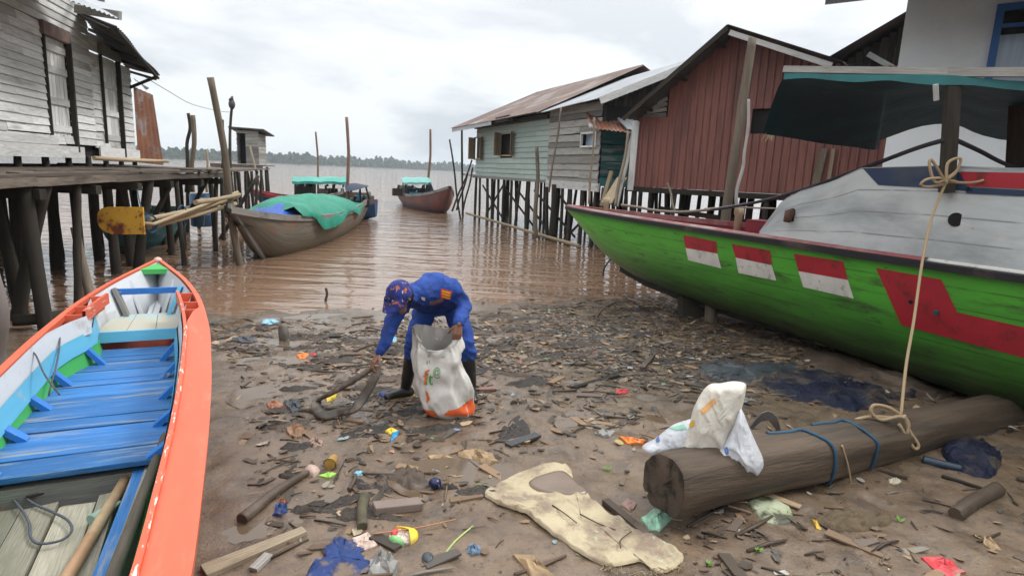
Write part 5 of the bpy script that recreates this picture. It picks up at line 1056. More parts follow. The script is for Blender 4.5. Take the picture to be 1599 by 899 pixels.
# bundle of bamboo and the paddle
PAD = mat('yellow_paddle_paint', (.62, .34, .04), (.54, .28, .035), s=5, rough=.5, c3=(.17, .04, .02), s3=3.4, t3=(.56, .64), bump=.1, c4=(.06, .03, .02), s4=9, t4=(.66, .70))
pd = thing('paddle', P(190, 345, 9), 'paddle with a rust stained yellow blade tied to the bamboo poles', 'paddle')
ax0, ax1 = P(152, 344, 9.0), P(224, 344, 9.05); ux = (ax1 - ax0).normalized(); uy = V((0, 0, 1)); L0 = (ax1 - ax0).length
ol = [(0, .06), (.03, .13), (.12, .185), (.25, .205), (1.0, .20), (1.0, -.215), (.3, -.215), (.12, -.17), (.03, -.10), (0, -.03)]
mb = MB(); mb.poly([ax0 + ux * (a_ * L0) + uy * (b_ * .97) for a_, b_ in ol], (0, .03, 0)); mb.build('blade', PAD, pd)
for a_, b_ in ((.92, .13), (.93, .06), (.93, -.06), (.92, -.13), (.22, .1), (.22, -.12)): mb = MB(); c = ax0 + ux * (a_ * L0) + uy * b_; mb.tube([c - V((0, .006, 0)), c + V((0, .002, 0))], .011, n=8); mb.build('rivet', M_DKZINC, pd)
mb = MB(); mb.tube([P(216, 348, 9.08), P(240, 350, 9.2), P(371, 300, 12.6)], [.028, .03], n=8, noise_amp=.1); mb.build('shaft', BAMBOO, pd)
for k, (a_, b_, l_) in enumerate((((232, 342), (352, 315), 'topmost bamboo pole of the bundle tied to the leaning pole'), ((228, 352), (372, 306), 'middle bamboo pole of the bundle tied to the leaning pole'), ((225, 356), (368, 318), 'lowest bamboo pole of the bundle tied to the leaning pole'), ((305, 316), (374, 304), 'short bamboo end jutting past the leaning pole'))):
    mb = MB(); mb.tube(crom([P(*a_, 9.2 + .03 * k), P((a_[0] + b_[0]) / 2, (a_[1] + b_[1]) / 2 + 1, 10.7), P(*b_, 12.5)], 4), .04, n=9, noise_amp=.08); mb.build('bamboo_pole', BAMBOO, label=l_, cat='pole')
for cx, cy, Y, l_ in ((234, 350, 9.25, 'blue rope lashing beside the yellow paddle blade'), (287, 333, 10.5, 'thin blue cord wound round the middle of the bamboo bundle'), (318, 322, 11.3, 'brown rope lashing round the far end of the bamboo bundle')):
    mb = MB(); c = P(cx, cy, Y); r_ = .11 if cx < 300 else .12
    for k in range(3 if cx != 287 else 1): mb.tube([c + V((.03 * k - .03, .0, 0)) + V((.02 * math.cos(t), r_ * math.cos(t), r_ * 1.2 * math.sin(t))) for t in np.linspace(0, 6.28, 16)], .011, n=6)
    mb.tube(crom([c + V((0, 0, .1)), c + V((-.08, -.05, .25)), c + V((-.16, 0, .52))] if cx == 234 else [c, c + V((.03, -.05, -.2)), c + V((.0, -.05, -.38))], 4), .008, n=5); mb.build('rope_lashing', M_BLUEROPE if cx < 300 else TANR, label=l_, cat='rope')
# ================================================================ PERSON
SKIN = mat('brown_skin', (.23, .115, .07), (.18, .085, .052), s=12, rough=.55, bump=.15, bs=60, bd=.002)
BLUEC = mat('royal_blue_cloth', (.018, .062, .29), (.013, .045, .22), s=7, rough=.85, bump=.9, bs=11, bd=.03, c3=(.035, .035, .08), s3=4, t3=(.60, .75))
CAMO = mat('camouflage_cloth', (.022, .035, .21), (.015, .02, .10), s=16, thr=(.45, .55), rough=.85, bump=.2, c3=(.42, .11, .04), s3=15, t3=(.61, .64), c4=(.50, .48, .50), s4=23, t4=(.63, .66))
pr = thing('person', (-.62, 5.15, .12), 'worker in blue overalls, camouflage cap and black boots, bent over picking up rubbish', 'person')
hipc = P(690, 470, 5.22)
J = dict(hipL=P(668, 473, 5.22), hipR=P(707, 473, 5.22), kneeL=P(647, 534, 5.02), kneeR=P(727, 536, 5.0), anL=P(634, 600, 5.12), anR=P(736, 602, 5.12),
         waist=P(690, 452, 5.12), chest=P(677, 450, 4.9), neck=P(646, 462, 4.68), head=P(625, 464, 4.58), shL=P(634, 466, 4.78), shR=P(708, 454, 4.86),
         elL=P(612, 502, 4.66), elR=P(726, 478, 4.92), wrL=P(593, 551, 4.58), wrR=P(717, 505, 4.66))
gL, gR = gz(J['anL'].x, J['anL'].y), gz(J['anR'].x, J['anR'].y)
J['anL'].z = gL + .10; J['anR'].z = gR + .10
fd = {'L': V((-.80, -.55, 0)).normalized(), 'R': V((.22, -.97, 0)).normalized()}
def torso(mb, k=1.0):
    for s in (-1, 1):
        a = J['hipL' if s < 0 else 'hipR']; b = J['shL' if s < 0 else 'shR']
        mid = (a.lerp(b, .5)) + V((0, .0, .035))
        a2 = a.lerp(hipc, .25); b2 = b.lerp(J['chest'], .30)
        capsule(mb, a2, mid.lerp(J['chest'], .2), .115 * k, .11 * k); capsule(mb, mid.lerp(J['chest'], .2), b2, .11 * k, .105 * k)
    capsule(mb, J['waist'], J['chest'], .12 * k, .135 * k); capsule(mb, J['chest'], J['neck'].lerp(J['chest'], .35), .135 * k, .10 * k); capsule(mb, J['shL'], J['shR'], .07 * k, .07 * k)
def hand(mb, wr, d, side, palm, curl):
    """wr wrist; d pointing direction; side towards the thumb; palm normal"""
    d = V(d).normalized(); side = V(side); side = (side - d * side.dot(d)).normalized(); pn = d.cross(side) * palm
    for k in range(4):
        o = side * (.028 - .019 * k); capsule(mb, wr + o * .45 + d * .01, wr + o + d * .085, .014, .012)
        ln = (.036, .041, .038, .030)[k]; p = wr + o + d * .085; a = 0
        for j in range(3):
            a += curl * (1.0 if j else .7); q = p + (d * math.cos(a) + pn * math.sin(a)) * (ln * (1 - .22 * j)); capsule(mb, p, q, .0098 - .0008 * j, .0090 - .001 * j); p = q
    p = wr + side * .022 + d * .02
    for j, (l, ang) in enumerate(((.038, .75), (.030, .5), (.024, .2))):
        q = p + (d * math.cos(ang) + side * math.sin(ang) + pn * (.35 + .25 * j)).normalized() * l; capsule(mb, p, q, .0125 - .001 * j, .0115 - .001 * j); p = q
hdir = (J['head'] - J['neck']).normalized(); fwd = (hdir * .35 + V((-.35, -.45, -.9))).normalized()      # the face looks down at the hand
upv = (V((-.55, -.65, .25))); upv = (upv - fwd * upv.dot(fwd)).normalized(); rt = fwd.cross(upv)
HC = J['head']
def hp(x, y, z): return HC + rt * x + fwd * y + upv * z
mb = MB(); torso(mb, .8)
for s in 'LR':
    chain(mb, [J['hip' + s], J['knee' + s], J['an' + s]], [.075, .05, .035]); capsule(mb, J['an' + s] - V((0, 0, .05)), J['an' + s] - V((0, 0, .06)) + fd[s] * .15, .035, .03)
    chain(mb, [J['sh' + s], J['el' + s], J['wr' + s]], [.048, .036, .026])
capsule(mb, J['neck'].lerp(J['chest'], .3), J['neck'].lerp(HC, .6), .058, .052)
mb.ball(hp(0, -.01, .015), .088, sub=3, sc=(.86, 1, 1.08), rot=Matrix((rt, fwd, upv)).transposed())
capsule(mb, hp(0, .02, -.03), hp(0, .055, -.085), .058, .034); capsule(mb, hp(0, .085, .012), hp(0, .108, -.025), .010, .016)       # jaw and nose
capsule(mb, hp(-.02, .083, -.055), hp(.02, .083, -.055), .009, .009); capsule(mb, hp(-.035, .075, .025), hp(.035, .075, .025), .012, .012)     # mouth, brow
for s in (-1, 1): capsule(mb, hp(s * .08, -.005, .01), hp(s * .084, -.012, -.025), .014, .010)
hdL = (P(578, 572, 4.53) - J['wrL']); hand(mb, J['wrL'], hdL, V((.5, -.8, .1)), -1, .55)
hand(mb, J['wrR'], V((-.12, -.25, -1)), V((-.95, -.2, 0)), 1, .75)
remesh(mb, 'body', SKIN, pr, .0055, 2)
mb = MB()
for s in (-1, 1): mb.ball(hp(s * .031, .082, .006), .011)
mb.build('eyes', mat('eye_dark', (.02, .015, .01), rough=.2, bump=0), pr)
wr_ = lambda f, a: (lambda c: a * (noise.noise(c * f) + .6 * noise.noise(V((c.x * f * 2.1, c.y * f * 2.1, c.z * f * 1.1)))) )
mb = MB(); torso(mb, 1.0)
for s in 'LR':
    cuff = J['el' + s].lerp(J['wr' + s], .93); chain(mb, [J['sh' + s], J['el' + s].lerp(J['sh' + s], .0), cuff], [.078, .058, .046])
capsule(mb, J['neck'].lerp(J['chest'], .4), J['neck'].lerp(HC, .15), .08, .068)
sh_ = remesh(mb, 'shirt', BLUEC, pr, .010, 4, disp=lambda c: .014 * noise.noise(c * 7) + .026 * (.3 - abs(noise.noise(V((c.x * 13, c.y * 7, c.z * 11 + c.x * 6))))))
mb = MB()
for s in 'LR':
    chain(mb, [J['hip' + s], J['knee' + s], J['knee' + s].lerp(J['an' + s], .22)], [.105, .078, .078])
capsule(mb, J['hipL'], J['hipR'], .115, .115); capsule(mb, hipc, J['waist'], .12, .115)
remesh(mb, 'trousers', BLUEC, pr, .010, 4, disp=lambda c: .014 * noise.noise(c * 8 + V((3, 1, 7))) + .028 * (.3 - abs(noise.noise(V((c.x * 8, c.y * 8, c.z * 15 + c.x * 8))))))
for s in 'LR':
    a = J['knee' + s].lerp(J['an' + s], .16); an = J['an' + s]
    mb = MB(); chain(mb, [a, a.lerp(an, .6), an + V((0, 0, .015))], [.070, .058, .048]); f = fd[s]
    capsule(mb, an - V((0, 0, .05)) - f * .03, an - V((0, 0, .05)) + f * .05, .048, .046); capsule(mb, an - V((0, 0, .05)) + f * .05, an - V((0, 0, .062)) + f * .17, .046, .038)
    bt = remesh(mb, 'boot', M_BLACK, pr, .009, 3, disp=lambda c: .004 * noise.noise(c * 18)); mb = MB()
    lft = V((-f.y, f.x, 0)); zz = an.z - .108
    ol = [(-.085, .0), (-.075, .035), (-.03, .045), (.06, .043), (.14, .046), (.20, .03), (.215, 0), (.20, -.03), (.14, -.046), (.06, -.043), (-.03, -.045), (-.075, -.035)]
    mb.poly([V((an.x, an.y, zz)) + f * x + lft * y for x, y in ol], (0, 0, .028)); mb.build('sole', mat('tan_boot_sole', (.35, .22, .08), rough=.7) if s == 'L' else bpy.data.materials['tan_boot_sole'], bt)
mb = MB(); mb.ball(hp(0, -.015, .030), .108, sub=3, sc=(.90, 1.02, .98), rot=Matrix((rt, fwd, upv)).transposed())
capsule(mb, hp(-.07, .06, .03), hp(.07, .06, .03), .022, .022)
remesh(mb, 'cap', CAMO, pr, .008, 3, disp=lambda c: .004 * noise.noise(c * 25))
mb = MB(); rows = []
for j in range(5):
    t = j / 4; rows.append([hp(math.sin(th) * (.094 + .018 * t), .03 + math.cos(th) * (.075 + .075 * t), .055 - .03 * t + .012 * math.cos(th) - .03 * abs(math.sin(th)) * t) for th in np.linspace(-1.35, 1.35, 13)])
mb.grid(rows); mb.grid([[p - upv * .006 for p in r] for r in rows][::-1]); mb.build('cap_brim', CAMO, pr)
mb = MB(); mb.ball(hp(0, -.03, -.015), .094, sub=2, sc=(.88, .9, .95), rot=Matrix((rt, fwd, upv)).transposed()); mb.build('hair', mat('black_hair', (.012, .01, .009), rough=.6, bump=.3, bs=60), pr)
def on_mesh(o, px, py):
    """point and normal of the object o seen at a pixel"""
    l = absloc(o); d = ray(px, py).normalized(); ok, p, n, i = o.ray_cast(V((0, 0, EYE)) - l, d)
    if ok and n.dot(d) > 0: n = -n
    return (p + l, n) if ok else (None, None)
def decal(name, o, quad, m_, par, off=.004, n=6):
    rows = []
    for j in range(n + 1):
        r = []
        for i in range(n + 1):
            a, b = i / n, j / n; x = (quad[0][0] * (1 - a) + quad[1][0] * a) * (1 - b) + (quad[3][0] * (1 - a) + quad[2][0] * a) * b; y = (quad[0][1] * (1 - a) + quad[1][1] * a) * (1 - b) + (quad[3][1] * (1 - a) + quad[2][1] * a) * b
            p, nn = on_mesh(o, x, y)
            if p is None: return
            r.append(p + nn * off)
        rows.append(r)
    mb = MB(); mb.grid(rows, col=.5); return mb.build(name, m_, par)
bpy.context.view_layer.update()
M_BADGE = mat('badge_red', (.62, .06, .03), rough=.7, bump=0); M_YEL = mat('badge_yellow', (.80, .45, .03), rough=.7, bump=0)
bd_ = decal('sleeve_badge', sh_, [(689, 450), (706, 455), (702, 467), (688, 465)], M_BADGE, pr)
if bd_:
    for k in range(3): decal('badge_lettering', sh_, [(691, 453 + 4 * k), (703, 456.5 + 4 * k), (702.6, 458.5 + 4 * k), (690.6, 455 + 4 * k)], M_YEL, bd_, off=.0065)
decal('name_tape', sh_, [(670, 471), (690, 465), (693, 470), (673, 477)], mat('orange_tape', (.30, .13, .06), (.06, .06, .16), s=60, rough=.8), pr)
decal('collar_tab', sh_, [(657, 463), (663, 464), (664, 469), (659, 468)], WHITEP, pr)
# ---------------------------------------------------------------- the sack in the hand
SACKW = mat('white_woven_plastic', (.66, .64, .60), (.55, .53, .49), s=3, rough=.5, c3=(.36, .32, .27), s3=2.2, t3=(.55, .75), bump=.5, bs=9, bd=.02, trans=.12)
SACKO = mat('orange_print', (.72, .14, .03), (.6, .10, .03), s=5, rough=.55, bump=.3, bs=9); GREENP = mat('green_print', (.06, .30, .05), rough=.55, bump=0)
LY = [(516, 647, 719), (535, 647, 720), (560, 649, 722), (590, 650, 730), (615, 654, 736), (635, 660, 740), (648, 672, 739)]
SKZ = gz(-.47, 4.7) - .005
def sackfn(u, v):
    th = (u + .5) * 2 * math.pi; y = 516 + v * (648 - 516); xl = float(np.interp(y, [q[0] for q in LY], [q[1] for q in LY])); xr = float(np.interp(y, [q[0] for q in LY], [q[2] for q in LY]))
    A, B = P(xl, y, 4.72), P(xr, y, 4.72); c = (A + B) / 2; hw = (B - A).length / 2; ct, sn = math.cos(th), math.sin(th); fr = max(0, -sn) if False else max(0, sn)
    hd = hw * (.50 + .12 * v); front = sn
    sq = lambda q: (abs(q) ** .7) * (1 if q > 0 else -1)
    p = c + V((sq(ct) * hw, -sq(front) * hd, 0))
    cl = math.exp(-v / .13)
    p.z -= cl * .15 * max(0, front) ** 1.5 * (1 - .5 * max(0, ct)) ; p.z += cl * .03 * max(0, -ct)
    q = V((ct * 1.5, front * 1.5, v * 3)); am = .055 * (.35 + .65 * math.sin(math.pi * min(1, v + .15)))
    r = am * noise.noise(q * 1.3) + .05 * (.25 - abs(noise.noise(V((ct * 2.2 + v * 2, front * 2.2, v * 4))))) + .022 * (.25 - abs(noise.noise(V((ct * 5 - v * 3, front * 5, v * 6)))))
    p += V((ct, -front, 0)) * r
    if v > .93: k = (v - .93) / .07; p += (c - p) * (k * .25); p.z = p.z * (1 - k) + SKZ * k
    return p
sk = thing('rubbish_sack', (-.47, 4.72, .12), 'open white woven sack with green and orange print held by the worker', 'sack')
mb = MB(); NU = 90; mb.grid([[sackfn(i / NU, v) for i in range(NU)] for v in [0, .02, .04, .07, .1, .13, .17, .2, .24, .28, .32, .36, .4, .44, .48, .52, .56, .6, .64, .68, .72, .76, .8, .84, .87, .9, .93, .95, .97, .985, 1]], close=True, col=.5)
mb.grid([[(sackfn(i / NU, v) + ((P(684, 580, 4.72) - sackfn(i / NU, v)) * V((1, 1, 0)).length * 0)) for i in range(NU)] for v in (1, 1)], close=True) if False else None
bs_ = [sackfn(i / NU, 1) for i in range(NU)]; i0 = len(mb.v); mb.v += bs_; mb.face([i0 + i for i in range(NU)][::-1])
sack_bag = mb.build('bag', SACKW, sk)
mb = MB(); rows = []
for v in (0, .04, .1, .18, .28, .4, .5):
    r = []
    for i in range(NU):
        p = sackfn(i / NU, v); c = P(684, 516 + v * 132, 4.72); d = (p - c); d.z = 0; p = p - d * (.05 + .5 * max(0, v - .3)) + (V((0, 0, .004)) if v == 0 else V((0, 0, 0))); r.append(p)
    rows.append(r)
mb.grid(rows[::-1], close=True); mb.build('inside', mat('sack_inside', (.42, .39, .36), (.30, .28, .26), s=4, rough=.7, bump=.4, bs=8), sk)
def uvq(pts): return [inv(sackfn, (.45, 1.05), (0, 1), *q, n=30) for q in pts]
def spatch(name, pts, m_, nu=8, nv=6, off=.006): mb = MB(); patch(mb, sackfn, uvq(pts), off=off, nu=nu, nv=nv); return mb.build(name, m_, sk)
spatch('orange_base', [(700, 640), (737, 618), (739, 644), (694, 648)], SACKO, 12, 8)
spatch('orange_base', [(662, 632), (672, 640), (690, 650), (672, 647)], SACKO, 6, 4)
spatch('red_flame_print', [(665, 609), (668, 612), (672, 622), (666, 630)], SACKO)
def text_on(name, body, quad, fn, m_, par, off=.007, ur=(.45, 1.05)):
    cu = bpy.data.curves.new('t', 'FONT'); cu.body = body; cu.resolution_u = 2; cu.fill_mode = 'FRONT'; to = bpy.data.objects.new('t', cu); COL.objects.link(to); bpy.context.view_layer.update()
    me = bpy.data.meshes.new_from_object(to.evaluated_get(bpy.context.evaluated_depsgraph_get())); bpy.data.objects.remove(to)
    xs = [v.co.x for v in me.vertices]; ys = [v.co.y for v in me.vertices]; x0, x1, y0, y1 = min(xs), max(xs), min(ys), max(ys)
    bm = bmesh.new(); bm.from_mesh(me); bmesh.ops.triangulate(bm, faces=bm.faces); bmesh.ops.subdivide_edges(bm, edges=[e for e in bm.edges if e.calc_length() > .15], cuts=1, use_grid_fill=False); bmesh.ops.triangulate(bm, faces=bm.faces)
    mb = MB(); bpy.context.view_layer.update()
    for v in bm.verts:
        a = (v.co.x - x0) / (x1 - x0); b = 1 - (v.co.y - y0) / (y1 - y0)
        x = (quad[0][0] * (1 - a) + quad[1][0] * a) * (1 - b) + (quad[3][0] * (1 - a) + quad[2][0] * a) * b; y = (quad[0][1] * (1 - a) + quad[1][1] * a) * (1 - b) + (quad[3][1] * (1 - a) + quad[2][1] * a) * b
        p, nn = on_mesh(fn, x, y)
        if p is None: p, nn = P(x, y, 4.6), V((0, -1, 0))
        mb.v.append(p + nn * off)
    for f in bm.faces: mb.face([v.index for v in f.verts], None, .5)
    bm.free(); return mb.build(name, m_, par)
text_on('orange_lettering', 'f', [(661, 578), (671, 576), (669, 599), (660, 600)], sack_bag, SACKO, sk)
text_on('green_lettering', 'it', [(666, 582), (677, 581), (676, 600), (665, 601)], sack_bag, GREENP, sk, off=.007)
text_on('ring_emblem', '@', [(677, 573), (688, 573), (688, 590), (677, 590)], sack_bag, GREENP, sk)
# ---------------------------------------------------------------- strip of old tyre rubber in the other hand
RUB = mat('muddy_rubber', (.075, .062, .048), (.035, .03, .025), s=5, rough=.45, c3=(.17, .14, .11), s3=6, t3=(.5, .68), bump=.6, bs=30, bd=.008)
def band(name, pts, wds, th, m_, label=None, parent=None, tw=None, **k):
    pts = crom(pts, 8); n = len(pts); rows = []; prev = None
    for i, p in enumerate(pts):
        t = (pts[min(i + 1, n - 1)] - pts[max(i - 1, 0)]).normalized(); w_ = float(np.interp(i / (n - 1), np.linspace(0, 1, len(wds)), wds))
        up = V((0, -.5, .86)) if tw is None else V([float(np.interp(i / (n - 1), np.linspace(0, 1, len(tw)), [q[a] for q in tw])) for a in range(3)])
        side = t.cross(up).normalized(); nn = side.cross(t); rows.append([p + side * (w_ / 2 * math.cos(a)) + nn * (th / 2 * (abs(math.sin(a)) ** .6) * (1 if math.sin(a) > 0 else -1)) for a in np.linspace(0, 2 * math.pi, 15)[:-1]])
    mb = MB(); mb.grid(rows, close=True); return mb.build(name, m_, parent, label=label, **k)
g = lambda x, y, h=.02: (lambda q: V((q.x, q.y, gz(q.x, q.y) + h)))(U(x, y, .12))
band('rubber_strip', [P(588, 572, 4.56), P(585, 590, 4.53), P(570, 616, 4.50), P(552, 638, 4.45), g(530, 652, .03), g(508, 655, .03), g(494, 645, .03), g(497, 630, .03), P(515, 614, 4.62), P(545, 597, 4.58), P(570, 582, 4.57), P(582, 573, 4.55)],
     [.06, .07, .085, .09, .09, .09, .085, .075, .06, .05, .05], .035, RUB, label='muddy loop of old tyre rubber dangling from the bending worker\'s hand', cat='rubber strip')
# ================================================================ LOG with bags
LOGW = mat('brown_beach_log', (.100, .068, .044), (.055, .038, .026), s=3, co='uv', stretch=(.35, 2.5, 2.5), rough=.75, c3=(.045, .035, .026), s3=2.6, stretch3=(.35, 5, 5), t3=(.55, .66), bump=.9, bs=7, bd=.02)
la, lb = P(1037, 757, 3.16), P(1545, 648, 5.1); lb = la + (lb - la) * 1.16
ad = (lb - la).normalized(); lx = ad.cross(V((0, 0, 1))).normalized(); lz = lx.cross(ad)
def lp_(s, th, k=1.0):
    t = s / (lb - la).length; r = .172 - .004 * t; e = .024 * noise.noise(V((math.cos(th) * 1.5, math.sin(th) * 1.5, s * 1.1))) + .006 * noise.noise(V((math.cos(th) * 5, math.sin(th) * 5, s * 2)))
    c, s_ = math.cos(th), math.sin(th); f = lambda q: (abs(q) ** .76) * (1 if q > 0 else -1)
    crack = -.03 * math.exp(-((th - 3.9) / .06) ** 2) * math.exp(-s * 1.2)
    return la + ad * s + (lx * f(c) * (r + e + crack) * 1.0 + lz * f(s_) * (r * .94 + e + crack)) * k
mb = MB(); LL = (lb - la).length; mb.grid([[lp_(s, th, k) for th in np.linspace(0, 2 * math.pi, 49)[:-1]] for s, k in [(.0, .94), (.015, .985), (.04, 1)] + [(q, 1) for q in np.linspace(.1, LL, 34)]], close=True, col=.5)
lg = mb.build('beached_log', LOGW, label='big cracked brown log lying on the mud beneath the green boat', cat='log')
lgi = lg
endm = mat('log_end_grain', (.085, .062, .045), (.05, .037, .028), s=6, rough=.85, c3=(.02, .016, .012), s3=7, t3=(.55, .66), bump=.7, bs=14, bd=.01)
mb = MB(); rows = []
for k in (.94, .8, .6, .4, .2, .02):
    rows.append([lp_(0, th, k) + ad * (-.012 * (1 - k) + .012 * noise.noise(lp_(0, th, k) * 9)) + ad * (.035 * math.exp(-(((lp_(0, th, k) - la).dot(lx) - .03 + .04 * (lp_(0, th, k) - la).dot(lz)) / .008) ** 2)) for th in np.linspace(0, 2 * math.pi, 97)[:-1]])
mb.grid(rows[::-1], close=True, col=.5); mb.build('end_face', endm, lg)
for k, (px0, py0, px1, py1, l_) in enumerate(((1225, 668, 1330, 770, 'blue rope looped round the log nearest the sickle'), (1300, 655, 1400, 740, 'blue rope looped round the log next to the beige knot'))):
    s_ = ((P(px0 + 45, py0, 4.0 + .45 * k) - la).dot(ad)); s_ = (1.25, 1.72)[k]
    pts = [lp_(s_ - .30 + .13 * j / 2, math.pi * (.62 - .02 * j), 1.02) for j in range(4)] + [lp_(s_ + .02 * j, math.pi * (.55 - .14 * j), 1.045) for j in range(9)]
    side_ = [lp_(s_, math.pi * (.5 + .14 * j), 1.045) for j in range(9)]
    rope('log_rope', pts, .010, M_BLUEROPE, l_, k=4)
for px, py, l_ in ((1322, 700, 'thin tan cord dangling down the log from the blue rope'),):
    rope('dangling_rope', [P(1315, 695, 3.72), P(1325, 730, 3.74), P(1331, 768, 3.78)], .006, BEIGE, l_)
def camf(o): d = (V((0, 0, EYE)) - o); d.z = 0; return d.normalized()
def inflate(mb, out, Y, T_, wr=.02, fq=7, seed=0, tilt=0, col=.5):
    """rounded body with the given outline (pixels at depth Y), real thickness T_"""
    o3 = crom([P(x, y, Y + (q[0] if q else 0)) for x, y, *q in out], 5, True); c = sum(o3, V((0, 0, 0))) / len(o3); f = camf(c)
    ks = [1, .985, .95, .9, .84, .77, .69, .6, .51, .42, .33, .24, .15, .07, .01]; sd_ = V((seed, seed * 1.7, 0))
    def cr(q, m):
        g_ = 1 - min(1, abs(noise.noise(V(((q.x + q.z * .35) * fq * m, (q.y - q.z * .2) * fq * m, q.z * fq * m * .32)) + sd_ * m)) * 3.2); return g_ * g_
    def rg(k, sgn):
        r = []
        for p in o3:
            q = c + (p - c) * k; r.append(q + f * (sgn * T_ * math.sqrt(max(0, 1 - k * k)) + (wr * .5 * noise.noise(q * 5 + sd_) - sgn * 0 + wr * .38 * cr(q, 1.0) + wr * .22 * cr(q, 2.3)) * min(1, (1 - k) * 6)))
        return r
    mb.grid([rg(k, 1) for k in ks], close=True, col=col); mb.grid([rg(k, -1) for k in ks][::-1], close=True, col=col)
BAGC = mat('cream_plastic_bag', (.84, .80, .72), (.78, .73, .64), s=4, rough=.38, c3=(.72, .70, .66), s3=3, t3=(.5, .7), bump=.9, bs=9, bd=.03, trans=.35)
BAGW = mat('white_plastic_bag', (.80, .81, .84), (.70, .72, .77), s=4, rough=.28, bump=.9, bs=9, bd=.03, trans=.35)
cb = thing('cream_bag', P(1090, 710, 3.45), 'crumpled cream plastic bag standing on the near end of the log', 'bag')
mb = MB(); inflate(mb, [(1003, 699), (1022, 686), (1045, 668), (1062, 660), (1085, 655), (1105, 665), (1118, 690), (1112, 706), (1080, 713), (1045, 711)], 3.50, .11, .07, 8, 3); mb.build('lower_bag', BAGW, cb)
mb = MB(); inflate(mb, [(1060, 708), (1066, 690), (1076, 665), (1082, 640), (1094, 615), (1108, 600), (1126, 598), (1145, 595), (1163, 598), (1165, 608), (1160, 632), (1153, 655), (1143, 675), (1136, 695), (1122, 709), (1090, 713)], 3.42, .09, .075, 7, 8); mb.build('upper_bag', BAGC, cb)
for nm, pts, m_ in (('orange_print', [(1094, 646), (1118, 622), (1118, 630), (1096, 648)], mat('faded_orange_print', (.70, .36, .12), rough=.5, bump=0)), ('yellow_print', [(1074, 652), (1079, 650), (1079, 660), (1074, 664)], M_YEL)):
    pass
wb = thing('white_bag', P(1155, 740, 3.4), 'white plastic carrier bag slumped over the front of the log', 'bag')
mb = MB(); inflate(mb, [(1155, 640), (1161, 645), (1170, 668), (1182, 695), (1192, 718), (1190, 735), (1178, 745), (1160, 741), (1140, 730), (1120, 716), (1118, 704), (1132, 690), (1146, 664)], 3.36, .09, .07, 9, 5); mb.build('bag', BAGW, wb)
bpy.context.view_layer.update()
ub = [o for o in bpy.data.objects if o.name == 'upper_bag'][0]; lbg = [o for o in bpy.data.objects if o.name == 'lower_bag'][0]; wbb = wb.children[0]
decal('orange_print', ub, [(1093, 640), (1115, 620), (1119, 628), (1097, 648)], mat('faded_orange_print', (.72, .38, .14), rough=.5, bump=0), cb, off=.004)
decal('yellow_print', ub, [(1077, 662), (1084, 655), (1085, 663), (1078, 668)], M_YEL, cb)
decal('green_print', lbg, [(1045, 668), (1068, 662), (1072, 670), (1058, 672)], mat('pale_green_print', (.25, .50, .38), rough=.5, bump=0), cb)
decal('blue_print', lbg, [(1024, 686), (1029, 681), (1031, 688), (1026, 692)], mat('blue_print', (.10, .16, .40), rough=.5, bump=0), cb)
decal('blue_print', wbb, [(1131, 700), (1136, 697), (1138, 708), (1133, 710)], bpy.data.materials['blue_print'], wb)
blade = [(1171, 667), (1182, 653), (1190, 645), (1199, 642), (1206, 644), (1213, 651), (1218, 664), (1219.5, 683), (1216, 681), (1209, 667), (1200, 656), (1188, 658), (1175, 670)]
mb = MB(); mb.poly([P(x, y, 3.95) for x, y in blade], (.004, .02, 0)); mb.build('sickle_blade', mat('dull_blade', (.16, .15, .14), (.09, .08, .075), s=12, rough=.5, metal=.5, c3=(.13, .07, .04), t3=(.5, .65)), label='curved dull sickle blade hooked over the log behind the bags', cat='sickle')
# ================================================================ things lying on the mud
def ring_scrap(mb, out, h, wr, fq=9, lift=.004, n=4, ks=(1, .93, .8, .62, .42, .2, .01), seed=0, col=.5, gfun=gz, ragged=0):
    o3 = crom(out, n, True); c = sum(o3, V((0, 0, 0))) / len(o3); rows = []
    if ragged: o3 = [p + V((noise.noise(p * 11 + V((seed, 0, 0))), noise.noise(p * 11 + V((0, seed, 9))), 0)) * ragged + V((noise.noise(p * 37), noise.noise(p * 37 + V((5, 5, 5))), 0)) * ragged * .5 for p in o3]
    for j, k in enumerate(ks):
        r = []
        for p in o3:
            q = c + (p - c) * k; s_ = V((q.x * fq, q.y * fq, seed)); z = gfun(q.x, q.y) + lift + h * (1 - k ** 3) + (wr * (.5 * noise.noise(s_) + .55 * (1 - min(1, abs(noise.noise(s_ * 1.3)) * 3.4)) ** 2 + .25 * (1 - min(1, abs(noise.noise(s_ * 3.1)) * 3.4)) ** 2 - .1) if k < 1 else 0)
            if k == 1: z = gfun(q.x, q.y) - .004
            r.append(V((q.x, q.y, max(z, gfun(q.x, q.y) - .01))))
        rows.append(r)
    mb.grid(rows, close=True, col=col)
def ground_px(x, y):
    q = U(x, y, .15)
    for _ in range(4): q = U(x, y, gz(q.x, q.y))
    return q
SOFT = ('woven_sack_sheet', 'mud_puddle_stain', 'blue_tarp', 'grey_plastic_sheet', 'blue_plastic_heap', 'foam_lump', 'rubber_sandal', 'grey_stone', 'bark_slab', 'grass_tuft_mat', 'husk_mat', 'cloth_scrap', 'mossy_board')
def gflat(x, y): return gz0(x, y) + .030 * noise.noise(V((x * .9, y * .9, 3))) + .018 * noise.noise(V((x * 2.7, y * 2.7, 1))) + .012
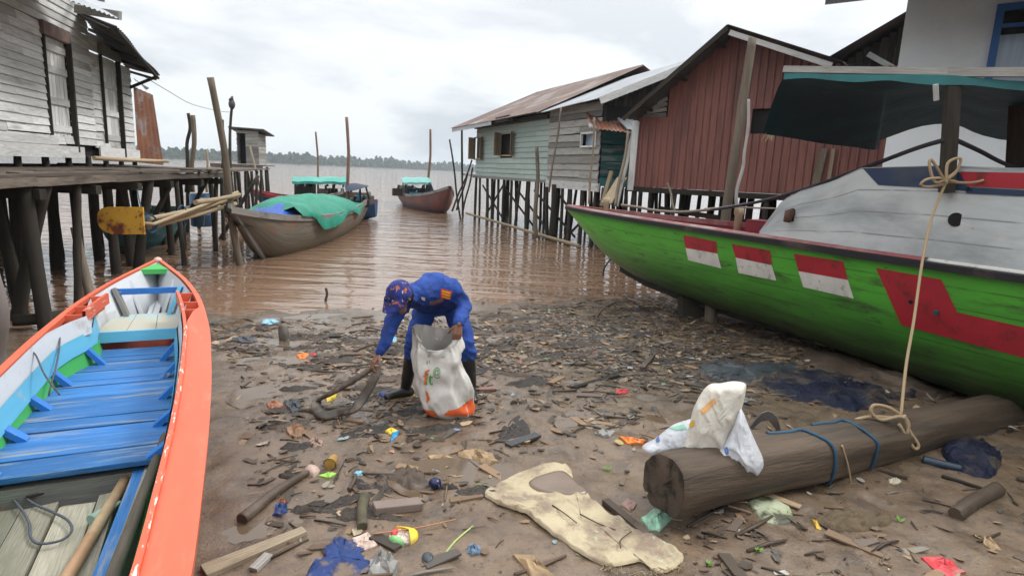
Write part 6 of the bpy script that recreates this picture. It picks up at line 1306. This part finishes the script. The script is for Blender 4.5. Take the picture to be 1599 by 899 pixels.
def scrap(name, label, cat, px, m_, h=.02, wr=.02, fq=9, group=None, **k):
    if name not in SOFT:
        rq = random.Random(len(px) * 7 + int(px[0][0])); mb = MB(); g3 = [ground_px(x, y) for x, y in px]; c = sum(g3, V((0, 0, 0))) / len(g3); out = []
        for i, p in enumerate(g3):
            q = g3[(i + 1) % len(g3)]; out += [p, p.lerp(q, rq.uniform(.35, .65)) + (c - p) * rq.uniform(-.06, .16)]
        sz = sum((p - c).length for p in g3) / len(g3); rows = []
        for kk in (1, .97, .72, .45, .2, .01):
            rows.append([(lambda q: V((q.x, q.y, gz(q.x, q.y) + (-.003 if kk == 1 else .006 + (h * .6 + .10 * sz) * (1 - kk ** 2) * rq.uniform(.5, 1.2) + wr * .5 * rq.uniform(-.6, 1) * (1 if kk > .1 else .3)))))(c + (p - c) * (kk + (rq.uniform(-.06, .06) if kk < .9 else 0))) for p in out])
        mb.grid(rows, close=True, smooth=False, col=.5); return mb.build(name, m_, label=label, cat=cat, group=group)
    mb = MB(); ring_scrap(mb, [ground_px(x, y) for x, y in px], h, wr, fq, seed=len(bpy.data.objects) * .37, **k); return mb.build(name, m_, label=label, cat=cat, group=group)
def blobpx(cx, cy, rx, ry, n=7, j=.25, rot=0, seed=None):
    r = random.Random(seed if seed is not None else int(cx * 31 + cy)); return [(cx + rx * (1 + r.uniform(-j, j)) * math.cos(a + rot), cy + ry * (1 + r.uniform(-j, j)) * math.sin(a + rot)) for a in [2 * math.pi * k / n for k in range(n)]]
MATW = mat('yellowed_woven_sack', (.46, .39, .26), (.34, .275, .175), s=5, rough=.85, c3=(.22, .165, .12), s3=4.2, t3=(.53, .66), bump=.8, bs=22, bd=.012, c4=(.35, .48, .34), s4=3.1, t4=(.66, .70))
mt = scrap('woven_sack_sheet', 'big yellowed woven sack spread flat on the mud in the foreground', 'sack', [(757, 768), (800, 744), (845, 730), (885, 728), (893, 752), (925, 783), (962, 812), (1000, 822), (1035, 850), (1066, 872), (1058, 886), (1030, 897), (1000, 880), (960, 885), (925, 877), (888, 852), (850, 830), (825, 808), (795, 795), (770, 785)], MATW, .004, .034, 4.5, ragged=.016, lift=.010, gfun=gflat, ks=(1, .985, .95, .88, .8, .7, .6, .5, .4, .3, .2, .1, .01), n=5)
scrap('mud_puddle_stain', 'patch of wet brown mud lying in the hollow of the yellowed woven sack', 'mud', [(822, 760), (850, 746), (880, 744), (905, 760), (920, 775), (890, 780), (850, 776)], mat('mud_on_sack', (.19, .14, .105), (.14, .10, .075), rough=.3, bump=.3), .006, .004, 8, lift=.022, gfun=gflat)
fr_ = MB(); rr = random.Random(2)
for k in range(150):
    x = rr.uniform(940, 1068); y = 898 - abs(x - 1000) * .22 + rr.uniform(-4, 6); q = ground_px(x, min(y, 899)); fr_.tube([q + V((0, 0, .015)), q + V((rr.uniform(-.03, .03), rr.uniform(-.05, .0), .02))], .0016, n=3)
fr_.build('fringe', BAMBOO, mt)
CLB = mat('blue_cloth', (.015, .045, .18), (.010, .025, .09), s=9, rough=.7, bump=.6, bs=20, c3=(.15, .11, .08), s3=5, t3=(.56, .64)); DTARP = mat('dark_blue_tarp', (.006, .009, .032), (.009, .010, .018), s=3, rough=.5, bump=1, bs=7, bd=.06, c3=(.07, .055, .045), s3=3, t3=(.55, .68), spec=.3)
GTARP = mat('grey_plastic', (.06, .07, .08), (.03, .035, .04), s=4, rough=.3, bump=.8, bs=10, bd=.02)
BRWN = mat('wet_bark', (.085, .06, .042), (.05, .035, .025), s=6, rough=.55, bump=.7, bs=18, bd=.01, c3=(.16, .12, .09), t3=(.55, .7)); TAN = mat('tan_husk', (.36, .25, .14), (.24, .16, .09), s=9, rough=.7, bump=.6, bs=25, c3=(.12, .08, .05), t3=(.52, .66))
CLR = mat('cloudy_plastic', (.42, .42, .40), (.28, .27, .25), s=8, rough=.25, bump=.6, bs=22, trans=.3)
def C_(name, c, **k): return mat(name, c, tuple(q * .7 for q in c), s=14, rough=.45, bump=.5, bs=30, c3=(.16, .12, .09), s3=11, t3=(.60, .72), **k)
ORS, YES, RDS, GRS, LBS, NVS, WHS, PKS = C_('orange_scrap', (.75, .20, .03)), C_('yellow_scrap', (.75, .55, .04)), C_('red_scrap', (.55, .04, .05)), C_('green_scrap', (.22, .50, .20)), C_('light_blue_scrap', (.25, .50, .65)), C_('navy_scrap', (.02, .04, .16)), C_('white_scrap', (.62, .60, .56)), C_('pink_scrap', (.6, .16, .2))
scrap('blue_tarp', 'dark blue tarp lying crumpled under the green boat', 'tarp', [(1180, 598), (1240, 575), (1330, 570), (1400, 592), (1440, 612), (1390, 630), (1340, 641), (1270, 630), (1195, 612)], DTARP, .02, .075, 3.6, n=8, ragged=.08, ks=(1, .96, .88, .78, .66, .54, .42, .3, .18, .08, .01))
scrap('grey_plastic_sheet', 'crumpled grey plastic sheet left of the dark blue tarp', 'plastic sheet', [(1090, 575), (1120, 562), (1170, 570), (1235, 565), (1250, 578), (1190, 592), (1130, 596), (1100, 590)], GTARP, .02, .05, 5, n=8, ragged=.06, ks=(1, .95, .85, .72, .58, .42, .25, .1, .01))
scrap('blue_plastic_heap', 'blue and black plastic heap in the shade at the right end of the log', 'plastic heap', [(1470, 700), (1500, 682), (1540, 690), (1565, 715), (1550, 745), (1510, 740), (1480, 722)], DTARP, .06, .07, 6, n=7)
scrap('cloth_scrap', 'torn blue cloth half buried at the bottom of the frame', 'cloth', [(478, 893), (505, 870), (528, 838), (545, 850), (568, 862), (575, 885), (550, 905), (500, 912)], CLB, .004, .03, 8, n=8, gfun=gflat, ragged=.05)
scrap('crumpled_bag', 'brown stained clear bag bunched at the bottom beside the torn blue cloth', 'bag', [(570, 905), (578, 880), (592, 862), (610, 864), (622, 885), (618, 910)], CLR, .06, .06, 12)
scrap('candy_wrapper', 'white and pink wrapper nearer the torn blue cloth, pierced by a thin skewer', 'wrapper', [(549, 842), (574, 832), (591, 850), (570, 861), (555, 858)], C_('pale_wrapper', (.62, .48, .40)), .012, .02, 22)
o_ = scrap('snack_wrapper', 'bright yellow, red and green snack wrapper beside the thin skewer', 'wrapper', [(607, 840), (620, 825), (648, 830), (650, 840), (640, 850), (620, 850)], C_('snack_wrapper_print', (.60, .50, .42)), .014, .02, 22)
for nm, q, m_ in (('yellow_edge', [(620, 824), (650, 831), (652, 842), (640, 851), (646, 835), (622, 828)], YES), ('green_edge', [(606, 842), (620, 843), (632, 851), (612, 850)], GRS), ('red_edge', [(610, 836), (620, 828), (622, 838), (612, 842)], RDS)):
    mb = MB(); ring_scrap(mb, [ground_px(x, y) for x, y in q], .024, .004, lift=.012); mb.build(nm, m_, o_)
def gst(name, label, a, b, r, m_, cat='stick', h=None, **k):
    A, B = ground_px(*a), ground_px(*b); r0 = r if not hasattr(r, '__len__') else r[0]; rr_ = r if hasattr(r, '__len__') else [r, r * .8]; h = r0 * .6 if h is None else h
    mid = A.lerp(B, .5); sd_ = (B - A).cross(V((0, 0, 1))).normalized() * ((B - A).length * random.uniform(-.05, .05)); mb = MB()
    mb.tube(crom([A + V((0, 0, h)), mid + sd_ + V((0, 0, gz(mid.x, mid.y) - mid.z + h)), B + V((0, 0, h))], 6), rr_, n=9, noise_amp=k.pop('na', .25)); return mb.build(name, m_, label=label, cat=cat, **k)
gst('skewer', 'thin orange-brown skewer lying across the two wrappers', (583, 841), (711, 818), .004, mat('skewer_wood', (.42, .19, .09)), na=0, h=.03)
gst('cut_reed', 'straight pale green reed lying in the foreground mud', (689, 873), (738, 822), .006, mat('green_stem', (.36, .46, .16), rough=.5), na=0)
gst('driftwood_branch', 'dark tapering driftwood branch left of the blue-black bag', (378, 817), (480, 742), (.035, .03, .018), BRWN, 'branch')
gst('mossy_stump', 'short mossy stump lying on the mud left of the brick-shaped block', (566, 828), (570, 780), (.03, .034), mat('mossy_bark', (.10, .095, .05), (.06, .05, .035), s=12, rough=.8, bump=.9, bs=30, bd=.012), 'stump')
def gplank(name, label, a, b, w_, t_, m_, cat='plank', side=None, z=None, w2=None, **k):
    A, B = ground_px(*a), ground_px(*b); A.z += t_ / 2 + (z or 0); B.z += t_ / 2 + (z or 0); mb = MB(); d = (B - A).normalized(); mb.bar(A, B, w_, t_, side=d.cross(V((0, 0, 1))), w2=w2); o = mb.build(name, m_, label=label, cat=cat, **k)
    bv = o.modifiers.new('b', 'BEVEL'); bv.width = min(t_, w_) * .12; bv.segments = 2; return o
gplank('split_plank', 'pale split plank at the bottom left beside the canoe', (318, 897), (476, 832), .10, .028, mat('split_plank_wood', (.40, .33, .23), (.28, .22, .15), s=3, stretch=(.6, 8, 8), co='uv', rough=.8, bump=.7, bs=6, grain=3, c3=(.14, .11, .08), t3=(.55, .68)), w2=.06)
gplank('plank_splinter', 'small broken plank piece leaning against the pale split plank', (395, 892), (420, 868), .05, .02, W_GREY)
gplank('flat_block', 'brick-shaped brown stone block in the middle foreground', (583, 800), (657, 792), .085, .05, mat('worn_block', (.20, .155, .13), (.14, .105, .09), s=6, rough=.7, bump=.5, bs=14, bd=.01), 'block')
gplank('dark_board', 'dark board lying beside the right edge of the woven sack', (945, 785), (1010, 838), .05, .03, BRWN); gplank('dark_plank', 'slate dark plank piece lying on the mud above the woven sack', (793, 697), (840, 680), .07, .02, mat('slate_wood', (.05, .05, .052), rough=.5, bump=.4))
gplank('broken_plank', 'long broken brown plank between the worker and the green boat', (895, 608), (965, 588), .05, .03, W_POST); gplank('broken_plank', 'short upright wooden stake beside the broken plank', (1003, 578), (1018, 560), .05, .04, BRWN)
gplank('tile_piece', 'flat brown tile piece right of the white woven sack', (748, 609), (775, 608), .07, .02, mat('tile_brown', (.22, .12, .09), rough=.6))
gst('mossy_chunk', 'dark mossy log chunk on the mud at the right edge', (1490, 808), (1556, 768), (.04, .045), BRWN, 'log'); gst('dark_branch', 'long dark branch left of the mossy log chunk', (1470, 745), (1535, 765), .014, W_DARK)
gst('blue_pipe', 'blue-black pipe lying behind the right end of the log', (1440, 722), (1520, 740), .035, mat('blue_black_pipe', (.015, .03, .05), rough=.3), 'pipe', na=.05)
gst('rooted_stick', 'black forked stick lying on the mud above the brick-shaped block', (498, 775), (553, 758), .008, BRWN); gst('rooted_stick', 'dark twig standing up from the black forked stick', (545, 768), (556, 745), .012, BRWN, h=.02)
for k, (a_, b_, l_) in enumerate((((930, 498), (968, 470), 'long dark driftwood stick slanting at the waterline below the green bow'), ((970, 462), (1003, 478), 'dark driftwood stick crossing the slanting one at the waterline'), ((905, 497), (985, 503), 'nearly level driftwood stick just below the two crossed ones'), ((858, 612), (900, 610), 'short dark stick left of the long broken brown plank'), ((545, 520), (590, 518), 'thin dark stick ending in a knob beside the mud stump'))):
    gst('driftwood_stick', l_, a_, b_, .014, BRWN, group='dark driftwood sticks on the shore')
st_ = MB(); q = ground_px(445, 532); st_.tube(crom([q + V((0, 0, -.03)), q + V((-.01, 0, .09)), q + V((-.03, .02, .17)), q + V((-.035, .03, .195))], 4), [.055, .06, .05, .02], n=12, noise_amp=.25); st_.build('mud_stump', mat('grey_mud_stump', (.14, .125, .105), (.08, .07, .055), s=9, rough=.6, bump=.8, bs=20), label='rounded grey stump sticking up from the shore mud', cat='stump')
pole('water_stake', P(509, 450, 9.4), U(510, 476, -.05), .018, 'short dark stake poking out of the shallow water', W_DARK, cat='stake')
# cups, balls, bottles
mb = MB(); q = ground_px(517, 730); mb.tube([q + V((0, .06, .035)), q + V((.0, -.02, .038)), q + V((.0, -.03, .038))], [.032, .040, .043], n=18, caps=False); mb.tube([q + V((0, .05, .035)), q + V((.0, -.028, .038))], [.028, .037], n=18); mb.build('rusty_tin', mat('rusty_yellow_tin', (.40, .26, .07), (.22, .11, .04), s=12, rough=.5, bump=.3), label='yellow rusty tin lying with its open mouth to the viewer', cat='tin')
scrap('foam_lump', 'pinkish white foam lump left of the rusty tin', 'foam', blobpx(487, 736, 12, 9, 6, .15), C_('foam_pink', (.50, .36, .30)), .035, .012)
scrap('green_scrap', 'lime green plastic scrap below the rusty tin', 'scrap', [(497, 743), (512, 738), (527, 739), (515, 747)], C_('lime_scrap', (.28, .55, .08)), .006, .008); scrap('blue_wrapper', 'pale blue wrapper right of the lime green scrap', 'wrapper', blobpx(558, 740, 9, 4), LBS, .01, .01)
mb = MB(); q = ground_px(679, 762); mb.ball(q + V((0, 0, .035)), .038, sub=3, sc=(1.05, 1, .9)); mb.tube([q + V((.02, -.01, .05)), q + V((.035, -.05, .02))], .006, n=6); mb.build('navy_ball', mat('navy_rubber_ball', (.01, .015, .06), rough=.2, bump=0), label='shiny navy blue rubber ball on the mud', cat='ball')
scrap('blue_black_bag', 'small shiny blue-black bag with an orange spot beside the driftwood branch', 'bag', [(425, 805), (430, 790), (445, 785), (450, 798), (440, 808)], C_('blue_black_bag', (.03, .06, .18)), .03, .03, 18); scrap('orange_spot', 'rust orange lid on top of the blue-black bag', 'lid', blobpx(441, 787, 7, 3), C_('rust_orange', (.45, .16, .05)), .05, .008)
scrap('dark_plastic_bag', 'black glossy plastic bag crumpled on the mud left of the tyre rubber loop', 'bag', blobpx(457, 634, 18, 11, 8), GTARP, .04, .03, 12)
scrap('yellow_scrap', 'yellow plastic scrap under the tyre rubber loop', 'scrap', [(507, 622), (520, 614), (530, 612), (524, 622), (510, 628)], YES, .015, .02)
scrap('bird_wrapper', 'yellow and blue crumpled wrapper below the tyre rubber loop', 'wrapper', [(600, 674), (613, 668), (622, 674), (610, 680)], YES, .012, .015); scrap('bright_blue_scrap', 'bright blue folded scrap touching the yellow and blue wrapper', 'scrap', [(612, 676), (624, 672), (620, 682), (610, 690)], C_('cyan_scrap', (.02, .32, .65)), .012, .01)
scrap('orange_peel', 'bright orange peel on the mud left of the worker', 'peel', [(462, 556), (472, 550), (484, 553), (478, 560), (466, 562)], ORS, .02, .01); scrap('red_wrapper', 'small red wrapper touching the bright orange peel', 'wrapper', blobpx(489, 554, 5, 4), RDS, .01, .01)
scrap('light_blue_cloth', 'light blue plastic rag near the waterline left of the stump', 'rag', blobpx(422, 503, 14, 5), LBS, .01, .02); scrap('teal_scrap', 'pale teal scrap below the worker beside his sleeve', 'scrap', blobpx(616, 531, 6, 5), LBS, .02, .02)
scrap('black_rag', 'black rag lying flat on the wet mud near the canoe rail', 'rag', blobpx(382, 531, 24, 6), GTARP, .02, .03)
scrap('rubber_sandal', 'dark blue sandal beside the worker\'s left boot', 'sandal', blobpx(600, 617, 9, 5, 8, .1), C_('sandal_blue', (.02, .04, .15)), .03, .005); scrap('rust_tube', 'orange-brown rusted tube piece left of the black glossy bag', 'tube', blobpx(428, 633, 14, 5), C_('rust_tube', (.30, .12, .06)), .03, .01)
scrap('palm_husk', 'split tan palm husk on the mud left of the woven sack', 'husk', [(714, 708), (735, 704), (775, 712), (780, 722), (765, 730), (735, 722), (716, 716)], TAN, .03, .05, 10, n=6); scrap('husk_strip', 'long brown husk strip just left of the split palm husk', 'husk', [(668, 714), (690, 712), (712, 718), (700, 722), (675, 720)], TAN, .02, .03)
scrap('husk_mat', 'mat of brown coconut fibre left of the navy ball', 'fibre', blobpx(640, 750, 32, 16, 9), BRWN, .02, .05, 22); scrap('brown_leaf', 'large curled brown leaf at the upper left of the rusty tin', 'leaf', blobpx(462, 672, 16, 12, 7), C_('curled_leaf', (.30, .17, .10)), .03, .04, 18)
scrap('pink_leaf', 'pinkish dead leaf right of the large curled brown leaf', 'leaf', blobpx(493, 692, 13, 7), C_('pinkish_leaf', (.34, .22, .17)), .015, .03)
scrap('sachet', 'small brown printed sachet between the dark board and the log', 'sachet', [(968, 790), (980, 779), (995, 787), (984, 800)], C_('brown_sachet', (.32, .20, .16)), .012, .01); scrap('green_white_wrapper', 'green and white wrapper under the near end of the log', 'wrapper', [(1000, 812), (1020, 797), (1045, 795), (1050, 810), (1030, 830), (1012, 828)], C_('green_white', (.30, .52, .38)), .02, .03, 14)
scrap('mossy_board', 'pale green stained board piece on the mud in front of the log', 'board', [(1167, 783), (1217, 775), (1240, 812), (1200, 816), (1180, 800)], mat('mossy_white_board', (.42, .44, .34), (.20, .24, .10), s=7, rough=.6, c3=(.05, .05, .03), s3=5, t3=(.52, .6)), .012, .008); scrap('orange_plastic', 'twisted orange plastic strip left of the cream bag', 'plastic strip', [(966, 682), (985, 684), (1008, 690), (1004, 696), (980, 694)], ORS, .025, .03, 20); scrap('clear_plastic', 'torn clear plastic left of the orange plastic strip', 'plastic', blobpx(943, 676, 14, 8), CLR, .02, .03, 18)
scrap('red_scrap', 'small red plastic scrap above the orange plastic strip', 'scrap', blobpx(971, 612, 11, 5), RDS, .01, .015); scrap('red_plastic', 'large red plastic piece at the bottom right corner', 'plastic', [(1437, 872), (1470, 870), (1485, 876), (1508, 896), (1490, 902), (1460, 892)], RDS, .008, .02); scrap('yellow_leaf', 'narrow yellow leaf right of the pale green stained board', 'leaf', [(1267, 810), (1275, 814), (1283, 828), (1274, 826)], C_('yellow_leaf', (.60, .38, .04)), .008, .008)
scrap('grey_stone', 'dark grey flat stone between the reed and the bottom wrapper', 'stone', blobpx(668, 872, 10, 9, 8, .08), GTARP, .02, .004); scrap('blue_grey_scrap', 'blue-grey shiny scrap right of the green reed', 'scrap', blobpx(740, 860, 14, 8), C_('blue_grey', (.14, .20, .28)), .02, .03, 20)
scrap('fish_scrap', 'cream shell fragment under the middle of the log', 'shell', blobpx(1397, 752, 11, 5), C_('cream_shell', (.5, .45, .32)), .02, .01); scrap('tan_wrapper', 'tan wrapper below the mossy log chunk', 'wrapper', [(1530, 835), (1545, 840), (1565, 860), (1550, 862), (1535, 850)], TAN, .015, .02)
scrap('bark_slab', 'broad slab of dark rotten bark on the mud directly beneath the green hull', 'bark', [(1250, 545), (1300, 552), (1400, 585), (1475, 612), (1430, 622), (1340, 600), (1270, 575)], BRWN, .05, .07, 5, n=5)
scrap('brown_sheet', 'brown sodden paper lying at the bottom left of the woven sack', 'paper', [(800, 868), (830, 868), (850, 890), (870, 905), (830, 905)], TAN, .02, .04, 14); scrap('grass_tuft_mat', 'mat of dead brown grass in front of the log', 'grass mat', blobpx(1330, 815, 60, 18, 10), mat('dead_grass_mat', (.13, .09, .05), (.08, .06, .035), s=20, rough=.9, bump=1, bs=60), .02, .05, 25)
rr = random.Random(12)
for k, (x0_, y0_, x1_, y1_, l_) in enumerate(((862, 798, 900, 828, 'thin twig lying near the left edge of the yellowed woven sack'), (905, 812, 960, 838, 'thin curved twig lying across the middle of the yellowed woven sack'), (968, 868, 985, 840, 'short twig near the frayed end of the yellowed woven sack'))):
    A_, B_ = ground_px(x0_, y0_), ground_px(x1_, y1_); mb = MB(); m_ = A_.lerp(B_, .5) + V((rr.uniform(-.03, .03), rr.uniform(-.03, .03), 0)); mb.tube(crom([V((q.x, q.y, gflat(q.x, q.y) + .030)) for q in (A_, m_, B_)], 5), [.0045, .003], n=6, noise_amp=.2); mb.build('thin_twig', BRWN, label=l_, cat='twig', group='twigs on the woven sack')
# small green sprouts
rr = random.Random(4)
for k, (x, y, l_) in enumerate(((1105, 882, 'green sprout at the bottom right of the woven sack'), (755, 760, 'green sprout at the left corner of the woven sack'), (1183, 862, 'green sprout below the pale green stained board'), (1405, 815, 'pale green sprout on the dead grass right of the log'), (950, 735, 'green sprout left of the log end'))):
    q = ground_px(x, y); mb = MB()
    for j in range(9):
        a = rr.uniform(0, 6.28); d = V((math.cos(a), math.sin(a), rr.uniform(.3, 1.2))).normalized(); l = rr.uniform(.02, .05); s_ = d.cross(V((0, 0, 1))).normalized() * l * .22; b_ = q + V((0, 0, .004))
        mb.quad(b_, b_ + d * l * .5 + s_, b_ + d * l, b_ + d * l * .5 - s_)
    mb.build('green_sprout', mat('sprout_green', (.13, .26, .04), rough=.5, bump=0) if k == 0 else bpy.data.materials['sprout_green'], label=l_, cat='plant', group='green sprouts on the mud')
# ================================================================ litter that nobody could count
def clumps():
    ro = random.Random(77); mb = MB(); n = 0
    while n < 300:
        y = 2.6 + 7.8 * ro.random(); x = ro.uniform(-4, 4.6)
        if x < -.9 - .52 * (y - 1.9) + .25 and y < 6.5: continue
        if ro.random() > dens(x, y) * .8: continue
        n += 1; r = ro.uniform(.05, .22); a = ro.gauss(.15, .4); c_, s_ = math.cos(a), math.sin(a); out = []
        for k in range(9):
            t = 2 * math.pi * k / 9; u, v = math.cos(t) * r * ro.uniform(.7, 1.8), math.sin(t) * r * ro.uniform(.25, .7); out.append(V((x + u * c_ - v * s_, y + u * s_ + v * c_, 0)))
        cc = ro.choice(((.035, .027, .02), (.05, .036, .027), (.028, .023, .02), (.075, .052, .037), (.11, .08, .058)))
        ring_scrap(mb, out, ro.uniform(.004, .018), .030, 22, lift=.0, n=3, ks=(1, .86, .7, .52, .34, .18, .02), seed=ro.random() * 50, col=cc)
    o = mb.build('rotting_clumps', mat('rotting_fibre', (.05, .04, .03), (.02, .016, .012), s=40, rough=.5, vc='col', bump=1, bs=70, bd=.012), kind='stuff'); tag(o, 'dark clumps of rotting leaf and fibre in drift lines on the mud', 'litter')

LIT = mat('dead_leaf_litter', (.2, .14, .1), (.07, .05, .035), s=30, rough=.6, vc='col', bump=.4, bs=60, bd=.003)
PLL = mat('plastic_litter', (.5, .5, .5), (.2, .16, .12), s=20, rough=.4, vc='col', bump=.4, bs=50, bd=.003)
def dens(x, y):
    e = float(np.interp(x, EX, EY)) - y
    if e < -.15: return 0
    d = .05 + .25 * max(0, noise.noise(V((x * .8, y * .8, 7))) + .1) * 2
    q_ = e + .5 * noise.noise(V((x * .7, y * .7, 31)))
    for l_, s_ in ((1.0, .16), (2.1, .22), (3.3, .16), (4.5, .2), (5.7, .14)): d += .75 * math.exp(-((q_ - l_) / s_) ** 2) * max(0, .35 + 1.3 * noise.noise(V((x * .6, l_ * 3, 5))))
    d += 1.5 * math.exp(-((x - 1.9) / 1.7) ** 2 - ((y - 7.6) / 1.5) ** 2)         # drift line under the bow
    d += .45 * math.exp(-((e - 1.8) / 1.1) ** 2)
    d += .8 * math.exp(-((x + .3) / 1.6) ** 2 - ((y - 6.9) / .8) ** 2)
    d += .5 * math.exp(-((x + 1.3) / .9) ** 2 - ((y - 4.3) / 1.4) ** 2)
    d *= .25 + 1.5 * max(0, .5 + noise.noise(V((x * 1.9, y * 1.9, 2))))
    if e < .5: d *= .35
    if x < .2 and e < 1.7: d *= .45
    if y < 4.2: d *= .5
    return d
rl = random.Random(21)
def spots(n, k=1.0):
    c = 0
    while c < n:
        y = 2.3 + 8.7 * rl.random() ** 1.25; x = rl.uniform(-4.6, 5.2)
        if x < -.9 - .52 * (y - 1.9) + .15 and y < 6.5: continue
        if rl.random() < dens(x, y) * k: c += 1; yield x, y
def leaf(mb, x, y, s, col, curl=.5, asp=1.6, n=6):
    a0 = rl.uniform(0, 6.28); ca, sa_ = math.cos(a0), math.sin(a0); z0 = gz(x, y); tx, ty = rl.uniform(-.35, .35), rl.uniform(-.35, .35); i = len(mb.v); cu = rl.uniform(-.3, 1) * curl
    mb.v.append(V((x, y, z0 + .004 + s * .10)))
    for k in range(n):
        th = 2 * math.pi * k / n; r = s * rl.uniform(.55, 1.15); u, v = math.cos(th) * r * asp, math.sin(th) * r / asp * 1.2
        mb.v.append(V((x + u * ca - v * sa_, y + u * sa_ + v * ca, z0 + .005 + max(-.004, s * .10 + .55 * (tx * u + ty * v) + cu * abs(v) * .55 + .22 * s * rl.uniform(-.6, .6)))))
    for k in range(n): mb.face([i, i + 1 + k, i + 1 + (k + 1) % n], None, col, 0, False)
BC = [(.17, .11, .065), (.11, .07, .045), (.055, .04, .028), (.032, .024, .018), (.25, .16, .09), (.36, .26, .16), (.13, .10, .08), (.08, .07, .06), (.20, .18, .15)]
BW = [4, 6, 7, 6, 3, 1.6, 3, 3, 1.2]
mb = MB()
for x, y in spots(9000):
    c = rl.choices(BC, BW)[0]; k = rl.uniform(.75, 1.2); s = rl.choice((.007, .010, .014, .02, .03, .04)) * rl.uniform(.7, 1.3) * (1 if y > 4 else .8); leaf(mb, x, y, s, tuple(q * k for q in c), asp=rl.uniform(1, 2.2))
o = mb.build('leaf_litter', LIT, kind='stuff'); tag(o, 'dead leaves and dark scraps strewn over the mud', 'litter')
mb = MB()
for x, y in spots(2300, 1.0):
    c = rl.choices(BC, [3, 6, 8, 8, 2, 1.6, 3, 3, 2])[0]; l = rl.choice((.03, .05, .07, .1, .16, .28)) * rl.uniform(.6, 1.4); a = rl.gauss(.2, .8); r = rl.uniform(.0018, .005) + l * .022 * rl.random()
    dx, dy = math.cos(a) * l / 2, math.sin(a) * l / 2; h = r * .6; b = rl.uniform(-.15, .15) * l
    mb.tube([V((x - dx, y - dy, gz(x - dx, y - dy) + h)), V((x - dy * b, y + dx * b, gz(x, y) + h + rl.uniform(0, .012))), V((x + dx, y + dy, gz(x + dx, y + dy) + h + rl.uniform(0, .01)))], [r, r * 1.1, r * .7], n=5, col=c)
for x, y in spots(1500):
    a = rl.uniform(0, 6.28); l = rl.uniform(.03, .11); p = V((x, y, 0)); pts = []
    for k in range(5): pts.append(V((p.x, p.y, gz(p.x, p.y) + .003 + rl.uniform(0, .008)))); p += V((math.cos(a), math.sin(a), 0)) * l / 4; a += rl.uniform(-.8, .8)
    c = rl.choice(BC); mb.tube(pts, rl.uniform(.0009, .0022), n=3, col=c, caps=False)
o = mb.build('twig_litter', LIT, kind='stuff'); tag(o, 'twigs and splinters of wood strewn over the mud', 'litter')
mb = MB()
for x, y in spots(560, 1.0):       # chips of wood and bark, thicker
    c = rl.choice(BC); l = rl.choice((.05, .08, .12, .18, .32)) * rl.uniform(.7, 1.2); a = rl.gauss(.2, .9); w_ = min(.07, l * rl.uniform(.2, .5)); p = V((x, y, gz(x, y) + .006)); d = V((math.cos(a), math.sin(a), rl.uniform(-.1, .1))) * l / 2
    random.seed(int(x * 1e4)); mb.bar(p - d, p + d, w_, rl.uniform(.006, .016), side=V((-d.y, d.x, rl.uniform(-.01, .01))), col=c, w2=w_ * rl.uniform(.4, 1), jag=.01)
o = mb.build('bark_chips', LIT, kind='stuff'); tag(o, 'chips of bark and broken wood strewn over the mud', 'litter')
PC = [(.60, .58, .54), (.60, .58, .54), (.45, .42, .37), (.45, .42, .37), (.62, .16, .04), (.60, .42, .06), (.45, .05, .06), (.10, .25, .45), (.30, .50, .55), (.16, .36, .14), (.55, .25, .28), (.50, .40, .25), (.50, .40, .25)]
mb = MB()
for x, y in spots(480, 1.0): leaf(mb, x, y, rl.choice((.009, .013, .018, .026, .036)), (lambda t, k: tuple(q * k * .75 + .04 for q in t))(rl.choice(PC), rl.uniform(.5, 1)), curl=.9, asp=rl.uniform(1, 1.9), n=7)
o = mb.build('plastic_litter', PLL, kind='stuff'); tag(o, 'small faded bits of plastic strewn over the mud', 'litter')

clumps()
# end
